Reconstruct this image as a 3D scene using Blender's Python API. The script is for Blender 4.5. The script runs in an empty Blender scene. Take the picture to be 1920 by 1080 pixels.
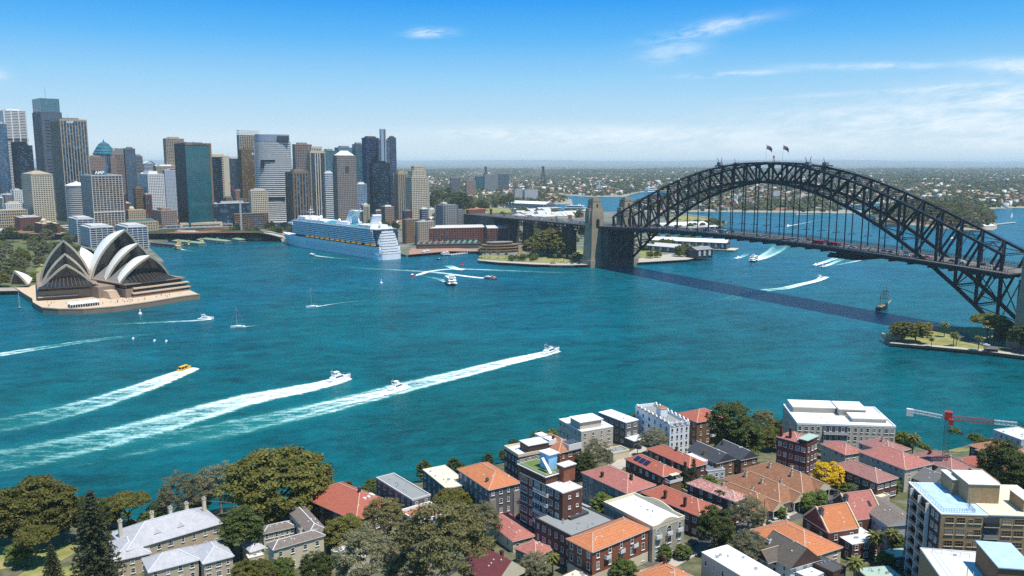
import bpy, math, random
import numpy as np
from mathutils import Vector, Matrix, noise as mnoise
R = math.radians
SC = bpy.context.scene
COL = SC.collection
RNG = random.Random(7)
# ---------------------------------------------------------------- camera
FPX, CAMH = 1550.0, 133.8
TILT = math.atan(234 / 1550.0)
cam_d = bpy.data.cameras.new('camera')
cam = bpy.data.objects.new('camera', cam_d); COL.objects.link(cam)
cam.location = (0, 0, CAMH); cam.rotation_euler = (math.pi / 2 - TILT, 0, 0)
cam_d.sensor_width = 36; cam_d.lens = FPX / 1920 * 36
cam_d.clip_start = 1; cam_d.clip_end = 200000
SC.camera = cam
# ---------------------------------------------------------------- sky and sun
SUN_EL, SUN_AZ = R(69), R(131)          # azimuth clockwise from +Y
SKY_STRENGTH, SUN_STRENGTH = 0.075, 4.6
SC.view_settings.view_transform = 'Standard'; SC.view_settings.look = 'None'
SC.view_settings.exposure = 0.36; SC.view_settings.gamma = 1; SC.view_settings.use_curve_mapping = False
SC.cycles.max_bounces = 6; SC.cycles.diffuse_bounces = 2; SC.cycles.glossy_bounces = 3
SC.cycles.transparent_max_bounces = 12; SC.cycles.volume_bounces = 1; SC.cycles.transmission_bounces = 3
SC.cycles.use_denoising = False; SC.cycles.use_adaptive_sampling = False; SC.cycles.sample_clamp_indirect = 3.0
world = bpy.data.worlds.new('World'); SC.world = world; world.use_nodes = True
class NT:
 """tiny helper to write node trees"""
 def __init__(s, nt): s.nt = nt
 def n(s, t, **k):
  nd = s.nt.nodes.new(t)
  for a, v in k.items():
   if a == 'ins':
    for kk, vv in v.items():
     if isinstance(vv, bpy.types.NodeSocket): s.nt.links.new(vv, nd.inputs[kk])
     else: nd.inputs[kk].default_value = vv
   else: setattr(nd, a, v)
  return nd
 def m(s, op, a, b=None, c=None, clamp=False):
  nd = s.nt.nodes.new('ShaderNodeMath'); nd.operation = op; nd.use_clamp = clamp
  for i, v in enumerate((a, b, c)):
   if v is None: continue
   if isinstance(v, bpy.types.NodeSocket): s.nt.links.new(v, nd.inputs[i])
   else: nd.inputs[i].default_value = v
  return nd.outputs[0]
 def mix(s, f, a, b, mode='MIX'):
  nd = s.nt.nodes.new('ShaderNodeMix'); nd.data_type = 'RGBA'; nd.blend_type = mode
  for k, v in ((0, f), (6, a), (7, b)):
   if isinstance(v, bpy.types.NodeSocket): s.nt.links.new(v, nd.inputs[k])
   else: nd.inputs[k].default_value = (v if k == 0 else (*v[:3], 1))
  return nd.outputs[2]
 def ramp(s, f, stops):
  nd = s.nt.nodes.new('ShaderNodeValToRGB'); e = nd.color_ramp.elements
  while len(e) < len(stops): e.new(0.5)
  for el, (p, c) in zip(e, stops): el.position = p; el.color = (*c[:3], 1) if not isinstance(c, float) else (c, c, c, 1)
  s.nt.links.new(f, nd.inputs[0]); return nd.outputs[0]
 def sep(s, v):
  nd = s.nt.nodes.new('ShaderNodeSeparateXYZ'); s.nt.links.new(v, nd.inputs[0]); return nd.outputs
 def comb(s, x, y, z):
  nd = s.nt.nodes.new('ShaderNodeCombineXYZ')
  for i, v in enumerate((x, y, z)):
   if isinstance(v, bpy.types.NodeSocket): s.nt.links.new(v, nd.inputs[i])
   else: nd.inputs[i].default_value = v
  return nd.outputs[0]
 def noise(s, v, scale, detail=4, rough=.55, dist=0.):
  nd = s.nt.nodes.new('ShaderNodeTexNoise')
  if v is not None: s.nt.links.new(v, nd.inputs['Vector'])
  nd.inputs['Scale'].default_value = scale; nd.inputs['Detail'].default_value = detail
  nd.inputs['Roughness'].default_value = rough; nd.inputs['Distortion'].default_value = dist
  return nd.outputs['Fac']
def lin(r, g, b):
 f = lambda c: (c / 255 / 12.92) if c <= 10 else ((c / 255 + .055) / 1.055) ** 2.4
 return (f(r), f(g), f(b))
def build_world():
 nt = world.node_tree; nt.nodes.clear(); T = NT(nt)
 sky = T.n('ShaderNodeTexSky', sky_type='NISHITA', sun_disc=False, sun_elevation=SUN_EL, sun_rotation=SUN_AZ,
    altitude=100, air_density=1.15, dust_density=0.15, ozone_density=3.0)
 d = T.n('ShaderNodeTexCoord').outputs['Generated']
 x, y, z = T.sep(d)
 az = T.m('MULTIPLY', T.m('ARCTAN2', x, y), 57.2958)
 el = T.m('MULTIPLY', T.m('ARCSINE', z), 57.2958)
 rs = [(0, (.66, .75, .80)), (.016, (.56, .70, .80)), (.035, (.42, .63, .80)), (.062, (.255, .545, .82)), (.09, (.085, .41, .82)), (.118, (.010, .29, .79)), (.3, (.014, .235, .60)), (1, (.02, .19, .42))]
 grade = T.ramp(T.m('DIVIDE', el, 90., clamp=True), rs)
 grade = T.mix(1.0, grade, (.94 / SKY_STRENGTH,) * 3, 'MULTIPLY')
 hs = T.n('ShaderNodeHueSaturation', ins={'Hue': 0.497, 'Saturation': 1.22, 'Value': 1.0, 'Color': sky.outputs[0]})
 v = T.comb(T.m('MULTIPLY', az, 0.16), T.m('ADD', T.m('MULTIPLY', el, 0.62), T.m('MULTIPLY', az, -0.05)), 3.7)
 n1 = T.noise(v, 1.6, 7, .62, .6)
 n2 = T.noise(v, 5.5, 5, .6, .4)
 st = T.m('ADD', T.m('MULTIPLY', n1, .72), T.m('MULTIPLY', n2, .33))
 def blob(a0, e0, wa, we, amp, tilt=0.0):
  da = T.m('DIVIDE', T.m('SUBTRACT', az, a0), wa)
  ee = T.m('SUBTRACT', T.m('SUBTRACT', el, e0), T.m('MULTIPLY', T.m('SUBTRACT', az, a0), tilt))
  de = T.m('DIVIDE', ee, we)
  r2 = T.m('ADD', T.m('MULTIPLY', da, da), T.m('MULTIPLY', de, de))
  return T.m('MULTIPLY', T.m('EXPONENT', T.m('MULTIPLY', r2, -1.0)), amp)
 tot = None
 for b in ((33, 3.6, 7, 1.0, 1.0, -.03), (26, 2.5, 9, .8, .8, -.05), (10, 1.95, 13, .5, .70, -.01), (4, 1.6, 6, .3, .55, 0), (-2, 2.0, 3, .3, .5, 0),
    (12.8, 8.6, 3.2, .42, .78, .16), (10.6, 7.2, 1.7, .55, .66, .12), (-5.6, 8.55, 1.35, .27, 1.0, .02), (-32.2, 5.35, 1.2, .45, .9, -.3), (14.5, 5.75, 2.8, .18, .75, .03),
    (23, 5.95, 4.5, .2, .62, -.03), (31.5, 5.5, 2.6, .38, .95, -.09), (24, 4.4, 6, .14, .5, .03), (-14, 1.5, 8, .5, .25, 0), (34, 1.2, 9, .5, .5, 0), (16, 1.1, 12, .35, .5, 0)):
  o = blob(*b); tot = o if tot is None else T.m('ADD', tot, o)
 cl = T.m('MULTIPLY', tot, T.m('MULTIPLY', T.m('SUBTRACT', st, .40), 4.4, clamp=True), clamp=True)
 col = T.mix(.9, hs.outputs[0], grade)
 col = T.mix(T.m('MULTIPLY', cl, .9), col, (.78 / SKY_STRENGTH, .83 / SKY_STRENGTH, .87 / SKY_STRENGTH))
 bg = T.n('ShaderNodeBackground', ins={'Color': col, 'Strength': SKY_STRENGTH})
 out = T.n('ShaderNodeOutputWorld'); nt.links.new(bg.outputs[0], out.inputs[0])
build_world()
sun_d = bpy.data.lights.new('sun', 'SUN'); sun_d.energy = SUN_STRENGTH; sun_d.angle = R(.5); sun_d.color = (1, .95, .86)
sun = bpy.data.objects.new('sun', sun_d); COL.objects.link(sun)
SDIR = Vector((math.sin(SUN_AZ) * math.cos(SUN_EL), math.cos(SUN_AZ) * math.cos(SUN_EL), math.sin(SUN_EL)))
sun.rotation_euler = SDIR.to_track_quat('Z', 'Y').to_euler(); sun.location = (0, 0, 600)
# ---------------------------------------------------------------- where things stand
_c, _s = math.cos(TILT), math.sin(TILT)
def at(px, py, z=0.0):
 "point of the level z that the photograph shows at this pixel"
 x = (px - 960) / FPX; y = -(py - 540) / FPX
 Y = _c + _s * y; Z = -_s + _c * y; t = (z - CAMH) / Z
 return Vector((x * t, Y * t, z))
def aty(px, py, Y):
 "point at depth Y"
 x = (px - 960) / FPX; y = -(py - 540) / FPX
 t = Y / (_c + _s * y)
 return Vector((x * t, Y, CAMH + (-_s + _c * y) * t))
def pix(p):
 Z = p[2] - CAMH; d = p[1] * _c - Z * _s; u = p[1] * _s + Z * _c
 return 960 + FPX * p[0] / d, 540 - FPX * u / d
# ---------------------------------------------------------------- mesh building
class MB:
 def __init__(s): s.v = []; s.f = []; s.mi = []; s.cur = 0
 def add(s, vs, fs):
  o = len(s.v); s.v.extend([tuple(p) for p in vs])
  for f in fs: s.f.append(tuple(o + i for i in f)); s.mi.append(s.cur)
  return s
 def box(s, x0, x1, y0, y1, z0, z1):
  return s.add([(x0, y0, z0), (x1, y0, z0), (x1, y1, z0), (x0, y1, z0), (x0, y0, z1), (x1, y0, z1), (x1, y1, z1), (x0, y1, z1)],
      [(0, 3, 2, 1), (4, 5, 6, 7), (0, 1, 5, 4), (1, 2, 6, 5), (2, 3, 7, 6), (3, 0, 4, 7)])
 def obox(s, c, ax, ay, az):
  "box from centre and three half axes"
  c = Vector(c); ax = Vector(ax); ay = Vector(ay); az = Vector(az)
  vs = [c + a * ax + b * ay + d * az for d in (-1, 1) for a, b in ((-1, -1), (1, -1), (1, 1), (-1, 1))]
  return s.add(vs, [(0, 3, 2, 1), (4, 5, 6, 7), (0, 1, 5, 4), (1, 2, 6, 5), (2, 3, 7, 6), (3, 0, 4, 7)])
 def bar(s, p, q, w, h=None, up=(0, 0, 1)):
  p = Vector(p); q = Vector(q); d = q - p; L = d.length
  if L < 1e-6: return s
  d /= L; u = Vector(up)
  if abs(d.dot(u)) > .98: u = Vector((1, 0, 0))
  a = d.cross(u).normalized(); b = a.cross(d)
  h = w if h is None else h
  return s.obox((p + q) / 2, a * w / 2, d * L / 2, b * h / 2)
 def prism(s, poly, z0, z1, cap=True, bottom=False):
  n = len(poly); P = [Vector((p[0], p[1], 0)) for p in poly]
  A = sum(P[i].x * P[(i + 1) % n].y - P[(i + 1) % n].x * P[i].y for i in range(n))
  if A < 0: P.reverse()
  vs = [(p.x, p.y, z0) for p in P] + [(p.x, p.y, z1) for p in P]
  fs = [(i, (i + 1) % n, n + (i + 1) % n, n + i) for i in range(n)]
  if cap: fs.append(tuple(range(n, 2 * n)))
  if bottom: fs.append(tuple(range(n - 1, -1, -1)))
  return s.add(vs, fs)
 def loft(s, rings, cap0=True, cap1=True, close=True):
  n = len(rings[0]); vs = [p for r in rings for p in r]; fs = []
  for k in range(len(rings) - 1):
   for i in range(n if close else n - 1):
    j = (i + 1) % n
    fs.append((k * n + i, k * n + j, (k + 1) * n + j, (k + 1) * n + i))
  if cap0: fs.append(tuple(range(n - 1, -1, -1)))
  if cap1: fs.append(tuple((len(rings) - 1) * n + i for i in range(n)))
  return s.add(vs, fs)
 def cyl(s, p, q, r0, r1=None, n=8, cap=True):
  p = Vector(p); q = Vector(q); r1 = r0 if r1 is None else r1
  d = (q - p).normalized(); u = Vector((0, 0, 1)) if abs(d.z) < .9 else Vector((1, 0, 0))
  a = d.cross(u).normalized(); b = d.cross(a)
  ring = lambda c, r: [c + a * (r * math.cos(2 * math.pi * i / n)) - b * (r * math.sin(2 * math.pi * i / n)) for i in range(n)]
  return s.loft([ring(p, r0), ring(q, r1)], cap, cap)
 def lathe(s, prof, n=16, c=(0, 0, 0)):
  rings = [[(c[0] + r * math.cos(2 * math.pi * i / n), c[1] + r * math.sin(2 * math.pi * i / n), c[2] + z) for i in range(n)] for r, z in prof]
  return s.loft(rings)
 def quad(s, a, b, c, d): return s.add([a, b, c, d], [(0, 1, 2, 3)])
 def tri(s, a, b, c): return s.add([a, b, c], [(0, 1, 2)])
 def mesh(s, name, mats, smooth=False):
  me = bpy.data.meshes.new(name); me.from_pydata(s.v, [], s.f)
  mats = mats if isinstance(mats, (list, tuple)) else [mats]
  for m in mats: me.materials.append(m)
  if len(mats) > 1: me.polygons.foreach_set('material_index', s.mi)
  if smooth: me.polygons.foreach_set('use_smooth', [True] * len(s.f))
  me.update(); return me
 def build(s, name, mats, parent=None, smooth=False, loc=None):
  return put(s.mesh(name, mats, smooth), name, parent, loc)
def put(me, name, parent=None, loc=None, rz=0.0, sc=None):
 o = bpy.data.objects.new(name, me); COL.objects.link(o)
 if parent is not None: o.parent = parent
 if loc is not None: o.location = loc
 if rz: o.rotation_euler = (0, 0, rz)
 if sc is not None: o.scale = sc if isinstance(sc, (tuple, list)) else (sc, sc, sc)
 return o
def tag(o, label=None, cat=None, group=None, kind=None):
 if label: o['label'] = label
 if cat: o['category'] = cat
 if group: o['group'] = group
 if kind: o['kind'] = kind
 return o
def thing(name, label, cat, loc=(0, 0, 0), rz=0.0, group=None):
 o = bpy.data.objects.new(name, None); COL.objects.link(o); o.location = loc; o.rotation_euler = (0, 0, rz)
 o.empty_display_size = 1
 return tag(o, label, cat, group)
def copy_tree(o, parent=None, kids=None):
 c = o.copy(); COL.objects.link(c)
 if parent is not None: c.parent = parent
 for ch in o.children: copy_tree(ch, c)
 return c
def np_mesh(name, V, F, mats, mi=None, smooth=False, attr=None):
 "V (n,3); F (m,k) all polygons with k corners"
 me = bpy.data.meshes.new(name); V = np.asarray(V, np.float32); F = np.asarray(F, np.int32); k = F.shape[1]
 me.vertices.add(len(V)); me.vertices.foreach_set('co', V.ravel())
 me.loops.add(F.size); me.loops.foreach_set('vertex_index', F.ravel())
 me.polygons.add(len(F)); me.polygons.foreach_set('loop_start', np.arange(0, F.size, k, dtype=np.int32))
 me.polygons.foreach_set('loop_total', np.full(len(F), k, np.int32))
 for m in (mats if isinstance(mats, (list, tuple)) else [mats]): me.materials.append(m)
 if mi is not None: me.polygons.foreach_set('material_index', np.asarray(mi, np.int32))
 if smooth: me.polygons.foreach_set('use_smooth', np.ones(len(F), bool))
 if attr is not None:
  a = me.attributes.new('tone', 'FLOAT', 'FACE'); a.data.foreach_set('value', np.asarray(attr, np.float32))
 me.update(calc_edges=True); return me
# ---------------------------------------------------------------- materials
_mats = {}
def mat(name, col, rough=.7, var=.25, scale=.6, metal=0.0, lines=None, rnd=0.0, spec=.4, col2=None, streak=None, bump=0.0):
 """plain weathered surface: colour, blotchy variation, optional tile rows (lines = (axis, period, strength)),
 rnd = variation from object to object, col2 = second colour mixed in blotches"""
 if name in _mats: return _mats[name]
 m = bpy.data.materials.new(name); m.use_nodes = True; nt = m.node_tree; nt.nodes.clear(); T = NT(nt)
 oc = T.n('ShaderNodeTexCoord').outputs['Object']
 f = T.noise(oc, scale, 5, .6)
 f2 = T.noise(oc, scale * 7.3, 3, .6)
 k = T.m('ADD', T.m('MULTIPLY', T.m('SUBTRACT', f, .5), 2 * var), T.m('MULTIPLY', T.m('SUBTRACT', f2, .5), 1.3 * var))
 k = T.m('ADD', k, 1.0)
 if rnd:
  oi = T.n('ShaderNodeObjectInfo')
  k = T.m('ADD', k, T.m('MULTIPLY', T.m('SUBTRACT', oi.outputs['Random'], .5), 2 * rnd))
 if lines:
  ax, per, stg = lines
  c = T.sep(oc)['XYZ'.index(ax)]
  w = T.m('FRACT', T.m('DIVIDE', c, per))
  k = T.m('MULTIPLY', k, T.m('SUBTRACT', 1.0, T.m('MULTIPLY', T.m('LESS_THAN', w, .22), stg)))
 if streak:
  sx, sy, sz = T.sep(oc)
  sv = T.comb(T.m('MULTIPLY', sx, 1.0), sy, T.m('MULTIPLY', sz, .06))
  k = T.m('MULTIPLY', k, T.m('ADD', 1 - streak * .5, T.m('MULTIPLY', T.noise(sv, 1.1, 4), streak)))
 base = (*col, 1)
 if col2: c0 = T.mix(T.m('MULTIPLY', T.m('SUBTRACT', T.noise(oc, scale * 2.1, 5, .65), .42), 6, clamp=True), col, col2)
 else: c0 = T.n('ShaderNodeRGB').outputs[0]; c0.default_value = base
 c = T.mix(1.0, c0, T.comb(k, k, k), 'MULTIPLY')
 b = T.n('ShaderNodeBsdfPrincipled', ins={'Base Color': c, 'Roughness': rough, 'Metallic': metal, 'Specular IOR Level': spec})
 if bump:
  bp = T.n('ShaderNodeBump', ins={'Strength': bump, 'Distance': .1, 'Height': f2}); nt.links.new(bp.outputs[0], b.inputs['Normal'])
 o = T.n('ShaderNodeOutputMaterial'); nt.links.new(b.outputs[0], o.inputs[0])
 _mats[name] = m; return m
def glass_mat(name, col, rough=.12, rnd=.6, light=(.30, .29, .26), share=.25, metal=0.0, cells=None, spec=.6):
 "window glass: dark and reflective, some panes with pale curtains; cells = (w,h) varies the tone from bay to bay"
 if name in _mats: return _mats[name]
 m = bpy.data.materials.new(name); m.use_nodes = True; nt = m.node_tree; nt.nodes.clear(); T = NT(nt)
 if cells:
  x, y, z = T.sep(T.n('ShaderNodeTexCoord').outputs['Object'])
  v = T.comb(T.m('FLOOR', T.m('DIVIDE', T.m('ADD', x, y), cells[0])), T.m('FLOOR', T.m('DIVIDE', T.m('SUBTRACT', x, y), cells[0])), T.m('FLOOR', T.m('DIVIDE', z, cells[1])))
  rn = T.n('ShaderNodeTexWhiteNoise', noise_dimensions='3D', ins={'Vector': v}).outputs['Value']
 else: rn = T.n('ShaderNodeObjectInfo').outputs['Random']
 k = T.m('ADD', 1 - rnd * .5, T.m('MULTIPLY', rn, rnd))
 c = T.mix(1.0, col, T.comb(k, k, k), 'MULTIPLY')
 if share: c = T.mix(T.m('MULTIPLY', T.m('GREATER_THAN', rn, 1 - share), .7), c, light)
 b = T.n('ShaderNodeBsdfPrincipled', ins={'Base Color': c, 'Roughness': rough, 'Metallic': metal, 'Specular IOR Level': spec})
 o = T.n('ShaderNodeOutputMaterial'); nt.links.new(b.outputs[0], o.inputs[0])
 _mats[name] = m; return m
# ---------------------------------------------------------------- water
def water_mat():
 m = bpy.data.materials.new('harbour_water'); m.use_nodes = True; nt = m.node_tree; nt.nodes.clear(); T = NT(nt)
 g = T.n('ShaderNodeNewGeometry').outputs['Position']
 x, y, z = T.sep(g)
 a = R(-12)
 xr = T.m('ADD', T.m('MULTIPLY', x, math.cos(a)), T.m('MULTIPLY', y, -math.sin(a)))
 yr = T.m('ADD', T.m('MULTIPLY', x, math.sin(a)), T.m('MULTIPLY', y, math.cos(a)))
 big = T.noise(g, .0026, 4, .55, .8)
 mid = T.noise(T.comb(T.m('MULTIPLY', xr, .010), T.m('MULTIPLY', yr, .026), 1.0), 1.0, 5, .6, .5)
 rip = T.noise(T.comb(T.m('MULTIPLY', xr, .05), T.m('MULTIPLY', yr, .085), 0.0), 1.0, 9, .74, .5)
 rip2 = T.noise(T.comb(T.m('MULTIPLY', xr, .30), T.m('MULTIPLY', yr, .95), 4.0), 1.0, 4, .65, .3)
 near = T.m('MULTIPLY', T.m('SUBTRACT', 1150., y), .00125, clamp=True)  # greener near, bluer far: sky reflection mixed into the base colour
 t = T.m('ADD', T.m('MULTIPLY', near, .55), T.m('MULTIPLY', T.m('SUBTRACT', big, .40), 1.7), clamp=True)
 c = T.mix(t, (.0004, .087, .138), (.0003, .081, .070))
 k = T.m('MAXIMUM', .25, T.m('ADD', 1.0, T.m('ADD', T.m('ADD', T.m('MULTIPLY', T.m('SUBTRACT', mid, .5), 1.2), T.m('MULTIPLY', T.m('SUBTRACT', T.noise(g, .0065, 3, .5, 1.2), .5), .75)), T.m('MULTIPLY', T.m('SUBTRACT', T.m('ADD', T.m('MULTIPLY', rip, .72), T.m('MULTIPLY', rip2, .28)), .5), 3.4))))  # light and dark of the ripples multiplied into the base colour
 c = T.mix(1.0, c, T.comb(k, k, k), 'MULTIPLY')
 wc = T.noise(T.comb(T.m('MULTIPLY', xr, .055), T.m('MULTIPLY', yr, .17), 9.0), 1.0, 7, .72, .2)
 wm = T.m('MULTIPLY', T.m('MULTIPLY', T.m('SUBTRACT', wc, .745), 26, clamp=True), T.m('GREATER_THAN', T.noise(g, .013, 2), .53))
 c = T.mix(T.m('MULTIPLY', wm, .7), c, (.55, .62, .6))
 h = T.m('ADD', T.m('MULTIPLY', rip, 1.3), T.m('MULTIPLY', rip2, .45))
 bp = T.n('ShaderNodeBump', ins={'Strength': .55, 'Distance': 1.0, 'Height': h})
 b = T.n('ShaderNodeBsdfPrincipled', ins={'Base Color': c, 'Roughness': .28, 'IOR': 1.33, 'Specular IOR Level': .12, 'Normal': bp.outputs[0]})
 o = T.n('ShaderNodeOutputMaterial'); nt.links.new(b.outputs[0], o.inputs[0]); return m
WATER = MB().quad((-60000, -3000, 0), (60000, -3000, 0), (60000, 90000, 0), (-60000, 90000, 0)).build('water', water_mat())
tag(WATER, kind='structure', label='teal harbour water ruffled by wind')
M_STONE = mat('sea_wall_stone', (.26, .22, .17), .9, .3, .3, streak=.4)
M_GRASS = mat('lawn_grass', (.165, .19, .045), .9, .3, .05, col2=(.30, .26, .095))
M_PAVE = mat('paving', (.33, .29, .25), .85, .2, .08)
M_ASPH = mat('asphalt', (.085, .085, .088), .85, .2, .15)
M_CITYG = mat('city_ground', (.20, .19, .175), .9, .4, .02, col2=(.10, .12, .06))
M_SAND = mat('sandstone', (.46, .36, .23), .85, .22, .3)
M_PATH = mat('footpath', (.42, .38, .32), .85, .15, .2)
def land(name, px, z, mats, base=-2.0, extra=(), label=None):
 P = [at(x, y, 0) for x, y in px] + [Vector((e[0], e[1], 0)) for e in extra]
 b = MB(); b.prism([(p.x, p.y) for p in P], base, z); b.mi[-1] = 0; b.mi[:-1] = [1] * (len(b.mi) - 1)
 o = b.build(name, [mats, M_STONE]); return tag(o, kind='structure', label=label)
land('south_shore_ground', [(-330, 556), (28, 549), (95, 546), (190, 528), (308, 494), (278, 466), (288, 455), (380, 448), (480, 442.5), (513, 442.5), (531, 442), (700, 468), (762, 482),
  (766, 480.5), (787, 476), (839, 472), (900, 472.5), (909, 477), (900, 484), (896, 490), (930, 494.5), (1000, 498), (1140, 498), (1205, 494), (1292, 488), (1320, 484), (1318, 474), (1290, 462),
  (1330, 452), (1225, 443), (1240, 432), (1330, 428), (1366, 420), (1330, 409), (1287, 402.5), (1240, 399), (1100, 399), (1013, 396), (955, 392.5)],
  3.2, M_CITYG, extra=((-130, 3000), (-2600, 3000), (-2600, 900)))
def sheet(name, px, z, m, base=None, label=None, kind='structure', flat=True):
 P = [at(x, y, z) for x, y in px]
 b = MB(); b.prism([(p.x, p.y) for p in P], z - .25 if base is None else base, z)
 return tag(b.build(name, m), kind=kind, label=label)
sheet('point_lawn', [(897, 481), (905, 478), (960, 479), (1040, 470), (1090, 468), (1140, 488), (1128, 492), (1060, 493), (1000, 491.5), (940, 488.5), (906, 486)], 3.7, M_GRASS)
sheet('foreshore_path', [(895, 486), (906, 486.6), (940, 489), (1000, 492), (1060, 493.6), (1135, 492.5), (1139, 495.5), (1060, 497), (1000, 495.5), (930, 491.5), (897, 488)], 3.75, M_PATH)
sheet('quayside_paving', [(766, 477.5), (840, 471), (905, 471), (900, 468), (840, 464), (770, 466)], 3.9, mat('brick_paving', (.36, .20, .14), .85, .2, .1))
sheet('wharf_road', [(1195, 492), (1290, 486.5), (1312, 482), (1310, 477), (1260, 476), (1200, 482)], 3.6, M_PATH)
sheet('reserve_lawn', [(1200, 484), (1240, 481), (1245, 475), (1230, 470), (1195, 470)], 3.75, M_GRASS)
sheet('headland_lawn', [(1250, 429), (1310, 425), (1358, 420), (1326, 410), (1288, 404.5), (1255, 404)], 6.0, M_GRASS, base=2)
sheet('observatory_lawn', [(860, 402), (960, 398), (955, 391), (900, 388), (862, 392)], 12, M_GRASS, base=2)
sheet('garden_lawn', [(-300, 549), (20, 541), (60, 538), (96, 505), (92, 470), (110, 440), (60, 425), (-300, 425)], 3.6, mat('garden_ground', (.10, .115, .035), .9, .3, .03))
sheet('garden_clearing', [(62, 512), (84, 514), (90, 499), (78, 494)], 4.1, M_GRASS)
sheet('forecourt_paving', [(-300, 551), (32, 545), (95, 544), (190, 526), (240, 508), (130, 515), (75, 533), (30, 539), (-300, 543)], 4.4, M_PAVE)
# ---------------------------------------------------------------- the far shore and the plain to the horizon
W_POLY = [
 [(950, 391), (961, 393), (1013, 396), (1100, 399), (1190, 400), (1187, 389), (1183, 384), (1200, 379), (1240, 373), (1262, 366), (1275, 359), (1235, 358), (1195, 361), (1179, 366), (1172, 369), (1100, 368.5),
 (1060, 366), (1037, 364.5), (1030, 368), (1040, 372), (1073, 374), (1074, 382), (1024, 383.5), (1020, 386), (943, 384)],
 [(1100, 399), (1240, 397.5), (1290, 396.5), (1400, 397.5), (1540, 399), (1625, 401), (1666, 411), (1700, 421), (1760, 427), (1830, 433), (1866, 431), (1869, 424), (1862, 410), (1849, 399), (1846, 392),
 (1900, 389.5), (2000, 389), (2700, 386), (3200, 700), (300, 700), (560, 420), (700, 400), (955, 393)],
 [(1560, 389), (1640, 381.5), (1700, 379), (1728, 381.5), (1728, 388.5), (1690, 393), (1640, 395), (1590, 396)],
 [(1040, 358), (1075, 356), (1120, 358), (1118, 361), (1060, 362)],
]
def inpoly(px, py, poly):
 r = np.zeros(px.shape, bool); n = len(poly); j = n - 1
 for i in range(n):
  xi, yi = poly[i]; xj, yj = poly[j]
  cnd = ((yi > py) != (yj > py)) & (px < (xj - xi) * (py - yi) / (yj - yi + 1e-12) + xi)
  r ^= cnd; j = i
 return r
def np_pix(X, Y, Z):
 Z = Z - CAMH; d = Y * _c - Z * _s; u = Y * _s + Z * _c
 return 960 + FPX * X / d, 540 - FPX * u / d
GY = 1420 * (48000 / 1420.) ** (np.arange(330) / 329.)
GT = np.linspace(-1.05, 1.05, 760)        # X / Y
gX = GT[None, :] * GY[:, None]; gYY = np.repeat(GY[:, None], len(GT), 1)
gpx, gpy = np_pix(gX, gYY, np.zeros_like(gX))
gl = np.ones(gX.shape, bool)
for w in W_POLY: gl &= ~inpoly(gpx, gpy, w)
def blur(a, n, k):
 for _ in range(n):
  for ax in (0, 1):
   p = np.pad(a, [(k, k) if q == ax else (0, 0) for q in (0, 1)], mode='edge')
   c = np.cumsum(p, ax); c = np.concatenate([np.zeros_like(np.take(c, [0], ax)), c], ax)
   L = a.shape[ax]
   a = (np.take(c, np.arange(2 * k + 1, 2 * k + 1 + L), ax) - np.take(c, np.arange(0, L), ax)) / (2 * k + 1)
 return a
glf = gl.astype(float)
ramp = np.clip((blur(glf, 2, 7) - .45) / .55, 0, 1)
def vnoise(x, y, seed=0):
 def h(i, j): 
  n = np.sin(i * 127.1 + j * 311.7 + seed * 74.7) * 43758.5453; return n - np.floor(n)
 xi = np.floor(x); yi = np.floor(y); fx = x - xi; fy = y - yi; fx = fx * fx * (3 - 2 * fx); fy = fy * fy * (3 - 2 * fy)
 return (h(xi, yi) * (1 - fx) + h(xi + 1, yi) * fx) * (1 - fy) + (h(xi, yi + 1) * (1 - fx) + h(xi + 1, yi + 1) * fx) * fy
def fbm(x, y, seed=0, o=4):
 t = 0; a = 1; s = 0
 for k in range(o): t = t + a * vnoise(x * 2 ** k, y * 2 ** k, seed + k); s += a; a *= .5
 return t / s
hills = fbm(gX / 900, gYY / 900, 3)
gh = 3.0 + ramp * (6 + 44 * np.clip(hills - .22, 0, 1)) 
far = np.clip((gYY - 22000) / 22000, 0, 1)
gh += far ** 1.5 * (110 + 260 * fbm(gX / 7000, gYY / 9000, 9)) + np.clip((gYY - 6000) / 9000, 0, 1) * 25 * fbm(gX / 2500, gYY / 2500, 5)
gh = np.where(blur(glf, 1, 1) > .5, gh, -3.0)
def ground_far(X, Y):
 i = np.log(Y / 1420.) / math.log(48000 / 1420.) * 329; j = (X / Y + 1.05) / 2.1 * 759
 i = np.clip(i, 0, 328.99); j = np.clip(j, 0, 758.99); i0 = i.astype(int); j0 = j.astype(int); a = i - i0; b = j - j0
 return (gh[i0, j0] * (1 - b) + gh[i0, j0 + 1] * b) * (1 - a) + (gh[i0 + 1, j0] * (1 - b) + gh[i0 + 1, j0 + 1] * b) * a
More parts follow.
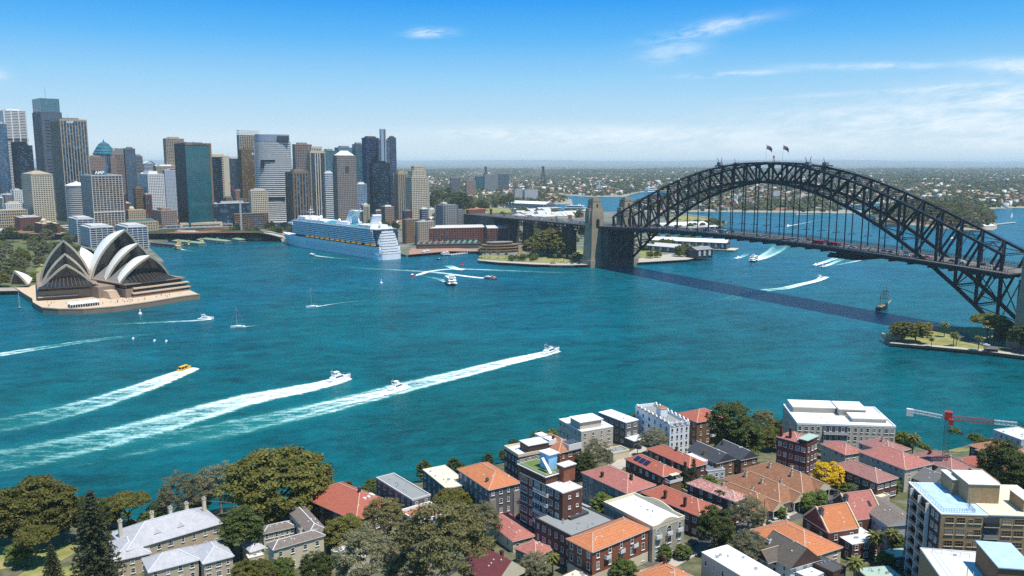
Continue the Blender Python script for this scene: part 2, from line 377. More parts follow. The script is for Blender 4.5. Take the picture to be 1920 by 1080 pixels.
def farland_mat():
 m = bpy.data.materials.new('suburb_ground'); m.use_nodes = True; nt = m.node_tree; nt.nodes.clear(); T = NT(nt)
 g = T.n('ShaderNodeNewGeometry').outputs['Position']
 x, y, z = T.sep(g)
 n = T.noise(g, .012, 6, .7)
 n2 = T.noise(g, .0011, 4, .6)
 vor = T.n('ShaderNodeTexVoronoi', ins={'Vector': g, 'Scale': .028})
 w = T.sep(vor.outputs['Color'])
 green = T.mix(n, (.028, .042, .014), (.085, .085, .042))
 col = T.mix(T.m('GREATER_THAN', w[0], .80), green, (.24, .12, .08))
 col = T.mix(T.m('GREATER_THAN', w[1], .90), col, (.42, .40, .38))
 col = T.mix(T.m('MULTIPLY', T.m('SUBTRACT', n2, .48), 5, clamp=True), col, green)
 col = T.mix(T.m('MULTIPLY', T.m('SUBTRACT', 5.2, z), .5, clamp=True), col, (.30, .27, .20))
 b = T.n('ShaderNodeBsdfPrincipled', ins={'Base Color': col, 'Roughness': .95, 'Specular IOR Level': .1})
 o = T.n('ShaderNodeOutputMaterial'); nt.links.new(b.outputs[0], o.inputs[0]); return m
nR, nC = gX.shape
ii = np.arange(nR * nC).reshape(nR, nC)
F = np.stack([ii[:-1, :-1], ii[:-1, 1:], ii[1:, 1:], ii[1:, :-1]], -1).reshape(-1, 4)
keep = (gh.ravel()[F] > -2.5).any(1)
FARLAND = put(np_mesh('far_terrain', np.stack([gX, gYY, gh], -1).reshape(-1, 3), F[keep], farland_mat()), 'far_terrain')
tag(FARLAND, kind='structure', label='low wooded suburban plain reaching to the horizon')
# ---------------------------------------------------------------- Kirribilli: the near hillside
SHORE = [(-330, 1000), (-60, 968), (0, 958), (60, 938), (130, 955), (200, 975), (290, 985), (330, 990), (400, 962), (560, 940), (640, 940), (700, 926), (780, 908), (860, 902), (940, 874), (960, 860), (1010, 834), (1060, 818), (1120, 800), (1200, 792),
   (1280, 804), (1360, 818), (1440, 820), (1470, 812), (1560, 822), (1690, 838), (1720, 852), (1780, 850), (1850, 828), (1920, 815), (2000, 805), (2300, 800)]
SH = np.array([at(x, y, 0)[:2] for x, y in SHORE])
_o = np.argsort(SH[:, 0]); SH = SH[_o]
def hill(X, Y):
 ys = np.interp(X, SH[:, 0], SH[:, 1]); d = ys - np.asarray(Y)
 h = 1.6 + 8.0 * (1 - np.exp(-np.clip(d, 0, None) / 30)) + np.clip(d, 0, None) * .035
 return np.where(d > 0, h, np.where(d > -2, 1.6 - (1.6 + 3) * (-d) / 2, -3))
hX, hY = np.meshgrid(np.linspace(-330, 330, 331), np.linspace(60, 480, 281))
hZ = hill(hX, hY)
ii = np.arange(hX.size).reshape(hX.shape)
F = np.stack([ii[:-1, :-1], ii[:-1, 1:], ii[1:, 1:], ii[1:, :-1]], -1).reshape(-1, 4)
F = F[(hZ.ravel()[F] > -2.9).any(1)]
HILL = put(np_mesh('hillside_ground', np.stack([hX, hY, hZ], -1).reshape(-1, 3), F,
  mat('garden_soil', (.075, .088, .032), .95, .4, .12, col2=(.15, .135, .085)), smooth=True), 'hillside_ground')
tag(HILL, kind='structure', label='sloping gardens and yards above the harbour')
def gz(X, Y): return float(hill(X, Y))
def gat(px, py, lift=0.0):
 "where the ray of a pixel meets the near hillside (plus lift)"
 z = 5.0
 for _ in range(30):
  p = at(px, py, z + lift); z = .5 * z + .5 * max(0.0, gz(p.x, p.y))
 return Vector((p.x, p.y, z))
def drape(name, px, m, lift=.06, label=None, w=None):
 "a sheet lying on the hillside: polyline of pixels with a width"
 P = [gat(x, y) for x, y in px]; Q = []
 for a, b in zip(P, P[1:]):
  n = max(1, int((b - a).length / 3))
  Q += [a.lerp(b, k / n) for k in range(n)]
 Q.append(P[-1]); mb = MB(); vs = []
 ROADP.extend((q, w) for q in Q)
 for k, p in enumerate(Q):
  d = (Q[min(k + 1, len(Q) - 1)] - Q[max(k - 1, 0)]); d.z = 0; d.normalize(); nrm = Vector((-d.y, d.x, 0))
  for t in (-1, -.33, .33, 1):
   q = p + nrm * w / 2 * t; vs.append((q.x, q.y, gz(q.x, q.y) + lift))
 fs = [(4 * k + j, 4 * k + 4 + j, 4 * k + 5 + j, 4 * k + 1 + j) for k in range(len(Q) - 1) for j in range(3)]
 mb.add(vs, fs); return tag(mb.build(name, m), kind='structure', label=label)
# ---------------------------------------------------------------- city towers
GRID_A = R(44)
def foot(pxl, pxc, pxr, Y, a, zref=30):
 "corner point, angle and the two lengths of a building whose near corner shows at pxc"
 def X_at(px, YY, z): return (px - 960) / FPX * (YY * _c - (z - CAMH) * _s)
 C = Vector((X_at(pxc, Y, zref), Y, 0))
 def ln(px, ex, ey):
  k = (px - 960) / FPX; o = -(zref - CAMH) * _s
  return (k * (C.y * _c + o) - C.x) / (ex - k * ey * _c)
 W = max(4, ln(pxr, math.cos(a), math.sin(a))); D = max(4, min(70, ln(pxl, -math.sin(a), math.cos(a)))) if pxl < pxc else 25
 return C, min(W, 130), D
def ztop(py, Y): return aty(960, py, Y).z
G_DARK = lambda: glass_mat('dark_glass', (.014, .038, .068), .06, .9, (.10, .19, .28), .18, cells=(4.2, 3.7))
G_BLUE = lambda: glass_mat('blue_glass', (.03, .11, .22), .07, .7, (.16, .2, .22), .14, cells=(4.2, 3.7))
G_TEAL = lambda: glass_mat('teal_glass', (.003, .12, .14), .05, .35, (.03, .12, .13), .0, cells=(6, 3.7), spec=.8)
G_BRN = lambda: glass_mat('bronze_glass', (.10, .062, .022), .1, .6, (.24, .17, .08), .12, cells=(4.2, 3.7))
G_GRN = lambda: glass_mat('green_glass', (.025, .14, .18), .08, .6, (.12, .2, .22), .1, cells=(4.2, 3.7))
def facade(root, W, D, z1, style, fm, gm, fl=3.8, bay=3.6, z0=0.0, x0=0.0, y0=0.0, sp=.42, pier=.45, name=('facade_glass', 'facade_frame'), dep=.45):
 "glass core + modelled frame (floors as ledges, piers as fins)"
 c = MB(); c.box(x0, x0 + W, y0, y0 + D, z0, z1); g = c.build(name[0], gm, root)
 b = MB(); n = max(1, int(round((z1 - z0) / fl))); fh = (z1 - z0) / n; e = dep
 if style in ('grid', 'bands'):
  s = sp * fh
  for k in range(n + 1):
   za = z0 + k * fh - s / 2; zb = za + s
   b.box(x0 - e, x0 + W + e, y0 - e, y0 + D + e, max(z0, za), min(z1 + .3, zb) if k < n else z1 + .9)
 if style == 'glass':
  for k in range(0, n + 1, 1):
   za = z0 + k * fh; b.box(x0 - .12, x0 + W + .12, y0 - .12, y0 + D + .12, za, za + .35)
 if style in ('grid', 'fins', 'glass'):
  p = pier if style != 'glass' else .1; q = e * (.9 if style == 'grid' else 1.5) if style != 'glass' else .15
  for L, ax in ((W, 0), (D, 1)):
   m = max(1, int(round(L / bay)))
   for k in range(m + 1):
    t = k * L / m; w = p * L / m / 2 if 0 < k < m else p * L / m * .7
    for side in (0, 1):
     if ax == 0: b.box(x0 + t - w, x0 + t + w, (y0 - q if side == 0 else y0 + D - .05), (y0 + .05 if side == 0 else y0 + D + q), z0, z1 + .85)
     else: b.box((x0 - q if side == 0 else x0 + W - .05), (x0 + .05 if side == 0 else x0 + W + q), y0 + t - w, y0 + t + w, z0, z1 + .82)
 if style in ('fins',):
  b.box(x0 - e * 1.6, x0 + W + e * 1.6, y0 - e * 1.6, y0 + D + e * 1.6, z1 - 3.0, z1 + 1.2)
 b.build(name[1], fm, root); return fh
def roof_plant(root, W, D, z, m, seed=0, h=4.0):
 r = random.Random(seed); b = MB()
 b.box(-.3, W + .3, -.3, D + .3, z + .3, z + .95)
 b.box(W * .2, W * .78, D * .25, D * .8, z + .9, z + .9 + h)
 for _ in range(5):
  x = r.uniform(.05, .8) * W; y = r.uniform(.05, .8) * D; b.box(x, x + r.uniform(2, 5), y, y + r.uniform(2, 5), z + .9, z + 1 + r.uniform(1.2, 3))
 b.cyl((W * .5, D * .5, z), (W * .5, D * .5, z + h + 6), .25, .1, 5)
 b.build('roof_plant', m, root)
def lettering(root, txt, size, m, loc, rot, name='sign_lettering'):
 cu = bpy.data.curves.new(name, 'FONT'); cu.body = txt; cu.size = size; cu.extrude = .12 * size * .3; cu.align_x = 'CENTER'; cu.align_y = 'CENTER'
 cu.offset = size * .02
 t_ = bpy.data.objects.new(name, cu); COL.objects.link(t_); bpy.context.view_layer.update(); me = bpy.data.meshes.new_from_object(t_); bpy.data.objects.remove(t_); me.materials.clear(); me.materials.append(m); o = put(me, name); o.parent = root; o.location = loc; o.rotation_euler = rot
 return o
M_WHITE = mat('white_paint', (.74, .73, .70), .6, .1, .2)
M_LTGREY = mat('light_grey_concrete', (.50, .49, .47), .8, .15, .1)
M_GREY = mat('grey_concrete', (.24, .235, .225), .8, .15, .1)
M_DKGREY = mat('dark_grey_cladding', (.055, .058, .065), .6, .2, .1)
M_BLACK = mat('black_cladding', (.016, .017, .02), .5, .2, .1)
M_TAN = mat('tan_concrete', (.40, .32, .22), .8, .15, .1)
M_CREAM = mat('cream_concrete', (.56, .48, .35), .8, .15, .1)
M_BROWN = mat('brown_concrete', (.22, .145, .085), .8, .18, .1)
M_PINKST = mat('pink_granite', (.30, .21, .165), .8, .15, .1)
M_BLUEST = mat('blue_grey_granite', (.10, .11, .125), .6, .2, .1)
M_SILVER = mat('silver_metal', (.45, .47, .5), .35, .1, .1, metal=.5)
M_SIGNW = mat('white_sign', (.85, .85, .85), .5, 0, 1)
M_REDM = mat('red_paint', (.42, .035, .03), .55, .15, .3)
M_BRICK = mat('red_brick', (.20, .075, .045), .9, .25, .5, col2=(.145, .058, .04))
def tower(label, l, c, r, py, Y, style, fm, gm, a=GRID_A, cat='tower', name='office_tower', plant=M_LTGREY, group=None, base=2.5, h=4.0, **k):
 C, W, D = foot(l, c, r, Y, a, zref=.55 * ztop(py, Y)); z1 = ztop(py, Y) - base
 o = thing(name, label, cat, (C.x, C.y, base), a, group)
 facade(o, W, D, z1, style, fm, gm, **k)
 if plant: roof_plant(o, W, D, z1, plant, int(abs(l) * 7 + Y), h)
 return o, W, D, z1
def skyline():
 FR = (R(90), 0, 0); FL = (R(90), 0, R(-90))
 tower('dark blue glass tower at the left edge beside the tall white banded tower', -18, 1, 19, 232, 1900, 'glass', M_BLUEST, G_BLUE())
 o, W, D, z = tower('tall white tower with close horizontal bands and one dark plant floor', 4, 14, 56, 207, 2060, 'bands', M_WHITE, G_DARK(), sp=.5, dep=.8, plant=M_WHITE)
 b = MB(); b.box(-.9, W + .9, -.9, D + .9, z * .72, z * .72 + 4.5); b.build('plant_floor_louvre', M_BLACK, o)
 for xx in (.02, .33, .66, .98):
  b = MB(); b.box(W * xx - 1.3, W * xx + 1.3, -1.2, .2, 0, z + 1); b.build('corner_column', M_WHITE, o)
 o, W, D, z = tower('black stepped glass tower between the white banded tower and the tallest tower', 26, 42, 66, 273, 1880, 'grid', M_BLACK, G_DARK(), pier=.12, sp=.25, dep=.2, plant=M_BLACK)
 b = MB(); b.box(-.3, W * .6, 0, D, z + .5, z + 9); b.build('upper_step', M_BLACK, o)
 o, W, D, z = tower('tallest tower of the skyline, slate grey with a teal glass crown and mast', 60, 84, 122, 210, 2010, 'grid', M_BLUEST, G_BLUE(), pier=.35, sp=.5, dep=.25, plant=None)
 zc = ztop(184, 2010) - 2.5
 facade(o, W * .93, D * .93, zc, 'glass', M_SILVER, G_GRN(), z0=z, x0=W * .02, y0=D * .03, name=('crown_glass', 'crown_frame'))
 b = MB(); b.box(W * .05, W * .5, D * .05, D * .5, z + .5, z + (zc - z) * .55); b.build('crown_screen', M_BLUEST, o)
 b = MB(); b.cyl((W * .45, D * .4, zc), (W * .45, D * .4, zc + 30), .7, .25, 6); b.build('mast', M_SILVER, o)
 for k in range(18):
  zz = z * (.40 + .0305 * k)
  if k not in (6, 7): MB().box(W * .15, W * .42, -.5, .1, zz, zz + 2.0).build('dark_louvre', M_BLACK, o)
 o, W, D, z = tower('tall tower with tan vertical fins over dark glass and a roof sign', 101, 119.5, 168, 224, 1790, 'fins', M_TAN, G_DARK(), bay=5.6, pier=.26, fl=3.8, plant=M_GREY)
 b = MB(); b.box(W * .18, W * .62, -1.05, -.7, z - 8.5, z - 2.2); b.build('sign_board', M_DKGREY, o)
 lettering(o, 'AMP', 7.5, M_SIGNW, (W * .36, -1.15, z - 5.4), FR)
 b = MB(); b.box(W * .53, W * .60, -1.15, -1.05, z - 7.6, z - 3.2); b.build('sign_square', mat('sign_blue', (.02, .2, .42), .5, 0, 1), o)
 b = MB(); b.cyl((W * .4, D * .3, z), (W * .4, D * .3, z + 14), .4, .15, 5); b.box(W * .55, W * .8, D * .2, D * .5, z, z + 5); b.build('roof_mast', M_GREY, o)
 o, W, D, z = tower('cream hotel block with deep square windows and a tan hipped roof', 45, 63, 101, 330, 1620, 'grid', M_CREAM, G_DARK(), bay=4.3, pier=.40, sp=.5, plant=None, dep=.7)
 b = MB(); b.box(-1, W + 1, -1, D + 1, z + .9, z + 4); b.add([(0, 0, z + 4), (W, 0, z + 4), (W, D, z + 4), (0, D, z + 4), (W * .3, D * .4, z + 10), (W * .7, D * .6, z + 10)], [(0, 1, 5, 4), (1, 2, 5), (2, 3, 4, 5), (3, 0, 4)]); b.build('roof', M_TAN, o)
 C = aty(137, 349, 1600); z = C.z - 2.5; o = thing('round_tower', 'round banded tower with a white conical roof beside the finned tower', 'tower', (C.x, 1612, 2.5))
 b = MB(); b.lathe([(18.6, 0), (18.6, z)], 28); b.build('facade_glass', G_DARK(), o)
 b = MB()
 for k in range(int(z / 3.7) + 1): b.lathe([(18.6, k * 3.7), (19.4, k * 3.7), (19.4, k * 3.7 + 1.9), (18.6, k * 3.7 + 1.9)], 28)
 b.build('floor_band', M_LTGREY, o)
 b = MB(); b.lathe([(20.2, z), (20.2, z + 1.6), (9, z + 6), (3, z + 7), (3, z + 9), (.3, z + 9.4)], 28); b.build('roof', M_WHITE, o)
 o, W, D, z = tower('wide brown glass block with white mullions and a sign box on its roof', 155, 175, 231.5, 331, 1490, 'grid', M_LTGREY, G_BRN(), bay=5.6, pier=.16, sp=.16, fl=3.9, plant=M_GREY, dep=.6)
 b = MB(); b.box(-1, W + 1, -1, D + 1, z + .9, z + 2.6); b.build('cornice', M_LTGREY, o)
 b = MB(); b.box(-.7, W + .7, -.95, -.5, z * .40, z * .40 + 1.6); b.build('mid_band', M_WHITE, o)
 b = MB(); b.box(W * .18, W * .55, D * .12, D * .4, z + 2.5, z + 11); b.build('sign_box', M_DKGREY, o)
 lettering(o, 'AMP', 8.0, M_SIGNW, (W * .32, D * .12 - .25, z + 6.6), FR)
 b = MB(); b.box(W * .455, W * .54, D * .12 - .3, D * .12, z + 3.5, z + 10); b.build('sign_square', _mats['sign_blue'], o)
 tower('pink granite block in front of the stepped glass dome', 167, 172, 199, 295, 2090, 'grid', M_PINKST, G_DARK(), plant=M_PINKST, sp=.5, pier=.5)
 tower('pink granite wing to the right of the stepped glass dome', 208, 211, 220, 295, 2130, 'grid', M_PINKST, G_DARK(), plant=M_PINKST, sp=.5, pier=.5)
 C = aty(193, 300, 2180); o = thing('domed_tower', 'dark tower topped by a stepped teal glass dome and spike', 'tower', (C.x, 2190, 2.5))
 zt = ztop(290, 2180) - 2.5
 b = MB(); b.lathe([(27, 0), (27, zt)], 20); b.build('facade_glass', G_BLUE(), o)
 b = MB(); b.lathe([(28, zt), (28, zt + 3), (24, zt + 8), (24, zt + 10), (19, zt + 17), (19, zt + 19), (13, zt + 25), (13, zt + 27), (7, zt + 31), (2, zt + 33.5), (.4, zt + 40)], 24); b.build('dome', G_GRN(), o)
 b = MB()
 for q in ((24.4, zt + 8.5), (19.4, zt + 17.5), (13.4, zt + 25.4)): b.lathe([(q[0], q[1]), (q[0] + .7, q[1]), (q[0] + .7, q[1] + 1.2), (q[0], q[1] + 1.2)], 24)
 b.build('dome_ring', M_SILVER, o)
 o, W, D, z = tower('grey tower with an open frame at one end of its slanting top', 211, 215, 243, 290, 2150, 'grid', M_PINKST, G_DARK(), plant=None, sp=.4, pier=.3)
 b = MB(); b.add([(0, 0, z), (W, 0, z), (W, D, z), (0, D, z), (W * .3, 0, z + 16), (W, 0, z + 17), (W, D, z + 17), (W * .3, D, z + 16)], [(0, 1, 5, 4), (1, 2, 6, 5), (2, 3, 7, 6), (3, 0, 4, 7), (4, 5, 6, 7)]); b.build('slanted_top', M_GREY, o)
 b = MB(); b.box(-1, W * .32, -.5, .8, z + 14.6, z + 16.4); b.box(-1, .8, -.5, .8, z, z + 15); b.build('open_frame', M_GREY, o)
 tower('blue grey tower joined to the slant topped tower', 236, 238, 256, 279, 2120, 'fins', M_BLUEST, G_BLUE(), plant=M_GREY)
 tower('slim grey banded tower right of the blue grey tower', 254, 256, 270, 293, 2220, 'bands', M_GREY, G_DARK(), plant=M_GREY)
 o, W, D, z = tower('pale low tower with a white curved roof seen in a gap of the skyline', 270, 273, 293, 307, 2300, 'bands', M_LTGREY, G_BLUE(), plant=None)
 b = MB(); b.loft([[(x, y, z + .9 + 7 * math.sin(math.pi * t)) for x, y in ((W * t, -1), (W * t, D + 1))] for t in [k / 10 for k in range(11)]], False, False, close=False); b.build('curved_roof', M_WHITE, o)
 tower('tan block with white plant box behind the pale grid hotel', 290, 296, 333, 312, 2120, 'grid', M_TAN, G_DARK(), plant=M_WHITE)
 o, W, D, z = tower('pale blue white hotel slab with a tiny window grid and red roof letters', 307, 312, 337, 320, 1950, 'grid', mat('pale_blue_concrete', (.46, .50, .56), .8, .1, .1), G_BLUE(), bay=3.0, fl=3.2, pier=.5, sp=.5, plant=M_LTGREY)
 b = MB(); b.box(W * .35, W * .95, -.5, .0, z + 1.2, z + 4); b.build('roof_sign', M_REDM, o)
 tower('white hotel block with rows of dark windows left of the teal tower', 262, 280, 309, 327, 1800, 'grid', M_WHITE, G_DARK(), bay=3.6, fl=3.5, pier=.35, sp=.45, plant=M_WHITE, h=6)
 tower('brown brick block below the white hotel', 251, 256, 270, 354, 1790, 'bands', M_BROWN, G_BRN(), plant=M_BROWN)
 tower('tan gridded tower rising behind the teal glass tower', 310, 315, 348, 260, 2150, 'grid', M_TAN, G_DARK(), bay=4.5, pier=.3, sp=.4, plant=M_TAN)
 o, W, D, z = tower('dark teal mirror glass tower with a brown stone edge near the quay', 331, 351, 399, 269, 1560, 'glass', M_DKGREY, G_TEAL(), plant=M_GREY, h=2)
 b = MB(); b.box(W - 3.2, W + .6, -.8, D + .4, 0, z + 1); b.box(-.3, W + .2, -.8, -.4, z - 2.5, z + 1.1); b.build('stone_edge', M_BROWN, o)
 b = MB(); b.box(-.5, -.2, 0, D, 0, z); b.build('side_wall', M_BLACK, o)
 b = MB()
 for k in range(9): b.box(W * (.30 + .06 * k), W * (.335 + .06 * k), -1.0, -.75, z - 2.0, z + .6)
 b.build('roof_letters', M_DKGREY, o)
 o, W, D, z = tower('black banded tower with a notched cream edge', 394, 396, 431, 293, 1800, 'bands', M_BLACK, G_DARK(), sp=.5, plant=M_CREAM)
 b = MB(); b.box(W * .72, W + .8, -.7, D * .5, 0, z + 1.2)
 for k in range(int(z / 3.8)):
  b.box(W * .62, W * .72, -.75, .1, k * 3.8, k * 3.8 + 2.1)
 b.build('notched_edge', M_CREAM, o)
 b = MB(); b.box(-.6, W * .72, -.9, D, z - 1.5, z + 2.2); b.build('cornice', M_CREAM, o)
 tower('dark grey tower behind the construction crane', 427, 430, 453, 298, 2000, 'grid', M_DKGREY, G_DARK(), pier=.2, sp=.25)
 o, W, D, z = tower('tall beige tower topped by a white open frame', 448, 452, 489, 253, 2010, 'grid', M_TAN, G_DARK(), bay=6, pier=.3, sp=.3, plant=None)
 b = MB()
 for zz in (3, 6.5, 10): b.box(-1, W + 1, -1, D + 1, z + zz, z + zz + 1.6)
 for k in range(8): b.box(W * k / 7 - .4, W * k / 7 + .4, -.6, .2, z, z + 11)
 b.build('roof_frame', M_WHITE, o)
 o, W, D, z = tower('bronze gold glass tower with a small sign near its top', 450, 455, 491, 281, 1840, 'glass', M_BROWN, G_BRN(), plant=M_BROWN)
 lettering(o, 'EY', 7, M_SIGNW, (W * .62, -.4, z - 9), FR)
 b = MB(); b.add([(W * .74, -.4, z - 6.2), (W * .95, -.4, z - 7), (W * .95, -.4, z - 4.6)], [(0, 1, 2)]); b.build('sign_wedge', mat('yellow_sign', (.8, .55, .02), .5, 0, 1), o)
 C = aty(507, 300, 1650); o = thing('curved_tower', 'broad curved tower ringed by white sunshade bands with a blue grey crown', 'tower', (C.x, 1668, 2.5), R(20))
 zt = ztop(266, 1650) - 2.5; zc = ztop(252, 1650) - 2.5
 def oval(a, b2, off=0): return [((a + off) * math.copysign(abs(math.cos(t)) ** .75, math.cos(t)), (b2 + off) * math.copysign(abs(math.sin(t)) ** .75, math.sin(t))) for t in [2 * math.pi * k / 36 for k in range(36)]]
 b = MB(); b.prism(oval(35, 24), 0, zt); b.build('facade_glass', glass_mat('navy_glass', (.02, .022, .05), .1, .7, (.2, .2, .22), .1, cells=(5, 3.8)), o)
 b = MB(); n = int(zt / 3.85)
 for k in range(n + 1): b.prism(oval(35, 24, .9), k * 3.85, k * 3.85 + 1.75, bottom=True)
 b.build('sunshade_band', M_WHITE, o)
 b = MB(); b.prism(oval(33, 22), zt, zc); b.build('crown', mat('crown_metal', (.26, .31, .38), .45, .1, .1), o)
 b = MB(); b.box(8, 30, -26, -8, zt + 2, zc - 3); b.build('crown_window', M_DKGREY, o)
 b = MB(); b.box(-25, -19, -24.5, -10, zt * .70, zt * .70 + 16); b.box(-19, 2, -25.3, -10, zt * .77, zt * .77 + 5); b.box(-30, 18, -25.2, -10, zt * .34, zt * .34 + 6); b.build('sky_garden_opening', M_BLACK, o)
 tower('small cream office block with deep windows below the bronze tower', 469, 472.5, 503, 358, 1580, 'grid', M_CREAM, G_DARK(), bay=3.9, pier=.42, sp=.45, plant=M_LTGREY)
 tower('brown tower of thick vertical ribs right of the curved tower', 538, 551.5, 579, 322.5, 1580, 'fins', M_BROWN, G_DARK(), bay=6.5, pier=.42, plant=M_GREY)
 tower('pinkish grey gridded tower behind the ribbed brown tower', 551, 556, 586, 271, 1960, 'grid', M_PINKST, G_DARK(), bay=5, pier=.3, sp=.4, plant=M_PINKST)
 o, W, D, z = tower('slim golden cream tower with dark corners and a stepped top', 577, 584, 610, 284, 1700, 'fins', M_CREAM, G_DARK(), bay=5.2, pier=.40, plant=None)
 facade(o, W * .7, D * .7, z + 9, 'fins', M_CREAM, G_DARK(), z0=z, x0=W * .15, y0=D * .15, name=('top_glass', 'top_frame'))
 b = MB(); b.box(-1, W * .22, -.9, .1, 0, z * .98); b.box(W * .8, W + .9, -.9, .1, 0, z * .98); b.build('dark_corner', M_DKGREY, o)
 tower('small white banded block between the golden and grey towers', 609, 611, 626, 325, 1660, 'bands', M_WHITE, G_BLUE(), plant=M_WHITE)
 o, W, D, z = tower('grey brown gridded tower with a white pyramid on its roof', 626, 634, 668, 292, 1600, 'grid', mat('grey_brown_concrete', (.27, .22, .18), .8, .15, .1), G_DARK(), bay=3.6, fl=3.6, pier=.42, sp=.42, plant=None)
 b = MB(); b.add([(W * .05, D * .05, z + 1), (W * .95, D * .05, z + 1), (W * .95, D * .95, z + 1), (W * .05, D * .95, z + 1), (W * .3, D * .4, z + 10), (W * .7, D * .6, z + 10)], [(0, 1, 5, 4), (1, 2, 5), (2, 3, 4, 5), (3, 0, 4)]); b.build('roof', M_WHITE, o)
 b = MB(); b.box(W * .42, W * .62, -.8, .1, z * .78, z * .86); b.build('dark_louvre', M_DKGREY, o)
 tower('dark teal glass tower, lowest of three behind the grey brown tower', 604, 610, 632, 283, 2020, 'glass', M_SILVER, G_GRN(), plant=M_GREY)
 tower('dark teal glass tower, middle of three behind the grey brown tower', 629, 636, 664, 277, 2060, 'glass', M_SILVER, G_GRN(), plant=M_GREY)
 tower('dark slab glass tower beside the tall twin winged tower', 662, 668, 683, 271, 2000, 'bands', M_DKGREY, G_GRN(), plant=M_GREY, sp=.25)
 tower('left wing of the tall blue tower with thin red brown ledges', 680, 688, 712, 259, 1900, 'bands', mat('maroon_ledge', (.10, .035, .04), .6, .1, .1), G_BLUE(), sp=.2, plant=M_BLUEST, dep=.7)
 o, W, D, z = tower('pale vertical spine between the wings of the tall blue tower', 707, 711, 733, 262, 1890, 'fins', M_BLUEST, G_BLUE(), plant=None, bay=7, pier=.4)
 b = MB(); b.box(W * .2, W * .45, -1.2, D * .5, 0, z + 24); b.box(W * .52, W * .62, -1.4, D * .4, 0, z + 24); b.build('lift_core', M_SILVER, o)
 b = MB(); b.box(W * .45, W * .52, -1.0, D * .4, 0, z + 23); b.build('core_recess', M_BLACK, o)
 tower('right wing of the tall blue tower with thin red brown ledges', 728, 731, 744, 259, 1915, 'bands', _mats['maroon_ledge'], G_BLUE(), sp=.2, plant=M_BLUEST, dep=.7)
 tower('near black glass block in front of the tall blue tower', 694, 699, 732, 306, 1800, 'grid', M_BLACK, G_DARK(), pier=.15, sp=.2, plant=M_BLACK)
 tower('low dark annex right of the near black block', 730, 733, 743, 329, 1790, 'bands', M_DKGREY, G_DARK(), plant=None)
 tower('low glass office with a white end wall below the blue towers', 667, 671, 688, 346, 1700, 'glass', M_WHITE, G_BLUE(), plant=M_WHITE)
 tower('tan apartment tower with dark balcony stripe left of the stepped tower', 740, 748, 763, 325, 1750, 'fins', M_TAN, G_DARK(), bay=5, pier=.5, plant=M_TAN)
 o, W, D, z = tower('stepped cream apartment tower standing alone right of the skyline', 761, 773, 804, 333, 1700, 'grid', M_CREAM, G_DARK(), bay=4.2, pier=.35, sp=.42, plant=None, dep=.7)
 facade(o, W * .78, D * .7, z + 13, 'grid', M_CREAM, G_DARK(), z0=z, x0=W * .1, y0=D * .12, name=('step_glass', 'step_frame'), dep=.7)
 facade(o, W * .5, D * .5, z + 22, 'grid', M_CREAM, G_DARK(), z0=z + 13, x0=W * .24, y0=D * .2, name=('top_glass', 'top_frame'), dep=.6)
 tower('long low dark glass block with a pale roof left of the cream office', 398, 402, 474, 383, 1590, 'glass', M_DKGREY, G_DARK(), cat='building', name='office_block', plant=M_LTGREY)
 tower('low dark brown block in front of the cream office', 437, 441, 503, 402, 1520, 'grid', M_BROWN, G_DARK(), cat='building', name='office_block', plant=None, pier=.2, sp=.3)
 for lb, l, c, r, py, Y in (('left', 108, 146, 176, 412, 1370), ('middle', 148, 170, 213, 428, 1290), ('right', 208, 240, 277, 427, 1260)):
  o, W, D, z = tower('white balconied waterfront apartment block, %s of three behind the shell roofs' % lb, l, c, r, py, Y, 'bands', M_LTGREY, G_BLUE(), cat='building', name='apartment_block', fl=3.3, sp=.26, dep=1.4, plant=None, a=R(38), group='waterfront apartment blocks')
  b = MB(); b.box(-1.5, W + 1.5, -1.5, D + 1.5, z + .3, z + 1.0); b.box(W * .1, W * .9, D * .1, D * .9, z + 1, z + 3.4); b.build('roof', M_LTGREY, o)
  b = MB(); m = max(2, int(W / 7))
  for k in range(m + 1): b.box(W * k / m - .25, W * k / m + .25, -1.3, 0, 0, z)
  for k in range(max(2, int(D / 7)) + 1): q = D * k / max(2, int(D / 7)); b.box(-1.3, 0, q - .25, q + .25, 0, z)
  b.build('balcony_divider', M_WHITE, o)
 tower('brown gridded low block in front of the teal tower', 287, 304, 332, 396, 1540, 'grid', M_PINKST, G_DARK(), cat='building', name='office_block', plant=M_PINKST, pier=.4, sp=.5)
 o, W, D, z = tower('long sandstone customs building beside the quay', 232, 240, 296, 418, 1490, 'grid', M_SAND, G_DARK(), cat='building', name='customs_building', plant=None, fl=4.6, bay=4.5, pier=.5, sp=.4)
 b = MB(); b.box(W * .05, W * .9, D * .15, D * .8, z, z + 5); b.build('roof', mat('copper_green', (.10, .22, .20), .7, .2, .2), o)
 o, W, D, z = tower('tan sandstone block with a small dome behind the customs building', 237, 243, 273, 395, 1560, 'grid', M_SAND, G_DARK(), cat='building', name='office_block', plant=None, pier=.5, sp=.45)
 b = MB(); b.lathe([(5, z), (5, z + 4), (3.6, z + 6.5), (.3, z + 8)], 12, (W * .25, D * .4, 0)); b.build('dome', M_CREAM, o)
 tower('ornate white building with stepped roofs at the left edge', -6, 8, 40, 372, 1720, 'grid', M_CREAM, G_DARK(), cat='building', name='mansion_block', plant=M_WHITE, pier=.55, sp=.5, h=7)
 tower('lower white wing of the ornate building above the gardens', 8, 14, 47, 383, 1650, 'grid', M_WHITE, G_DARK(), cat='building', name='mansion_block', plant=M_CREAM, pier=.5, sp=.5)
 tower('long sandstone museum front behind the garden trees', -30, -22, 52, 396, 1560, 'grid', M_SAND, G_DARK(), cat='building', name='museum', plant=None, pier=.4, sp=.35, fl=5)
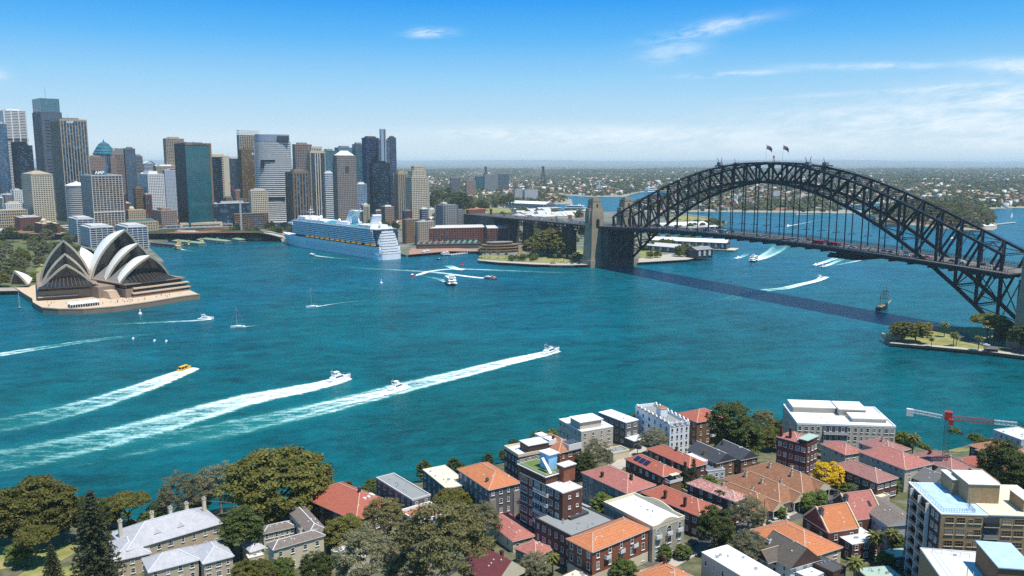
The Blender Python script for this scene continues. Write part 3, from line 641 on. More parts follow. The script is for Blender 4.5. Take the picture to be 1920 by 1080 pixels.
 tower('red brick low block beside the garden trees', 30, 40, 78, 409, 1500, 'grid', M_BRICK, G_DARK(), cat='building', name='brick_block', plant=M_LTGREY, pier=.6, sp=.5, h=2)
 o, W, D, z = tower('brick block with a small cream turret left of the waterfront apartments', 66, 82, 112, 421, 1420, 'grid', M_BRICK, G_DARK(), cat='building', name='brick_block', plant=M_CREAM, pier=.6, sp=.5, h=2)
 b = MB(); b.lathe([(4, z), (4, z + 6), (4.6, z + 6), (2.5, z + 9), (.2, z + 10)], 12, (W * .2, D * .3, 0)); b.build('turret', M_CREAM, o)
 cols = [('grey', M_GREY), ('tan', M_TAN), ('brown', M_BROWN), ('cream', M_CREAM), ('white', M_WHITE), ('pink', M_PINKST), ('red brick', M_BRICK)]
 r = random.Random(31)
 for k in range(52):
  if k < 30: px = r.uniform(5, 640); Y = r.uniform(1640, 2200); py = r.uniform(352, 388)
  else: px = r.uniform(590, 830); Y = r.uniform(1600, 2000); py = r.uniform(382, 397)
  w = r.uniform(7, 17); nm, m = cols[k % 7]
  if ztop(py, Y) < 8: continue
  st = ('grid', 'bands', 'grid', 'fins')[k % 4]
  tower('%s mid rise block in the streets %s' % (nm, 'between the towers' if k < 30 else 'below the stepped cream apartment tower'), px - w * .4, px, px + w, py, Y, st, m, G_DARK(), a=GRID_A + R(r.uniform(-8, 8)), cat='building', name='city_block', plant=(M_LTGREY, M_WHITE, M_GREY)[k % 3], h=2.5,
    group='%s mid rise blocks %s' % (nm, 'between the towers' if k < 30 else 'below the stepped tower'), pier=.4, sp=.45)
skyline()
def site_crane(label, px, py0, py1, Y, jib=38, lean=62, mast=True, red=False):
 b = aty(px, py1, Y); h = ztop(py0, Y) - 3
 o = thing('construction_crane', label, 'crane', (b.x, Y, 3))
 m = MB()
 for sx, sy in ((-1, -1), (1, -1), (1, 1), (-1, 1)): m.box(sx * .9 - .22, sx * .9 + .22, sy * .9 - .22, sy * .9 + .22, 0, h * .6)
 for k in range(int(h * .6 / 3)): m.bar((-.9, -.9, k * 3), (.9, -.9, k * 3 + 3), .25); m.bar((-.9, .9, k * 3), (-.9, -.9, k * 3 + 3), .25)
 m.build('mast', M_WHITE if not red else M_REDM, o)
 m = MB(); m.box(-1.5, 1.5, -1.5, 1.5, h * .6, h * .6 + 3); m.box(2, 7, -1, 1, h * .6 + 1, h * .6 + 3.4); m.build('cab', M_GREY, o)
 m = MB(); e = (-jib * math.cos(R(lean)), 0, h * .6 + 2 + jib * math.sin(R(lean)))
 for q in (-.6, .6): m.bar((0, q, h * .6 + 2), (e[0], q * .3, e[2]), .4)
 m.bar((0, 0, h * .6 + 3.5), (e[0], 0, e[2]), .3); m.bar((4, 0, h * .6 + 3), (e[0], 0, e[2]), .12); m.build('jib', M_REDM if not red else M_WHITE, o)
site_crane('white and red luffing crane standing before the bronze tower', 452, 330, 415, 1500, 34, 58)
site_crane('small crane on the roofline behind the domed tower', 212, 256, 300, 2160, 26, 70)
site_crane('tall red and white crane right of the stepped cream apartment tower', 843, 316, 365, 2600, 42, 80, red=True)
# ---------------------------------------------------------------- the steel arch bridge
B0 = Vector((247.7, 835.3, 0)); BAZ = 2.6518
BD = Vector((math.sin(BAZ), math.cos(BAZ), 0)); BN = Vector((-BD.y, BD.x, 0)); BROT = math.atan2(BD.y, BD.x)
def bpt(s, l, z=0): p = B0 + BD * s + BN * l; return Vector((p.x, p.y, z))
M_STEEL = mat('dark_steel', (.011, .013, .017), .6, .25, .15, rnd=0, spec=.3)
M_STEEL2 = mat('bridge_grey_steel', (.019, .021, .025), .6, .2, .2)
M_GRAN = mat('pylon_granite', (.30, .245, .17), .9, .22, .12, lines=('Z', 2.4, .16), streak=.5)
TRUSS_L = 30.8
def zt_(i): u = (i - 14) / 14; return 134 - 67.8 * (1.257 * u * u - .257 * u ** 4)
def zl_(i): u = (i - 14) / 14; return 115.6 - 104.0 * (1.06 * u * u - .06 * u ** 4)
def zd_(s): return 59.9 - 6.0 * (s / 251.) ** 2 if abs(s) < 262 else (53.5 - max(0, -s - 262) * .016)
XS = [(i - 14) * 503 / 28. for i in range(29)]
def bridge():
 o = thing('arch_bridge', 'long dark steel through arch bridge with stone pylons crossing the harbour', 'bridge', B0, BROT)
 for l in (0, TRUSS_L):
  top = MB(); low = MB()
  for i in range(28):
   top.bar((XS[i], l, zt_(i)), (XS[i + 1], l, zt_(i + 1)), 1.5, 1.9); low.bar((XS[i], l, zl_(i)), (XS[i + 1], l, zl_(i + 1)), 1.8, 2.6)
   top.bar((XS[i], l - .9, zt_(i) + 1.9), (XS[i + 1], l - .9, zt_(i + 1) + 1.9), .12); top.bar((XS[i], l + .9, zt_(i) + 1.9), (XS[i + 1], l + .9, zt_(i + 1) + 1.9), .12)
   for q in (.25, .5, .75):
    zz = zt_(i) * (1 - q) + zt_(i + 1) * q; xx = XS[i] * (1 - q) + XS[i + 1] * q
    for e in (-.9, .9): top.box(xx - .05, xx + .05, l + e - .05, l + e + .05, zz + .8, zz + 1.9)
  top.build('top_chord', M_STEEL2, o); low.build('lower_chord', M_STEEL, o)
  for i in range(29):
   b = MB(); w = 2.1 - .55 * (1 - abs(i - 14) / 14)
   b.box(XS[i] - w / 2, XS[i] + w / 2, l - .75, l + .75, zl_(i), zt_(i))
   b.box(XS[i] - 1.7, XS[i] + 1.7, l - .8, l + .8, zt_(i) - 2.2, zt_(i) + .2); b.box(XS[i] - 1.9, XS[i] + 1.9, l - .82, l + .82, zl_(i) - .3, zl_(i) + 2.6)
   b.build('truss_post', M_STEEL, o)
  for i in range(28):
   b = MB()
   if i < 14: b.bar((XS[i], l, zt_(i)), (XS[i + 1], l, zl_(i + 1)), 1.35, 1.5)
   else: b.bar((XS[i + 1], l, zt_(i + 1)), (XS[i], l, zl_(i)), 1.35, 1.5)
   b.build('truss_diagonal', M_STEEL, o)
  for i in range(29):
   if zl_(i) > zd_(XS[i]) + 3:
    b = MB(); b.box(XS[i] - .42, XS[i] + .42, l - .3, l + .3, zd_(XS[i]) - 1, zl_(i))
    b.build('hanger', M_STEEL, o)
    if l > 5:
     b = MB(); zz = zd_(XS[i]) + 9.0
     b.box(XS[i] - .1, XS[i] + .1, l - 6, l + 6, zz, zz + .45); b.bar((XS[i], l - 5, zz), (XS[i], l, zz + 3), .15); b.bar((XS[i], l + 5, zz), (XS[i], l, zz + 3), .15); b.build('lamp_bracket', M_STEEL, o)
   elif zl_(i) < zd_(XS[i]) - 2: pass
 for nm, zf, wd in (('top_bracing', zt_, .55), ('lower_bracing', zl_, .7)):
  b = MB(); L = TRUSS_L
  for i in range(29):
   if nm == 'lower_bracing' and abs(zf(i) - zd_(XS[i])) < 6: continue
   b.bar((XS[i], 0, zf(i) + .6), (XS[i], L, zf(i) + .6), wd * 1.2, .5); b.bar((XS[i], 0, zf(i) - .8), (XS[i], L, zf(i) - .8), wd * 1.2, .4)
   for k in range(8): b.bar((XS[i], L * k / 8, zf(i) - .8), (XS[i], L * (k + 1) / 8, zf(i) + .6), .2)
   if i < 28 and not (nm == 'lower_bracing' and min(abs(zf(i) - zd_(XS[i])), abs(zf(i + 1) - zd_(XS[i + 1]))) < 8):
    b.bar((XS[i], 0, zf(i)), (XS[i + 1], L, zf(i + 1)), wd); b.bar((XS[i], L, zf(i)), (XS[i + 1], 0, zf(i + 1)), wd)
  b.build(nm, M_STEEL, o)
 b = MB()
 for i in range(29):
  za, zb = zl_(i), zt_(i)
  lo = max(za, zd_(XS[i]) + 10)
  if zb - lo > 6:
   b.bar((XS[i], 0, lo), (XS[i], TRUSS_L / 2, zb), .45); b.bar((XS[i], TRUSS_L, lo), (XS[i], TRUSS_L / 2, zb), .45)
  if za < zd_(XS[i]) - 10:
   b.bar((XS[i], 0, za), (XS[i], TRUSS_L, zd_(XS[i]) - 3), .6); b.bar((XS[i], TRUSS_L, za), (XS[i], 0, zd_(XS[i]) - 3), .6); b.bar((XS[i], 0, za + 1), (XS[i], TRUSS_L, za + 1), .8)
 b.build('sway_bracing', M_STEEL, o)
 ss = [-262 + k * 524 / 40. for k in range(41)]
 def ribbon(l0, l1, top, bot, name, m, ss=ss):
  b = MB(); b.loft([[(s, l0, zd_(s) + bot), (s, l1, zd_(s) + bot), (s, l1, zd_(s) + top), (s, l0, zd_(s) + top)] for s in ss]); return b.build(name, m, o)
 ribbon(-9.2, 40, 0, -1.0, 'deck_slab', mat('deck_concrete', (.06, .06, .062), .85, .2, .1))
 ribbon(1.6, 29.2, .06, .004, 'roadway', mat('worn_roadway', (.15, .145, .14), .85, .2, .2))
 ribbon(-8.9, -1.4, .06, .004, 'footway', mat('footway_asphalt', (.11, .10, .10), .85, .2, .2))
 for l in (-9.2, -4.6, 6, 15, 24, 35, 39.6):
  ribbon(l, l + .4, -.9, -3.6, 'stringer', M_STEEL)
 b = MB()
 for s in XS: b.box(s - .5, s + .5, -9, 39.8, zd_(s) - 5.2, zd_(s) - 1.0)
 b.build('cross_girder', M_STEEL, o)
 for l in (-9.0, -1.2, 32.4, 39.7):
  b = MB(); b.loft([[(s, l, zd_(s) + 2.3), (s, l + .1, zd_(s) + 2.3), (s, l + .1, zd_(s) + 2.5), (s, l, zd_(s) + 2.5)] for s in ss]); b.loft([[(s, l, zd_(s) + 1.1), (s, l + .1, zd_(s) + 1.1), (s, l + .1, zd_(s) + 1.25), (s, l, zd_(s) + 1.25)] for s in ss])
  s = -262
  while s < 262: b.box(s - .07, s + .07, l, l + .1, zd_(s), zd_(s) + 2.5); s += 2.2
  b.build('railing', M_STEEL2, o)
 b = MB()
 for l in (4.6, 8, 11.4, 14.8, 18.2, 21.6, 25):
  s = -250
  while s < 250: b.box(s, s + 5, l - .08, l + .08, zd_(s + 2.5) + .07, zd_(s + 2.5) + .085); s += 12
 b.build('lane_marking', M_WHITE, o)
 b = MB(); b.box(96, 128, -7, 38, 49.5, 52); b.box(98, 126, -7, -6.6, 51, 54); b.bar((96, -7, 50), (128, -7, 53), .5); b.build('maintenance_gantry', M_STEEL, o)
 for sg in (-1, 1):
  b = MB()
  a0 = 255 if sg < 0 else 268; b.box(min(sg * a0, sg * 292), max(sg * a0, sg * 292), -5, 36, -2, 50)
  b.box(min(sg * 251.5, sg * 256), max(sg * 251.5, sg * 256), -3, 34, -2, 13.5)
  ab = b.build('abutment_tower', mat('shade_darkened_stone', (.07, .068, .065), .9, .2, .12, lines=('Z', 2.4, .12), streak=.5), o)  # stone colour darkened to hold the shade under the deck
  for l0 in (-20.5, 29.5):
   b = MB(); l1 = l0 + 21; s0, s1 = sorted((sg * 270 + 3 * (sg + 1), sg * 290 + 3 * (sg + 1)))
   def tier(z0, z1, i0, i1, c=b):
    c.loft([[(s0 + i, l0 + i, z), (s1 - i, l0 + i, z), (s1 - i, l1 - i, z), (s0 + i, l1 - i, z)] for z, i in ((z0, i0), (z1, i1))])
   tier(-2, 9, -2.8, -2.6); tier(9, 12, -1.2, -1.0); tier(12, 50, 0, 1.5)
   ex = 1.5; w = 5.2
   for a0, a1 in ((l0 + ex, (l0 + l1) / 2 - w / 2), ((l0 + l1) / 2 + w / 2, l1 - ex)): b.box(s0 + ex, s1 - ex, a0, a1, 50, 60)
   mid = (l0 + l1) / 2
   arc = [(mid + w / 2 * math.cos(t), 60 + w / 2 * math.sin(t)) for t in [math.pi * k / 8 for k in range(9)]]
   for k in range(8):
    (ya, za), (yb, zb) = arc[k], arc[k + 1]
    b.add([(s0 + ex, ya, za), (s0 + ex, yb, zb), (s1 - ex, yb, zb), (s1 - ex, ya, za), (s0 + ex, ya, 66), (s0 + ex, yb, 66), (s1 - ex, yb, 66), (s1 - ex, ya, 66)], [(0, 1, 2, 3), (0, 4, 5, 1), (3, 2, 6, 7), (4, 7, 6, 5)])
   for a0, a1 in ((l0 + ex, mid - w / 2), (mid + w / 2, l1 - ex)): b.box(s0 + ex, s1 - ex, a0, a1, 60, 66)
   tier(66, 73, 1.5, 2.0); tier(73, 84.5, 3.2, 4.3); tier(84.5, 86.4, 4.0, 4.0); tier(86.4, 88.2, 5.4, 5.4); tier(88.2, 89.4, 7.0, 7.0)
   b.box(s0 + 6, s1 - 6, l0 - .4, l0 + 3, 50, 76); b.box(s0 + 6, s1 - 6, l1 - 3, l1 + .4, 50, 76)
   p = b.build('stone_pylon', M_GRAN, o)
   b = MB(); zc = 80
   for sx in (s0 + 3.1, s1 - 3.4): b.box(sx, sx + .3, mid - .9, mid + .9, zc - 2, zc + 1.5)
   b.box((s0 + s1) / 2 - 1, (s0 + s1) / 2 + 1, l0 - .5, l0 - .3, 57, 66); b.build('slit_window', M_BLACK, p)
 sa = [-292 - k * 12 for k in range(34)]
 b = MB(); b.loft([[(s, -9, zd_(s) - 1.2), (s, 40, zd_(s) - 1.2), (s, 40, zd_(s)), (s, -9, zd_(s))] for s in [-262] + sa]); b.build('approach_deck', mat('approach_road', (.085, .082, .08), .85, .2, .1), o)
 b = MB()
 for l in (-9, 39.6):
  b.loft([[(s, l, zd_(s) + 1), (s, l + .2, zd_(s) + 1), (s, l + .2, zd_(s) + 1.3), (s, l, zd_(s) + 1.3)] for s in sa])
  for s in sa: b.box(s - .1, s + .1, l, l + .2, zd_(s), zd_(s) + 1.3)
 b.build('approach_railing', M_STEEL2, o)
 for l in (-6, 10, 26, 38):
  b = MB()
  for k in range(24):
   s = sa[k]; t = sa[k + 1]; dz = 10.5
   b.bar((s, l, zd_(s) - 2), (t, l, zd_(t) - 2), .8, 1.2); b.bar((s, l, zd_(s) - dz), (t, l, zd_(t) - dz), .8, 1.0); b.bar((s, l, zd_(s) - 2), (s, l, zd_(s) - dz), .6)
   if k % 2: b.bar((s, l, zd_(s) - 2), (t, l, zd_(t) - dz), .6)
   else: b.bar((s, l, zd_(s) - dz), (t, l, zd_(t) - 2), .6)
  b.build('approach_truss', M_STEEL, o)
 for s in (-352, -412, -472, -532):
  for l in (2, 29):
   b = MB(); b.loft([[(s - a, l - c, z), (s + a, l - c, z), (s + a, l + c, z), (s - a, l + c, z)] for z, a, c in ((0, 3.4, 6.6), (10, 3, 6), (10.2, 2.6, 5.6), (zd_(s) - 12, 2.3, 5), (zd_(s) - 11, 3, 6), (zd_(s) - 10.4, 3, 6))]); b.build('approach_pier', _mats['shade_darkened_stone'], o)
 b = MB(); b.loft([[(s, l, z) for l, z in ((-8, 0), (39, 0), (39, zd_(s) - 1.3), (-8, zd_(s) - 1.3))] for s in (-575, -690)]); b.build('approach_wall', _mats['shade_darkened_stone'], o)
 return o
BRIDGE = bridge()
M_NAVY = mat('flag_navy', (.012, .022, .10), .8, .05, .2); M_FLAGW = mat('flag_white', (.75, .75, .75), .8, 0, 1); M_FLAGR = mat('flag_red', (.5, .02, .03), .8, 0, 1)
def flag(s, l, label):
 p = bpt(s, l, zt_(14) + 1.0); o = thing('flagpole', label, 'flag', p)
 b = MB(); b.cyl((0, 0, 0), (0, 0, 17), .22, .1, 8); b.lathe([(.35, 17), (.35, 17.5), (.02, 17.7)], 8); b.build('pole', M_WHITE, o)
 L, Hh = 7.4, 4.0
 def fp(u, v, off=0.0):   # flag surface, drooping and rippled
  return (u * L * .80, off + .55 * math.sin(u * 7 + v) * u, 16.6 - v * Hh - u * u * 3.6)
 b = MB(); n, m = 14, 6
 for i in range(n):
  for j in range(m):
   b.cur = 0; b.quad(fp(i / n, (j + 1) / m), fp((i + 1) / n, (j + 1) / m), fp((i + 1) / n, j / m), fp(i / n, j / m))
 f = b.build('flag', M_NAVY, o)
 b = MB()
 def strip(u0, v0, u1, v1, w, mi, off):
  b.cur = mi; K = 6; du, dv = u1 - u0, (v1 - v0); ln = math.hypot(du * L, dv * Hh); nx, ny = -dv * Hh / ln, du * L / ln
  for k in range(K):
   a, c = k / K, (k + 1) / K; q = []
   for t, sg in ((a, 1), (c, 1), (c, -1), (a, -1)):
    q.append((u0 + du * t + sg * nx * w / L, v0 + dv * t + sg * ny * w / Hh))
   for e in (-off, off): b.quad(*[fp(max(0, uu), vv, e) for uu, vv in q])
 for args in ((0, 0, .5, .5, .28, 0), (0, .5, .5, 0, .28, 0), (.25, 0, .25, .5, .30, 0), (0, .25, .5, .25, .30, 0)): strip(*args, .03)
 for args in ((0, 0, .5, .5, .1, 1), (0, .5, .5, 0, .1, 1), (.25, 0, .25, .5, .14, 1), (0, .25, .5, .25, .14, 1)): strip(*args, .05)
 for u, v, r in ((.25, .76, .62), (.75, .18, .35), (.88, .42, .35), (.62, .44, .35), (.75, .82, .35)):
  b.cur = 0
  for e in (-.03, .03):
   pts = [(u + (r if k % 2 == 0 else r * .45) * math.cos(k * math.pi / 7) / L, v + (r if k % 2 == 0 else r * .45) * math.sin(k * math.pi / 7) / Hh) for k in range(14)]
   b.add([fp(*q, e) for q in pts], [tuple(range(14))])
 b.build('flag_emblem', [M_FLAGW, M_FLAGR], f)
flag(2.5, 5.5, 'blue flag flying on the left of the two poles at the bridge crown')
flag(2.5, TRUSS_L - 2.5, 'blue flag flying on the right of the two poles at the bridge crown')
p = bpt(3, 15.5, 134.4); o = thing('beacon_mast', 'short beacon mast with a red lamp between the two flags', 'beacon', p)
b = MB(); b.box(-1.1, 1.1, -1.1, 1.1, 0, .5)
for q in ((-.8, -.8), (.8, -.8), (.8, .8), (-.8, .8)): b.bar((q[0], q[1], .4), (q[0] * .6, q[1] * .6, 5), .2)
b.box(-.9, .9, -.9, .9, 5, 5.3); b.build('frame', M_STEEL2, o)
b = MB(); b.lathe([(.7, 5.3), (.8, 6.3), (.5, 7), (.1, 7.2)], 10); b.build('lamp', M_REDM, o)
for i, side in ((10.6, 'left'), (17.3, 'right')):
 s = (i - 14) * 503 / 28.; zz = zt_(i) + 1.2
 o = thing('maintenance_crane', 'small grey creeper crane on the arch top %s of the flags' % side, 'crane', bpt(s, 0, zz), BROT)
 b = MB(); b.box(-3.6, 3.6, -1, TRUSS_L + 1, .2, 1.4); b.build('carriage', M_STEEL2, o)
 b = MB(); b.box(-2.5, 2.2, 1, 5, 1.4, 4.6); b.box(-2.5, 2.2, 24, 28, 1.4, 4.2); b.build('cab', M_GREY, o)
 b = MB(); b.bar((-1.5, 2.5, 4), (-3.6, 2.5, 9), .4); b.bar((1.5, 3, 4), (2.8, 3, 9.5), .4); b.bar((-1.5, 26, 4), (-3, 26, 8.4), .35); b.build('jib', M_STEEL2, o)
# ---------------------------------------------------------------- road vehicles
M_TYRE = mat('tyre_rubber', (.015, .015, .016), .9, 0, 1); M_CARGL = glass_mat('car_glass', (.02, .025, .03), .08, .3, share=0)
PAINT = {n: mat('car_paint_' + n, c, .3, .03, .5, spec=.6) for n, c in (('white', (.78, .78, .77)), ('silver', (.42, .43, .45)), ('black', (.02, .02, .022)), ('red', (.5, .015, .02)), ('grey', (.13, .135, .14)), ('blue', (.03, .09, .28)))}
PAINT['yellow'] = mat('car_paint_yellow', (.7, .45, .03), .3, .03, .5)
def car_meshes():
 b = MB()
 sec = [(-2.2, .35, .55, .80), (-2.1, .28, .86, .86), (-1.0, .25, .90, .90), (1.15, .25, .90, .88), (1.9, .28, .80, .84), (2.2, .38, .62, .74)]
 b.loft([[(x, -w, z0), (x, w, z0), (x, w * .98, (z0 + z1) / 2 + .1), (x, w * .9, z1), (x, -w * .9, z1), (x, -w * .98, (z0 + z1) / 2 + .1)] for x, z0, z1, w in sec])
 top = [(-1.75, .72, .88), (-1.2, .62, 1.42), (.35, .62, 1.45), (1.15, .7, .9)]
 b.loft([[(x, -.80, .88), (x, .80, .88), (x, w, z), (x, -w, z)] for x, w, z in top])
 body = b
 g = MB()
 g.loft([[(x, -w - .012 - .05, z0), (x, w + .012 + .05, z0), (x, w + .02, z), (x, -w - .02, z)] for x, w, z, z0 in ((-1.45, .72, 1.3, .95), (.5, .66, 1.36, .95), (.78, .7, 1.18, .95))])
 f = MB(); f.quad((.42, -.6, 1.435), (1.12, -.68, .93), (1.12, .68, .93), (.42, .6, 1.435)); f.quad((-1.22, .6, 1.42), (-1.72, .68, .93), (-1.72, -.68, .93), (-1.22, -.6, 1.42))
 for v, fc in ((f.v, f.f),): 
  g.add([(p[0] + .03 * (1 if p[0] > 0 else -1), p[1], p[2] + .03) for p in v], fc)
 w = MB(); w.cyl((0, -.1, 0), (0, .1, 0), .32, n=12)
 return body, g, w
_cb, _cg, _cw = car_meshes()
CARGLASS = _cg.mesh('window', M_CARGL); CARWHEEL = _cw.mesh('wheel', M_TYRE)
CARBODY = {n: _cb.mesh('body', m) for n, m in PAINT.items()}
def car(colour, loc, rz, label, group=None, cat='car'):
 o = thing('parked_car' if 'parked' in label else 'car', label, cat, loc, rz, group)
 put(CARBODY[colour], 'body', o); put(CARGLASS, 'window', o)
 for x in (-1.35, 1.38):
  for y in (-.72, .72): put(CARWHEEL, 'wheel', o, (x, y, .32))
 return o
def small_car(colour, scale=1.0):
 b = MB(); b.cur = 0; b.add(_cb.v, _cb.f); b.cur = 1; b.add(_cg.v, _cg.f); b.cur = 2
 for x in (-1.35, 1.38):
  for y in (-.72, .72): b.cyl((x, y - .1, .32), (x, y + .1, .32), .32, n=8)
 return b.mesh('car', [PAINT[colour], M_CARGL, M_TYRE])
SMALLCAR = {n: small_car(n) for n in PAINT}
def deck_traffic():
 r = random.Random(5); names = list(SMALLCAR)
 for k in range(74):
  s = r.uniform(-240, 245) if k < 54 else r.uniform(-640, -300); lane = r.choice((3, 6.4, 9.8, 13.2, 16.6, 20, 23.4))
  n = r.choice(['white', 'white', 'silver', 'grey', 'black', 'red', 'blue', 'silver', 'white'])
  c = put(SMALLCAR[n], 'car', None, bpt(s, lane, zd_(s) + .1), BROT + (math.pi if lane > 13 else 0), (1.15, 1.1, 1.15))
  where = 'the bridge deck' if k < 54 else 'the approach viaduct'
  tag(c, '%s car among the traffic on %s' % (n, where), 'car', '%s cars driving on %s' % (n, where))
 for s, l, lb in ((76, 3.5, 'long red bus on the bridge deck, left of its twin'), (92, 3.5, 'long red bus on the bridge deck, right of its twin'), (-60, 10, 'white bus on the bridge deck below the arch crown'), (-330, 10, 'white bus on the approach viaduct by the pylons')):
  o = thing('bus', lb, 'bus', bpt(s, l, zd_(s) + .1), BROT)
  m = MB(); m.box(-6.2, 6.2, -1.25, 1.25, .4, 3.1); m.build('body', mat('bus_red', (.5, .06, .06), .5, .1, .3) if 'red' in lb else M_WHITE, o)
  m = MB(); m.box(-6.0, 6.25, -1.28, 1.28, 1.5, 2.5); m.build('window', M_CARGL, o)
  for x in (-4, 4):
   m = MB(); m.cyl((x, -1.2, .5), (x, 1.2, .5), .5, n=10); m.build('wheel', M_TYRE, o)
deck_traffic()
# ---------------------------------------------------------------- shell roofed opera house on its point
M_TILE = mat('shell_tile', (.82, .79, .72), .35, .05, .12, spec=.5)
M_RIB = mat('shell_concrete', (.52, .45, .33), .8, .18, .2)
M_PINK = mat('pink_granite_paving', (.56, .42, .29), .85, .14, .12)
M_BRNST = mat('brown_granite_cladding', (.25, .185, .135), .85, .16, .2, streak=.4)
M_OGL = glass_mat('topaz_glass', (.022, .02, .018), .12, .4, (.09, .07, .05), .0, cells=(3, 3))
M_SKIRT = mat('bronze_mullion', (.09, .065, .05), .55, .2, .3)
class Frame:
 def __init__(s, o, axis): s.o = Vector(o); s.a = Vector((axis[0], axis[1], 0)).normalized(); s.e = Vector((-s.a.y, s.a.x, 0))
 def __call__(s, x, t, z): p = s.o + s.e * x + s.a * t; return Vector((p.x, p.y, z))
def sphere_tri(F, A, B, inside, Rr):
 n = (A - F).cross(B - F); n2 = n.length_squared
 cc = F + ((B - F).length_squared * n.cross(A - F) * -1 * -1 + (A - F).length_squared * (B - F).cross(n)) / (2 * n2)
 rc = (cc - F).length; Rr = max(Rr, rc * 1.02); h = math.sqrt(Rr * Rr - rc * rc); nn = n.normalized()
 c1, c2 = cc + nn * h, cc - nn * h
 c = c1 if (c1 - inside).length < (c2 - inside).length else c2
 return c, Rr
def shell(root, fr, w, tf, zf, A, Bk, Rr=75, n=12, wb=None):
 "one pointed vault: feet at (+-w, tf, zf), apex A=(t,z), lower ridge end Bk=(t,z)"
 a = fr(0, A[0], A[1]); bk = fr(0, Bk[0], Bk[1]); inside = fr(0, (tf + Bk[0]) / 2, zf - 12)
 b = MB(); inn = MB(); rim = MB(); mouth = []
 for sx in (-1, 1):
  f = fr(sx * w, tf, zf); c, r = sphere_tri(f, a, bk, inside, Rr)
  def P(u, v, off=0.0):
   p = f * (1 - u) + (a * (1 - v) + bk * v) * u; d = (p - c).normalized(); return c + d * (r + off)
  for tgt, off in ((b, 0.0), (inn, -1.3)):
   vs = [P(i / n, j / n, off) for i in range(n + 1) for j in range(n + 1)]
   fs = [(i * (n + 1) + j, (i + 1) * (n + 1) + j, (i + 1) * (n + 1) + j + 1, i * (n + 1) + j + 1) for i in range(n) for j in range(n)]
   if sx < 0: fs = [q[::-1] for q in fs]
   tgt.add(vs, fs)
  for edge in (0, 1):      # rims along the mouth and along the back edge
   pts = [(P(i / n, edge, .12), P(i / n, edge, -1.9 if edge == 0 else -1.2)) for i in range(n + 1)]
   for (p0, q0), (p1, q1) in zip(pts, pts[1:]):
    d = fr.a * (.5 if edge == 0 else -.4)
    back = (P(.5, .12, 0) - P(.5, 0, 0)) if edge == 0 else Vector((0, 0, 0))
    rim.add([p0 + d, p1 + d, q1 + d, q0 + d, p0, p1, q1, q0], [(0, 1, 2, 3), (0, 4, 5, 1), (3, 2, 6, 7), (4, 7, 6, 5)])
  mouth.append([P(i / n, .05, -1.0) for i in range(n + 1)])
 b.build('shell_tiles', M_TILE, root, smooth=True); inn.build('shell_underside', M_RIB, root, smooth=True); rim.build('shell_rim', M_RIB, root)
 g = MB(); mu = MB(); L, Rg = mouth
 for i in range(n): g.quad(L[i], Rg[i], Rg[i + 1], L[i + 1])
 g.build('glass_wall', M_OGL, root)
 for k in range(1, 12):
  t = k / 12.; top = None
  for i in range(n):
   pl, pr = L[i].lerp(Rg[i], t), L[i + 1].lerp(Rg[i + 1], t)
  q0 = L[0].lerp(Rg[0], t); lim = 1 - abs(2 * t - 1) ** 1.6; j = max(1, int(n * lim)); q1 = L[j].lerp(Rg[j], .5 + (t - .5) * .35)
  mu.bar(q0 + fr.a * .15, q1 + fr.a * .15, .28)
 for i in range(2, n, 3): mu.bar(L[i] + fr.a * .2, Rg[i] + fr.a * .2, .3)
 mu.build('mullion', M_SKIRT, root); return L[0], Rg[0], a
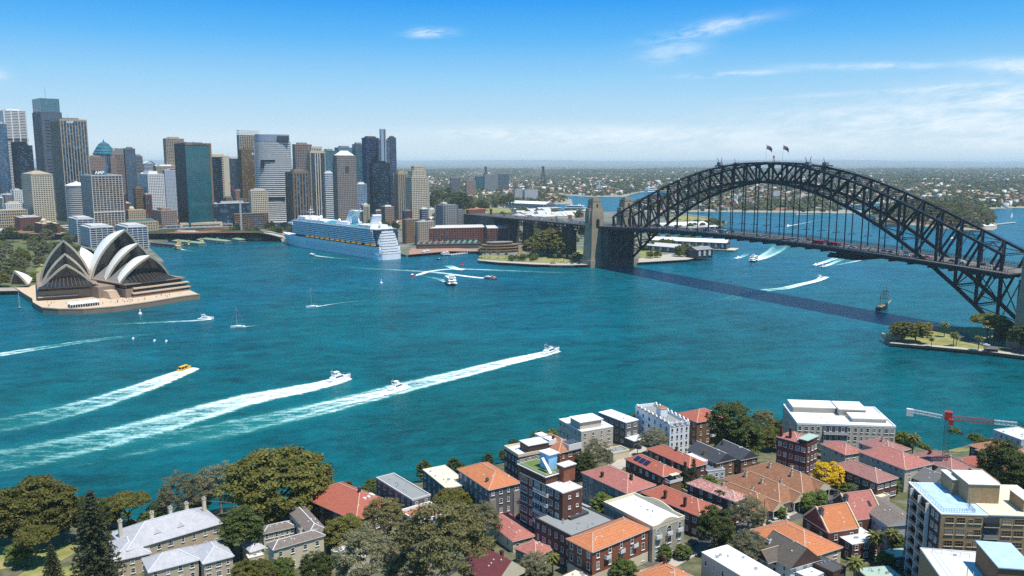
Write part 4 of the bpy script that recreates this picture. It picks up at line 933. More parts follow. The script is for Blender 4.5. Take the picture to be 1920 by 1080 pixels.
def opera():
 o = thing('opera_house', 'white shell roofed concert building on a stone podium jutting into the harbour', 'opera house', (0, 0, 0))
 pts = [at(*q) for q in ((28, 547), (40, 556), (62, 570), (63, 577), (80, 587), (110, 589.5), (157, 589.5), (219, 584.5), (284, 575), (341, 565), (363, 562), (375, 561))]
 poly = [(p.x, p.y) for p in pts] + [(-338, 850), (-385, 930), (-420, 985), (-520, 990), (-512, 860)]
 b = MB(); b.prism(poly, -2, 4.6); b.mi = [1] * (len(b.mi) - 1) + [0]
 b.build('podium', [M_PINK, mat('podium_wall', (.235, .17, .12), .85, .2, .3, streak=.6)], o)
 c = Vector((sum(p[0] for p in poly) / len(poly), sum(p[1] for p in poly) / len(poly), 0))
 b = MB()   # parapet round the edge
 for q0, q1 in zip(poly[:12], poly[1:12]): b.bar((q0[0], q0[1], 5.0), (q1[0], q1[1], 5.0), .5, .9)
 b.build('podium_kerb', M_PINK, o)
 fL = Frame((at(81, 537.5, 17) + at(172, 532, 17)) / 2, (.50, -.866))
 fR = Frame((at(228, 530, 18) + at(316, 519.5, 18)) / 2, (.80, -.60))
 def block(fr, x0, x1, t0, t1, z0, z1, nm, m, bb=None):
  p = [fr(x0, t0, 0), fr(x1, t0, 0), fr(x1, t1, 0), fr(x0, t1, 0)]
  q = MB() if bb is None else bb; q.prism([(v.x, v.y) for v in p], z0, z1, bottom=True)
  return q.build(nm, m, o) if bb is None else q
 block(fL, -25, 25, 5.5, -118, 4, 13.2, 'foyer_wall', M_BRNST); block(fL, -24, 24, 4.5, -118, 13.2, 15.6, 'window_strip', M_OGL); block(fL, -26, 26, 7.5, -118, 15.6, 16.9, 'roof_slab', M_BRNST)
 block(fL, -25.5, 8, 6.6, 5, 4.3, 7.4, 'lower_window', M_OGL); block(fL, -26, 8, 7.4, 5, 7.4, 8.4, 'ledge', M_PINK)
 block(fR, -29, 33, 15, -130, 4, 13, 'foyer_wall', M_BRNST); block(fR, -27, 31, 13, -130, 13, 17, 'window_strip', M_OGL); block(fR, -30, 34, 15, -130, 17, 18.2, 'roof_slab', M_BRNST)
 for z0, tt, x0 in ((12.4, 17.2, -22), (8.0, 19.4, -24)):
  block(fR, x0, 37, tt, 12, z0, z0 + 1.3, 'ledge', M_PINK); block(fR, x0 + .5, 36, tt - 1.6, 12, z0 - 2.2, z0, 'window_strip', M_OGL)
 block(fR, -24, 35, 18.6, 12, 4, 5.9, 'foyer_wall', M_BRNST)
 block(fR, -46, -29, -4, -120, 4, 15.5, 'linking_block', M_BRNST)
 b = MB()
 for k in range(5): block(fR, -42, -33, 4 + 1.6 * (5 - k), -6, 4 + k * 1.6, 5.6 + k * 1.6, '', None, b)
 b.build('stair', M_PINK, o)
 info = []
 for fr, tab in ((fL, ((22.5, 0, 16.8, (7, 38.2), (-34, 24)), (22, -21, 16.8, (-13, 47.0), (-52, 26)), (23.5, -43, 16.8, (-31, 58.6), (-84, 22)), (17, -70, 16.8, (-100, 46), (-60, 24)))),
     (fR, ((27, 0, 18, (11, 43.5), (-40, 26)), (27, -26, 18, (-10, 54.5), (-64, 28)), (29, -52, 18, (-33, 67.2), (-98, 24)), (19, -84, 16, (-128, 43), (-74, 24))))):
  for i, s in enumerate(tab):
   if i < 3: l, r_, a = shell(o, fr, *s)
   else:
    rv = Frame(fr.o, (-fr.a.x, -fr.a.y)); l, r_, a = shell(o, rv, s[0], -s[1], s[2], (-s[3][0], s[3][1]), (-s[4][0], s[4][1]))
   info.append(tuple(round(v) for v in pix(a)))
  w, tf, zf = tab[0][:3]
  b = MB(); rb = MB(); m = 14   # glazed skirt fanning out under the front vault
  for k in range(m):
   t0, t1 = k / m, (k + 1) / m
   def up(t): x = (t - .5) * 2; return fr(x * w * .95, 1.5, zf + 8.5 * (1 - abs(x) ** 2.2) + .4)
   def dn(t): x = (t - .5) * 2; return fr(x * (w + 2.5), 9 + 5.5 * (1 - x * x) + (0 if fr is fL else 2), zf + .5)
   b.quad(dn(t0), dn(t1), up(t1), up(t0)); rb.bar(dn(t0) + Vector((0, 0, .2)), up(t0) + Vector((0, 0, .2)), .45)
  b.build('glass_skirt', M_OGL, o); rb.build('skirt_rib', M_SKIRT, o)
  for i in range(2):
   for sx in (-1, 1):
    b = MB()
    p0 = fr(sx * tab[i][0] * .97, tab[i][1], zf); p1 = fr(sx * tab[i + 1][0] * .97, tab[i + 1][1], zf); top = fr(sx * 9, (tab[i][1] + tab[i + 1][1]) / 2 - 4, zf + 17)
    b.tri(p0, p1, top); b.build('side_wall', mat('bronze_louvre', (.20, .19, .175), .6, .2, .2), o)
 fS = Frame(fL(-42, -105, 0), (-.2, -.98)); shell(o, fS, 11, 0, 8, (5, 23), (-18, 12), Rr=60, n=8)
 print('OPERA apex px', info)
 return fL, fR
OFL, OFR = opera()
pm = at(157, 573, 4.7)
t = thing('marquee', 'long white scalloped marquee on the broadwalk below the left shells', 'tent', at(132, 578, 4.7), math.atan2(*(at(187, 572, 4.7) - at(132, 578, 4.7)).yx))
L = (at(187, 572, 4.7) - at(132, 578, 4.7)).length; b = MB()
for k in range(6):
 x0, x1 = L * k / 6, L * (k + 1) / 6; xm = (x0 + x1) / 2
 b.add([(x0, -.5, 3.4), (x1, -.5, 3.4), (x1, 9.5, 3.4), (x0, 9.5, 3.4), (xm, 2.5, 5.4), (xm, 6.5, 5.4)], [(0, 1, 4), (1, 2, 5, 4), (2, 3, 5), (3, 0, 4, 5)])
b.build('roof', M_WHITE, t)
b = MB(); b.box(.3, L - .3, .3, 9, 0, 2.2); b.build('interior', M_DKGREY, t)
b = MB()
for k in range(13): b.box(L * k / 12 - .15, L * k / 12 + .15, -.5, -.2, 0, 3.4)
b.box(0, L, -.5, -.3, 2.7, 3.4); b.build('post', M_WHITE, t)
M_CLOTH = [mat('clothes_%s' % n, c, .9, .1, 1) for n, c in (('dark', (.03, .03, .05)), ('blue', (.05, .1, .3)), ('red', (.4, .05, .05)), ('white', (.7, .7, .7)))]; M_SKIN = mat('skin', (.45, .27, .19), .7, .05, 1)
def far_person():
 "a walking figure seen from far away, one mesh"
 b = MB()
 b.cur = 0
 for sx in (-1, 1): b.loft([[(sx * .1 + r * math.cos(a) + .06 * sx * (1 - z), r * math.sin(a) + .22 * sx * (1 - z / .85), z) for a in [k * math.pi / 3 for k in range(6)]] for z, r in ((0, .07), (.45, .09), (.85, .12))])
 b.cur = 1; b.loft([[(w * math.cos(a), d * math.sin(a), z) for a in [k * math.pi / 4 for k in range(8)]] for z, w, d in ((.82, .17, .12), (1.1, .16, .11), (1.38, .22, .12), (1.47, .08, .08))])
 for sx in (-1, 1): b.cyl((sx * .23, 0, 1.4), (sx * .27, .12 * sx, .8), .055, .045, 6)
 b.cur = 2; b.loft([[(r * math.cos(a), r * math.sin(a), z) for a in [k * math.pi / 4 for k in range(8)]] for z, r in ((1.46, .06), (1.52, .09), (1.62, .11), (1.70, .09), (1.75, .03))]); return b
_fp = far_person(); PERSON = [_fp.mesh('person', [M_CLOTH[0], c, M_SKIN]) for c in M_CLOTH]
r = random.Random(3)
for k in range(46):
 px = r.uniform(85, 345); yb = 587 - max(0, px - 200) * .155; p = at(px, yb - r.uniform(4.5, 14) - 7, 4.65)
 c = put(PERSON[k % 4], 'person', None, p, r.uniform(0, 6), 1.15); tag(c, 'tiny figure in %s top walking on the broadwalk of the shell roofed building' % ('dark', 'blue', 'red', 'white')[k % 4], 'person', 'people in %s on the broadwalk' % ('dark', 'blue', 'red', 'white')[k % 4])
# ---------------------------------------------------------------- cruise ship at its berth
M_HULL = mat('ship_white', (.80, .81, .82), .4, .04, .05)
M_SHIPGL = glass_mat('ship_window', (.02, .05, .08), .1, .5, (.2, .25, .28), .15, cells=(3, 2.9))
M_AQUA = mat('aqua_glass', (.05, .30, .30), .15, .1, .2); M_ORANGE = mat('lifeboat_orange', (.75, .36, .03), .5, .08, .5); M_DECKB = mat('ship_deck', (.30, .36, .40), .8, .15, .2)
def cruise_ship():
 a, s = at(533, 459), at(706, 487); d = (a - s).normalized(); side = Vector((-d.y, d.x, 0))     # side: away from camera-left? fixed below
 if side.x > 0: side = -side                     # side points to the visible (left) flank
 L, Bm = 305.0, 37.0
 ctr = s - side * Bm / 2 - d * 6
 o = thing('cruise_ship', 'huge white cruise ship with orange lifeboats berthed at the passenger quay', 'cruise ship', ctr, math.atan2(d.y, d.x))
 vy = 1 if Vector((-d.y, d.x, 0)).dot(side) > 0 else -1
 def sec(x, z):
  t = x / L
  if t < .72: w = 1.0
  else: w = max(.02, 1 - ((t - .72) / .28) ** (1.5 + .05 * z))
  if z < 8: w *= (1 if t < .6 else 1 - .22 * ((t - .6) / .4) ** 1.2)
  if t < .04: w *= .93 + .07 * t / .04
  return Bm / 2 * w
 zs = (-2, 0, 6, 12, 17.5); xs = [0, 6, 30, 80, 140, 190, 220, 240, 255, 268, 280, 290, 298, 305]
 b = MB()
 def ring(x):
  r_ = []
  for z in zs:
   xx = x if x < 270 else 270 + (x - 270) * (.62 + .38 * max(0, z + 1) / 18.5); r_.append((xx, sec(x, z), z))
  return r_
 R1 = [ring(x) for x in xs]
 b.loft([r_ + [(p[0], -p[1], p[2]) for p in r_[::-1]] for r_ in R1]); b.build('hull', M_HULL, o)
 b = MB()
 for zz in (5.5, 8.2, 11):
  for k in range(72): x = 14 + k * 3.4; b.box(x, x + 1.0, -sec(x, zz) - .12, sec(x, zz) + .12, zz, zz + .9) if x < 200 else None
 b.build('porthole', M_DKGREY, o)
 b = MB(); b.box(2, 232, -Bm / 2 + 1.6, Bm / 2 - 1.6, 17.5, 21.5); b.build('promenade', M_DKGREY, o)
 b = MB(); b.box(5, 246, -Bm / 2 + .9, Bm / 2 - .9, 21.5, 41); b.build('cabin_glass', M_SHIPGL, o)
 b = MB(); n = 7
 for k in range(n + 1):
  z = 21.5 + k * 2.8; xe = 262 - k * 2.6
  w = Bm / 2 + .25
  b.prism([(9 + k * 1.4 - 7, w * .80), (16 + k * 1.4 - 7, w), (238, w), (xe, 9), (xe, -9), (238, -w), (16 + k * 1.4 - 7, -w), (9 + k * 1.4 - 7, -w * .8)], z, z + 1.15, bottom=True)
 b.build('balcony_slab', M_HULL, o)
 b = MB()
 for sg in (-1, 1):
  b = MB()
  for k in range(62): x = 14 + k * 3.7; b.box(x - .18, x + .18, sg * (Bm / 2 - 1), sg * (Bm / 2 + .15), 21.5, 41) if sg > 0 else b.box(x - .18, x + .18, -(Bm / 2 + .15), -(Bm / 2 - 1), 21.5, 41)
  b.build('cabin_divider', M_HULL, o)
 b = MB(); b.box(238, 247, -16, 16, 21.5, 41.5); b.build('bridge_front', M_HULL, o)
 b = MB(); b.box(236, 250, -20.5, 20.5, 35.5, 39); b.build('bridge_wing', M_HULL, o); b = MB(); b.box(249.5, 250.3, -19, 19, 36.7, 38.2); b.build('bridge_window', M_DKGREY, o)
 b = MB()
 for k in range(9):
  z = 8 + k * 3.6; w = 17.5 - .35 * k; x0 = -6 + k * 1.3
  b.prism([(x0, -w * .55), (x0 + 1.5, -w * .82), (x0 + 5, -w), (14, -w), (14, w), (x0 + 5, w), (x0 + 1.5, w * .82), (x0, w * .55)], z, z + 2.5, bottom=True)
 b.build('stern_terrace', M_HULL, o)
 b = MB(); b.prism([(6.5, -9), (8, -15), (13, -16), (13, 16), (8, 15), (6.5, 9)], 4, 40); b.build('stern_window', M_SHIPGL, o)
 b = MB(); b.prism([(-6, -10), (-4, -15), (2, -18.2), (14, -18.4), (14, 18.4), (2, 18.2), (-4, 15), (-6, 10)], -2, 7.5); b.build('transom', M_HULL, o)
 b = MB(); b.box(8, 240, -Bm / 2 + .6, Bm / 2 - .6, 41.1, 42.0); b.build('lido_deck', M_DECKB, o)
 b = MB()
 for sg in (-1, 1): b.box(20, 235, sg * 17.6 - .5, sg * 17.6 + .5, 42, 44.4)
 b.box(24, 60, -14, 14, 42, 46.5); b.box(150, 232, -13, 13, 42, 46); b.box(86, 118, -12, 12, 42, 47.5); b.prism([(205, -14), (228, -14), (236, -6), (236, 6), (228, 14), (205, 14)], 46, 49.5)
 b.build('deck_house', M_HULL, o)
 b = MB()
 for x0, x1 in ((62, 84), (120, 148)): b.loft([[(x, y, 42 + 4.5 * math.cos(math.pi / 2 * y / 15)) for y in (-15, -10, -5, 0, 5, 10, 15)] for x in (x0, x1)], False, False, close=False)
 b.box(26, 58, -14.2, 14.2, 43.5, 45.2); b.box(152, 230, -13.2, 13.2, 43.2, 44.8); b.build('aqua_canopy', M_AQUA, o)
 b = MB()    # raked funnel
 b.loft([[(x0, -w, z), (x1, -w * .6, z), (x1, w * .6, z), (x0, w, z)] for z, x0, x1, w in ((46, 84, 104, 8), (54, 86, 101, 6.5), (62, 80, 96, 5), (64, 74, 94, 6.5), (65, 74, 94, 6.5))]); b.build('funnel', M_HULL, o)
 b = MB(); b.loft([[(x0, -w, z), (x0 + 3.4, -w, z), (x0 + 3.4, w, z), (x0, w, z)] for z, x0, w in ((42, 34, 9), (60, 28, 7), (61, 30, 7))]); b.build('climbing_wall', M_HULL, o)
 b = MB(); b.cyl((78, 0, 62), (70, 0, 68), .8, .5); b.cyl((215, 0, 49), (211, 0, 66), .9, .35, 6); b.box(207, 216, -4, 4, 56, 56.6); b.box(209, 214, -3, 3, 60, 60.4); b.build('mast', M_HULL, o)
 b = MB()
 for x, y in ((196, -9), (196, 9), (170, 10), (112, 10), (22, 0)): b.lathe([(.4, 46), (1.2, 46.5), (2.5, 48.4), (2.3, 50), (1.2, 51.2), (.1, 51.6)], 10, (x, y, 0))
 b.build('radar_dome', M_HULL, o)
 m = MB(); m.loft([[(x, -w, 1.2), (x, 0, .1 + .4 * abs(x) / 5.5), (x, w, 1.2), (x, w * .8, 2.6 * (1 - .12 * abs(x) / 5.5)), (x, -w * .8, 2.6 * (1 - .12 * abs(x) / 5.5))] for x, w in ((-5.8, .3), (-4.8, 1.5), (-2, 2), (2, 2), (4.8, 1.5), (5.8, .3))])
 lb = m.mesh('lifeboat', M_ORANGE)
 for sg in (-1, 1):
  for k in range(13):
   x = 46 + k * 14.4 if k < 11 else 12 + (k - 11) * 14
   put(lb, 'lifeboat', o, (x, sg * (Bm / 2 + .6), 18.2))
 o.scale = (1.085, 1, 1); return o
SHIP = cruise_ship()
# ---------------------------------------------------------------- boats
M_BWHITE = mat('boat_white', (.82, .82, .80), .35, .04, .5); M_BNAVY = mat('boat_navy', (.015, .03, .07), .4, .1, .5); M_BYEL = mat('boat_yellow', (.72, .42, .03), .45, .08, .5); M_BRED = mat('boat_red', (.55, .03, .04), .4, .1, .5)
M_BGREEN = mat('ferry_green', (.03, .12, .06), .5, .1, .5); M_BCREAM = mat('ferry_cream', (.62, .48, .22), .5, .08, .5); M_WOODB = mat('varnished_wood', (.20, .10, .045), .6, .2, .5); M_BGL = glass_mat('boat_glass', (.015, .02, .025), .1, .3, share=0)
def hullmesh(L, B, fb, m, name='hull', parent=None, sheer=.35, transom=.8):
 b = MB(); rings = []
 for t in (0, .15, .4, .6, .75, .87, .95, 1.0):
  w = B / 2 * (transom + (1 - transom) * min(1, t / .3)) if t < .3 else B / 2 * (1 - max(0, (t - .45) / .55) ** 1.9)
  w = max(w, .02); x = (t - .5) * L; zt = fb * (1 + sheer * t * t)
  rings.append([(x, -w * .75, -.35), (x, w * .75, -.35), (x + (.02 * L if t > .9 else 0), w, zt), (x + (.02 * L if t > .9 else 0), -w, zt)])
 b.loft(rings); return b.build(name, m, parent)
def heading(p0, p1): d = at(*p1) - at(*p0); return math.atan2(d.y, d.x)
def motor_yacht(label, px, to, L=15, group=None, flag=M_BWHITE, hull=M_BWHITE, name='motor_yacht', top=None):
 o = thing(name, label, 'boat', at(*px) + Vector((0, 0, .1)), heading(px, to), group); o.rotation_euler.y = R(-2.5); k = L / 15
 hullmesh(L, 4.4 * k, 1.5 * k, hull, parent=o)
 b = MB(); b.loft([[(x * k, -w * k, z * k) , (x * k, w * k, z * k), (x * k, w * .9 * k, (z + h) * k), (x * k, -w * .9 * k, (z + h) * k)] for x, w, z, h in ((-5, 1.8, 1.4, .8), (-3.4, 1.85, 1.45, 1.7), (.5, 1.8, 1.6, 1.75), (2.4, 1.5, 1.7, .9), (4.4, .9, 1.85, .25))]); b.build('cabin', M_BWHITE, o)
 b = MB(); b.loft([[(x * k, -w * k, z * k), (x * k, w * k, z * k), (x * k, w * k, (z + .62) * k), (x * k, -w * k, (z + .62) * k)] for x, w, z in ((-3.2, 1.9, 2.2), (.6, 1.85, 2.3), (1.7, 1.6, 2.1))]); b.build('cabin_window', M_BGL, o)
 b = MB(); b.box(-3.6 * k, .2 * k, -1.5 * k, 1.5 * k, 3.2 * k, 3.75 * k); b.add([(.2 * k, -1.5 * k, 3.2 * k), (.2 * k, 1.5 * k, 3.2 * k), (.6 * k, 1.4 * k, 4.2 * k), (.6 * k, -1.4 * k, 4.2 * k)], [(0, 1, 2, 3)]); b.build('flybridge', M_BWHITE, o)
 b = MB(); b.box(-3.2 * k, -.2 * k, -1.4 * k, 1.4 * k, 5.0 * k, 5.15 * k)
 for x in (-3, -.4):
  for y in (-1.3, 1.3): b.box((x - .05) * k, (x + .05) * k, (y - .05) * k, (y + .05) * k, 3.7 * k, 5 * k)
 b.build('bimini_top', top or M_BWHITE, o)
 b = MB(); b.bar((-3.6 * k, -1.4 * k, 3.7 * k), (-3.9 * k, -1.4 * k, 5.6 * k), .12 * k); b.bar((-3.6 * k, 1.4 * k, 3.7 * k), (-3.9 * k, 1.4 * k, 5.6 * k), .12 * k); b.bar((-3.9 * k, -1.5 * k, 5.6 * k), (-3.9 * k, 1.5 * k, 5.6 * k), .2 * k); b.cyl((-3.9 * k, 0, 5.6 * k), (-4 * k, 0, 7.4 * k), .05 * k); b.build('radar_arch', M_BWHITE, o)
 b = MB(); b.box(-7.3 * k, -5 * k, -1.9 * k, 1.9 * k, 1.2 * k, 1.45 * k); b.build('aft_deck', M_WOODB, o)
 b = MB()
 for s in (-1, 1):
  pts = [(1.5, 2.0), (4, 1.7), (6, .9), (7.5, .05)]
  for (xa, ya), (xb, yb) in zip(pts, pts[1:]): b.bar((xa * k, s * ya * k, 2.7 * k), (xb * k, s * yb * k, 2.85 * k), .07 * k); b.bar((xa * k, s * ya * k, 1.7 * k), (xa * k, s * ya * k, 2.7 * k), .06 * k)
 b.build('bow_rail', M_SILVER, o); return o
def ferry(label, px, to, L=35, hull=M_BNAVY, house=M_BWHITE, roof=M_BWHITE, group=None, B=None, decks=2, name='ferry'):
 o = thing(name, label, 'ferry', at(*px) + Vector((0, 0, .1)), heading(px, to), group); k = L / 35; B = (B or 9) * k
 hullmesh(L, B, 2.2 * k, hull, parent=o, sheer=.5, transom=.85)
 b = MB(); b.box(-L * .48, L * .36, -B * .5, B * .5, 2.1 * k, 2.6 * k); b.build('rubbing_strake', M_BWHITE, o)
 z = 2.6 * k
 for d in range(decks):
  s = 1 - .16 * d; x0, x1 = -L * .44 * s, L * (.33 - .07 * d)
  b = MB(); b.loft([[(x0, -B * .46, z), (x1, -B * .40, z), (x1 + 1.6 * k, 0, z), (x1, B * .40, z), (x0, B * .46, z)], [(x0, -B * .45, z + 2.5 * k), (x1 - 1.6 * k, -B * .38, z + 2.5 * k), (x1 - .6 * k, 0, z + 2.5 * k), (x1 - 1.6 * k, B * .38, z + 2.5 * k), (x0, B * .45, z + 2.5 * k)]]); b.build('saloon', house, o)
  b = MB(); b.loft([[(x0 + k, -B * .468, z + .9 * k), (x1 - .8 * k, -B * .405, z + .9 * k), (x1 + .9 * k, 0, z + .9 * k), (x1 - .8 * k, B * .405, z + .9 * k), (x0 + k, B * .468, z + .9 * k)], [(x0 + k, -B * .462, z + 1.9 * k), (x1 - 1.3 * k, -B * .395, z + 1.9 * k), (x1 + .1 * k, 0, z + 1.9 * k), (x1 - 1.3 * k, B * .395, z + 1.9 * k), (x0 + k, B * .462, z + 1.9 * k)]]); b.build('saloon_window', M_BGL, o)
  b = MB(); b.prism([(x0 - 1.6 * k, -B * .5), (x1 - .6 * k, -B * .42), (x1 + .6 * k, 0), (x1 - .6 * k, B * .42), (x0 - 1.6 * k, B * .5)], z + 2.5 * k, z + 2.8 * k, bottom=True); b.build('deck_roof', roof, o)
  z += 2.8 * k
 b = MB(); b.box(L * .06, L * .20, -B * .24, B * .24, z, z + 2.1 * k); b.build('wheelhouse', house, o)
 b = MB(); b.box(L * .10, L * .205, -B * .25, B * .25, z + .9 * k, z + 1.7 * k); b.build('wheelhouse_window', M_BGL, o)
 b = MB(); b.cyl((L * .05, 0, z), (L * .03, 0, z + 5.5 * k), .18 * k, .08 * k, 6); b.box(L * .03, L * .05, -1.6 * k, 1.6 * k, z + 3.2 * k, z + 3.4 * k); b.build('mast', M_BWHITE, o)
 b = MB()
 for x in (-.28, -.22): b.box(L * x, L * x + 1.2 * k, -.6 * k, .6 * k, z, z + 1.9 * k)
 b.build('funnel', roof, o); return o
def sail_boat(label, px, to, L=12, mast=15, hull=M_BWHITE, sail=None):
 o = thing('sailing_boat', label, 'sailing boat', at(*px) + Vector((0, 0, .1)), heading(px, to)); k = L / 12
 hullmesh(L, 3.6 * k, 1.2 * k, hull, parent=o, transom=.65)
 b = MB(); b.loft([[(x * k, -w * k, 1.2 * k), (x * k, w * k, 1.2 * k), (x * k, w * .8 * k, (1.2 + h) * k), (x * k, -w * .8 * k, (1.2 + h) * k)] for x, w, h in ((-2.4, 1.2, .6), (.5, 1.1, .6), (2.6, .7, .25))]); b.build('coach_roof', M_BWHITE, o)
 b = MB(); b.cyl((.8 * k, 0, 1), (.8 * k, 0, mast), .3, .22, 6); b.box(.75 * k, .85 * k, -1.2 * k, 1.2 * k, mast * .55, mast * .55 + .1); b.build('mast', M_SILVER, o)
 b = MB(); b.cyl((.7 * k, 0, 2.7 * k), (-4.6 * k, 0, 2.6 * k), .1, .08, 6); b.lathe([(.01, 0)] * 2, 4) if False else None; b.loft([[(x * k, -.22 * k, 2.75 * k), (x * k, .22 * k, 2.75 * k), (x * k, 0, 3.2 * k)] for x in (.5, -4.4)]); b.build('boom', mat('sail_cover', (.05, .22, .22), .8, .1, .5), o)
 b = MB()
 for e in ((6 * k, 0, 1.5 * k), (-5.8 * k, 0, 1.3 * k), (.5 * k, 1.6 * k, 1.2 * k), (.5 * k, -1.6 * k, 1.2 * k)): b.bar((.8 * k, 0, mast * .97), e, .11)
 b.build('rigging', M_SILVER, o)
 if sail: 
  b = MB(); b.tri((.6 * k, .05, 3 * k), (-4.4 * k, .5, 3 * k), (.7 * k, .05, mast * .96)); b.tri((5.6 * k, 0, 1.8 * k), (1 * k, .9, 2 * k), (.9 * k, .1, mast * .9)); b.build('sail', M_BWHITE, o)
 return o
def speed_boat(label, px, to, L=7, hull=M_BWHITE, cab=True, group=None, name='speedboat'):
 o = thing(name, label, 'boat', at(*px) + Vector((0, 0, .15)), heading(px, to), group); o.rotation_euler.y = R(-3); k = L / 7
 hullmesh(L, 2.5 * k, 1.0 * k, hull, parent=o)
 b = MB(); b.loft([[(x * k, -w * k, 1 * k), (x * k, w * k, 1 * k), (x * k, w * .85 * k, (1 + h) * k), (x * k, -w * .85 * k, (1 + h) * k)] for x, w, h in ((-1, 1, .9), (.6, .95, 1.0), (1.6, .7, .3))]); b.build('cabin', M_BWHITE, o)
 b = MB(); b.loft([[(x * k, -w * k, 1.35 * k), (x * k, w * k, 1.35 * k), (x * k, w * k, 1.75 * k), (x * k, -w * k, 1.75 * k)] for x, w in ((-.9, 1.0), (.7, .93))]); b.build('windscreen', M_BGL, o)
 b = MB(); b.box(-3.3 * k, -2.8 * k, -.5 * k, .5 * k, .6 * k, 1.5 * k); b.build('outboard_motor', M_BLACK, o); return o
motor_yacht('large white motor yacht with a navy sun awning leading the long right wake', (1033, 662), (1090, 648), 18, top=M_BNAVY)
motor_yacht('sleek white motor yacht cutting the middle wake', (636, 713), (690, 701), 17)
o = motor_yacht('white open backed cruiser with passengers aboard behind the sleek yacht', (747, 729), (800, 715), 15, top=M_BWHITE)
motor_yacht('small white cruiser passing the shell roofed building', (386, 599), (420, 597), 13)
motor_yacht('white cruiser throwing a broad wake beyond the bridge shadow', (1538, 524), (1580, 513), 15)
o = thing('water_taxi', 'yellow water taxi racing away from the camera on the left', 'water taxi', at(346, 694) + Vector((0, 0, .2)), heading((346, 694), (372, 687))); o.rotation_euler.y = R(-4)
hullmesh(10.5, 3.6, 1.2, M_BYEL, parent=o)
b = MB(); b.box(-3.6, 2.3, -1.4, 1.4, 2.7, 2.95); b.build('roof', M_BYEL, o)
b = MB(); b.loft([[(-3.4, -1.35, 1.2), (2.2, -1.3, 1.2), (3.2, 0, 1.2), (2.2, 1.3, 1.2), (-3.4, 1.35, 1.2)], [(-3.4, -1.3, 2.7), (1.9, -1.2, 2.7), (2.4, 0, 2.7), (1.9, 1.2, 2.7), (-3.4, 1.3, 2.7)]]); b.build('cabin_glass', M_BGL, o)
b = MB()
for x in (-3.4, -1, 1.2):
 for y in (-1.42, 1.42): b.box(x - .12, x + .12, y - .06, y + .06, 1.2, 2.8)
b.box(-5.1, -3.5, -1.3, 1.3, 1.1, 1.3); b.build('cabin_post', M_BYEL, o)
ferry('navy and white catamaran ferry heading for the camera in mid harbour', (846, 533), (866, 552), 34, B=11)
ferry('red and white jet tour boat turning in mid harbour', (921, 523), (950, 526), 17, hull=M_BRED, house=M_BRED, decks=1, B=10, name='tour_boat')
speed_boat('small red jet boat trailing a curved white wake', (774, 518), (760, 521), 10, hull=M_BRED, name='jet_boat')
ferry('dark hulled ferry beyond the bridge throwing a fan of spray', (1412, 490), (1396, 498), 30, hull=M_BNAVY, B=10)
ferry('small white ferry passing the bow of the cruise ship', (585, 479), (570, 476), 15, hull=M_BNAVY, decks=1, B=11)
ferry('green and cream ferry leaving the quay wharves', (333, 467), (318, 462), 26, hull=M_BGREEN, house=M_BCREAM, roof=M_BCREAM, B=11)
speed_boat('white speedboat beside the ferry beyond the bridge', (1384, 483), (1370, 487), 8)
speed_boat('white speedboat with a forked wake under the bridge deck', (1530, 497), (1510, 501), 9)
speed_boat('dark speedboat close behind the forked wake', (1543, 500), (1528, 503), 8, hull=M_BNAVY)
speed_boat('white speedboat right of the forked wake near the deck gantry', (1624, 487), (1650, 480), 8)
speed_boat('white launch crossing the far bay below the bridge hangers', (1478, 424), (1462, 427), 12)
speed_boat('white launch near the far shore below the bridge arch', (1496, 403), (1470, 404), 11)
speed_boat('white launch near the island seen through the arch', (1784, 447), (1770, 449), 11)
speed_boat('small tug like launch off the quayside restaurant', (823, 487), (808, 486), 7, hull=M_BNAVY)
for i, (x, y) in enumerate(((250, 636), (290, 640), (312, 641))):
 speed_boat('small white dinghy off the shell roofed building, %s of three' % ('leftmost', 'middle', 'rightmost')[i], (x, y), (x + 8, y - 12), 4.5, group='dinghies off the shell roofed building')
sail_boat('white yacht with a teal sail cover motoring in mid harbour', (585, 576), (572, 577), 11, 19)
sail_boat('grey white yacht with bare mast left of centre', (446, 614), (425, 615), 11.5, 18)
sail_boat('dark hulled yacht moored off the left end of the podium', (37, 578), (36, 570), 8, 17, hull=M_BNAVY)
sail_boat('tiny sailing boat under sail on the far bay at the right', (1897, 408), (1880, 409), 11, 15, sail=True)
o = thing('tall_ship', 'dark hulled three masted sailing ship near the bridge shadow', 'sailing ship', at(1655, 580) + Vector((0, 0, .1)), heading((1655, 580), (1680, 571))); L = 26
hullmesh(L, 6.4, 2.9, M_BLACK, parent=o, sheer=.55, transom=.7)
b = MB(); b.box(-9, -5, -1.7, 1.7, 2.2, 3.9); b.box(-2, 2, -1.3, 1.3, 2.2, 4.0); b.build('deck_house', M_BCREAM, o)
b = MB(); b.bar((12.5, 0, 3.3), (20.5, 0, 6), .5); b.build('bowsprit', M_BCREAM, o)
for x, h, yards in ((6.5, 22, (9, 12.5, 16, 19.5)), (0, 21, ()), (-7.5, 16, ())):
 b = MB(); b.cyl((x, 0, 2), (x - .5, 0, h), .28, .12, 6); b.build('mast', M_WOODB, o)
 if yards:
  b = MB()
  for z in yards: b.cyl((x + .2, -5.6 + (z - 8) * .2, z), (x + .2, 5.6 - (z - 8) * .2, z), .14, n=5); b.box(x + .05, x + .55, -5 + (z - 8) * .2, 5 - (z - 8) * .2, z + .1, z + .45)
  b.build('yard', M_CREAM, o)
 else:
  b = MB(); b.bar((x - .2, 0, 5.5), (x - 6, 0, 5.8), .22); b.bar((x - .3, 0, h * .7), (x - 5, 0, h * .82), .18); b.build('boom', M_WOODB, o)
b = MB()
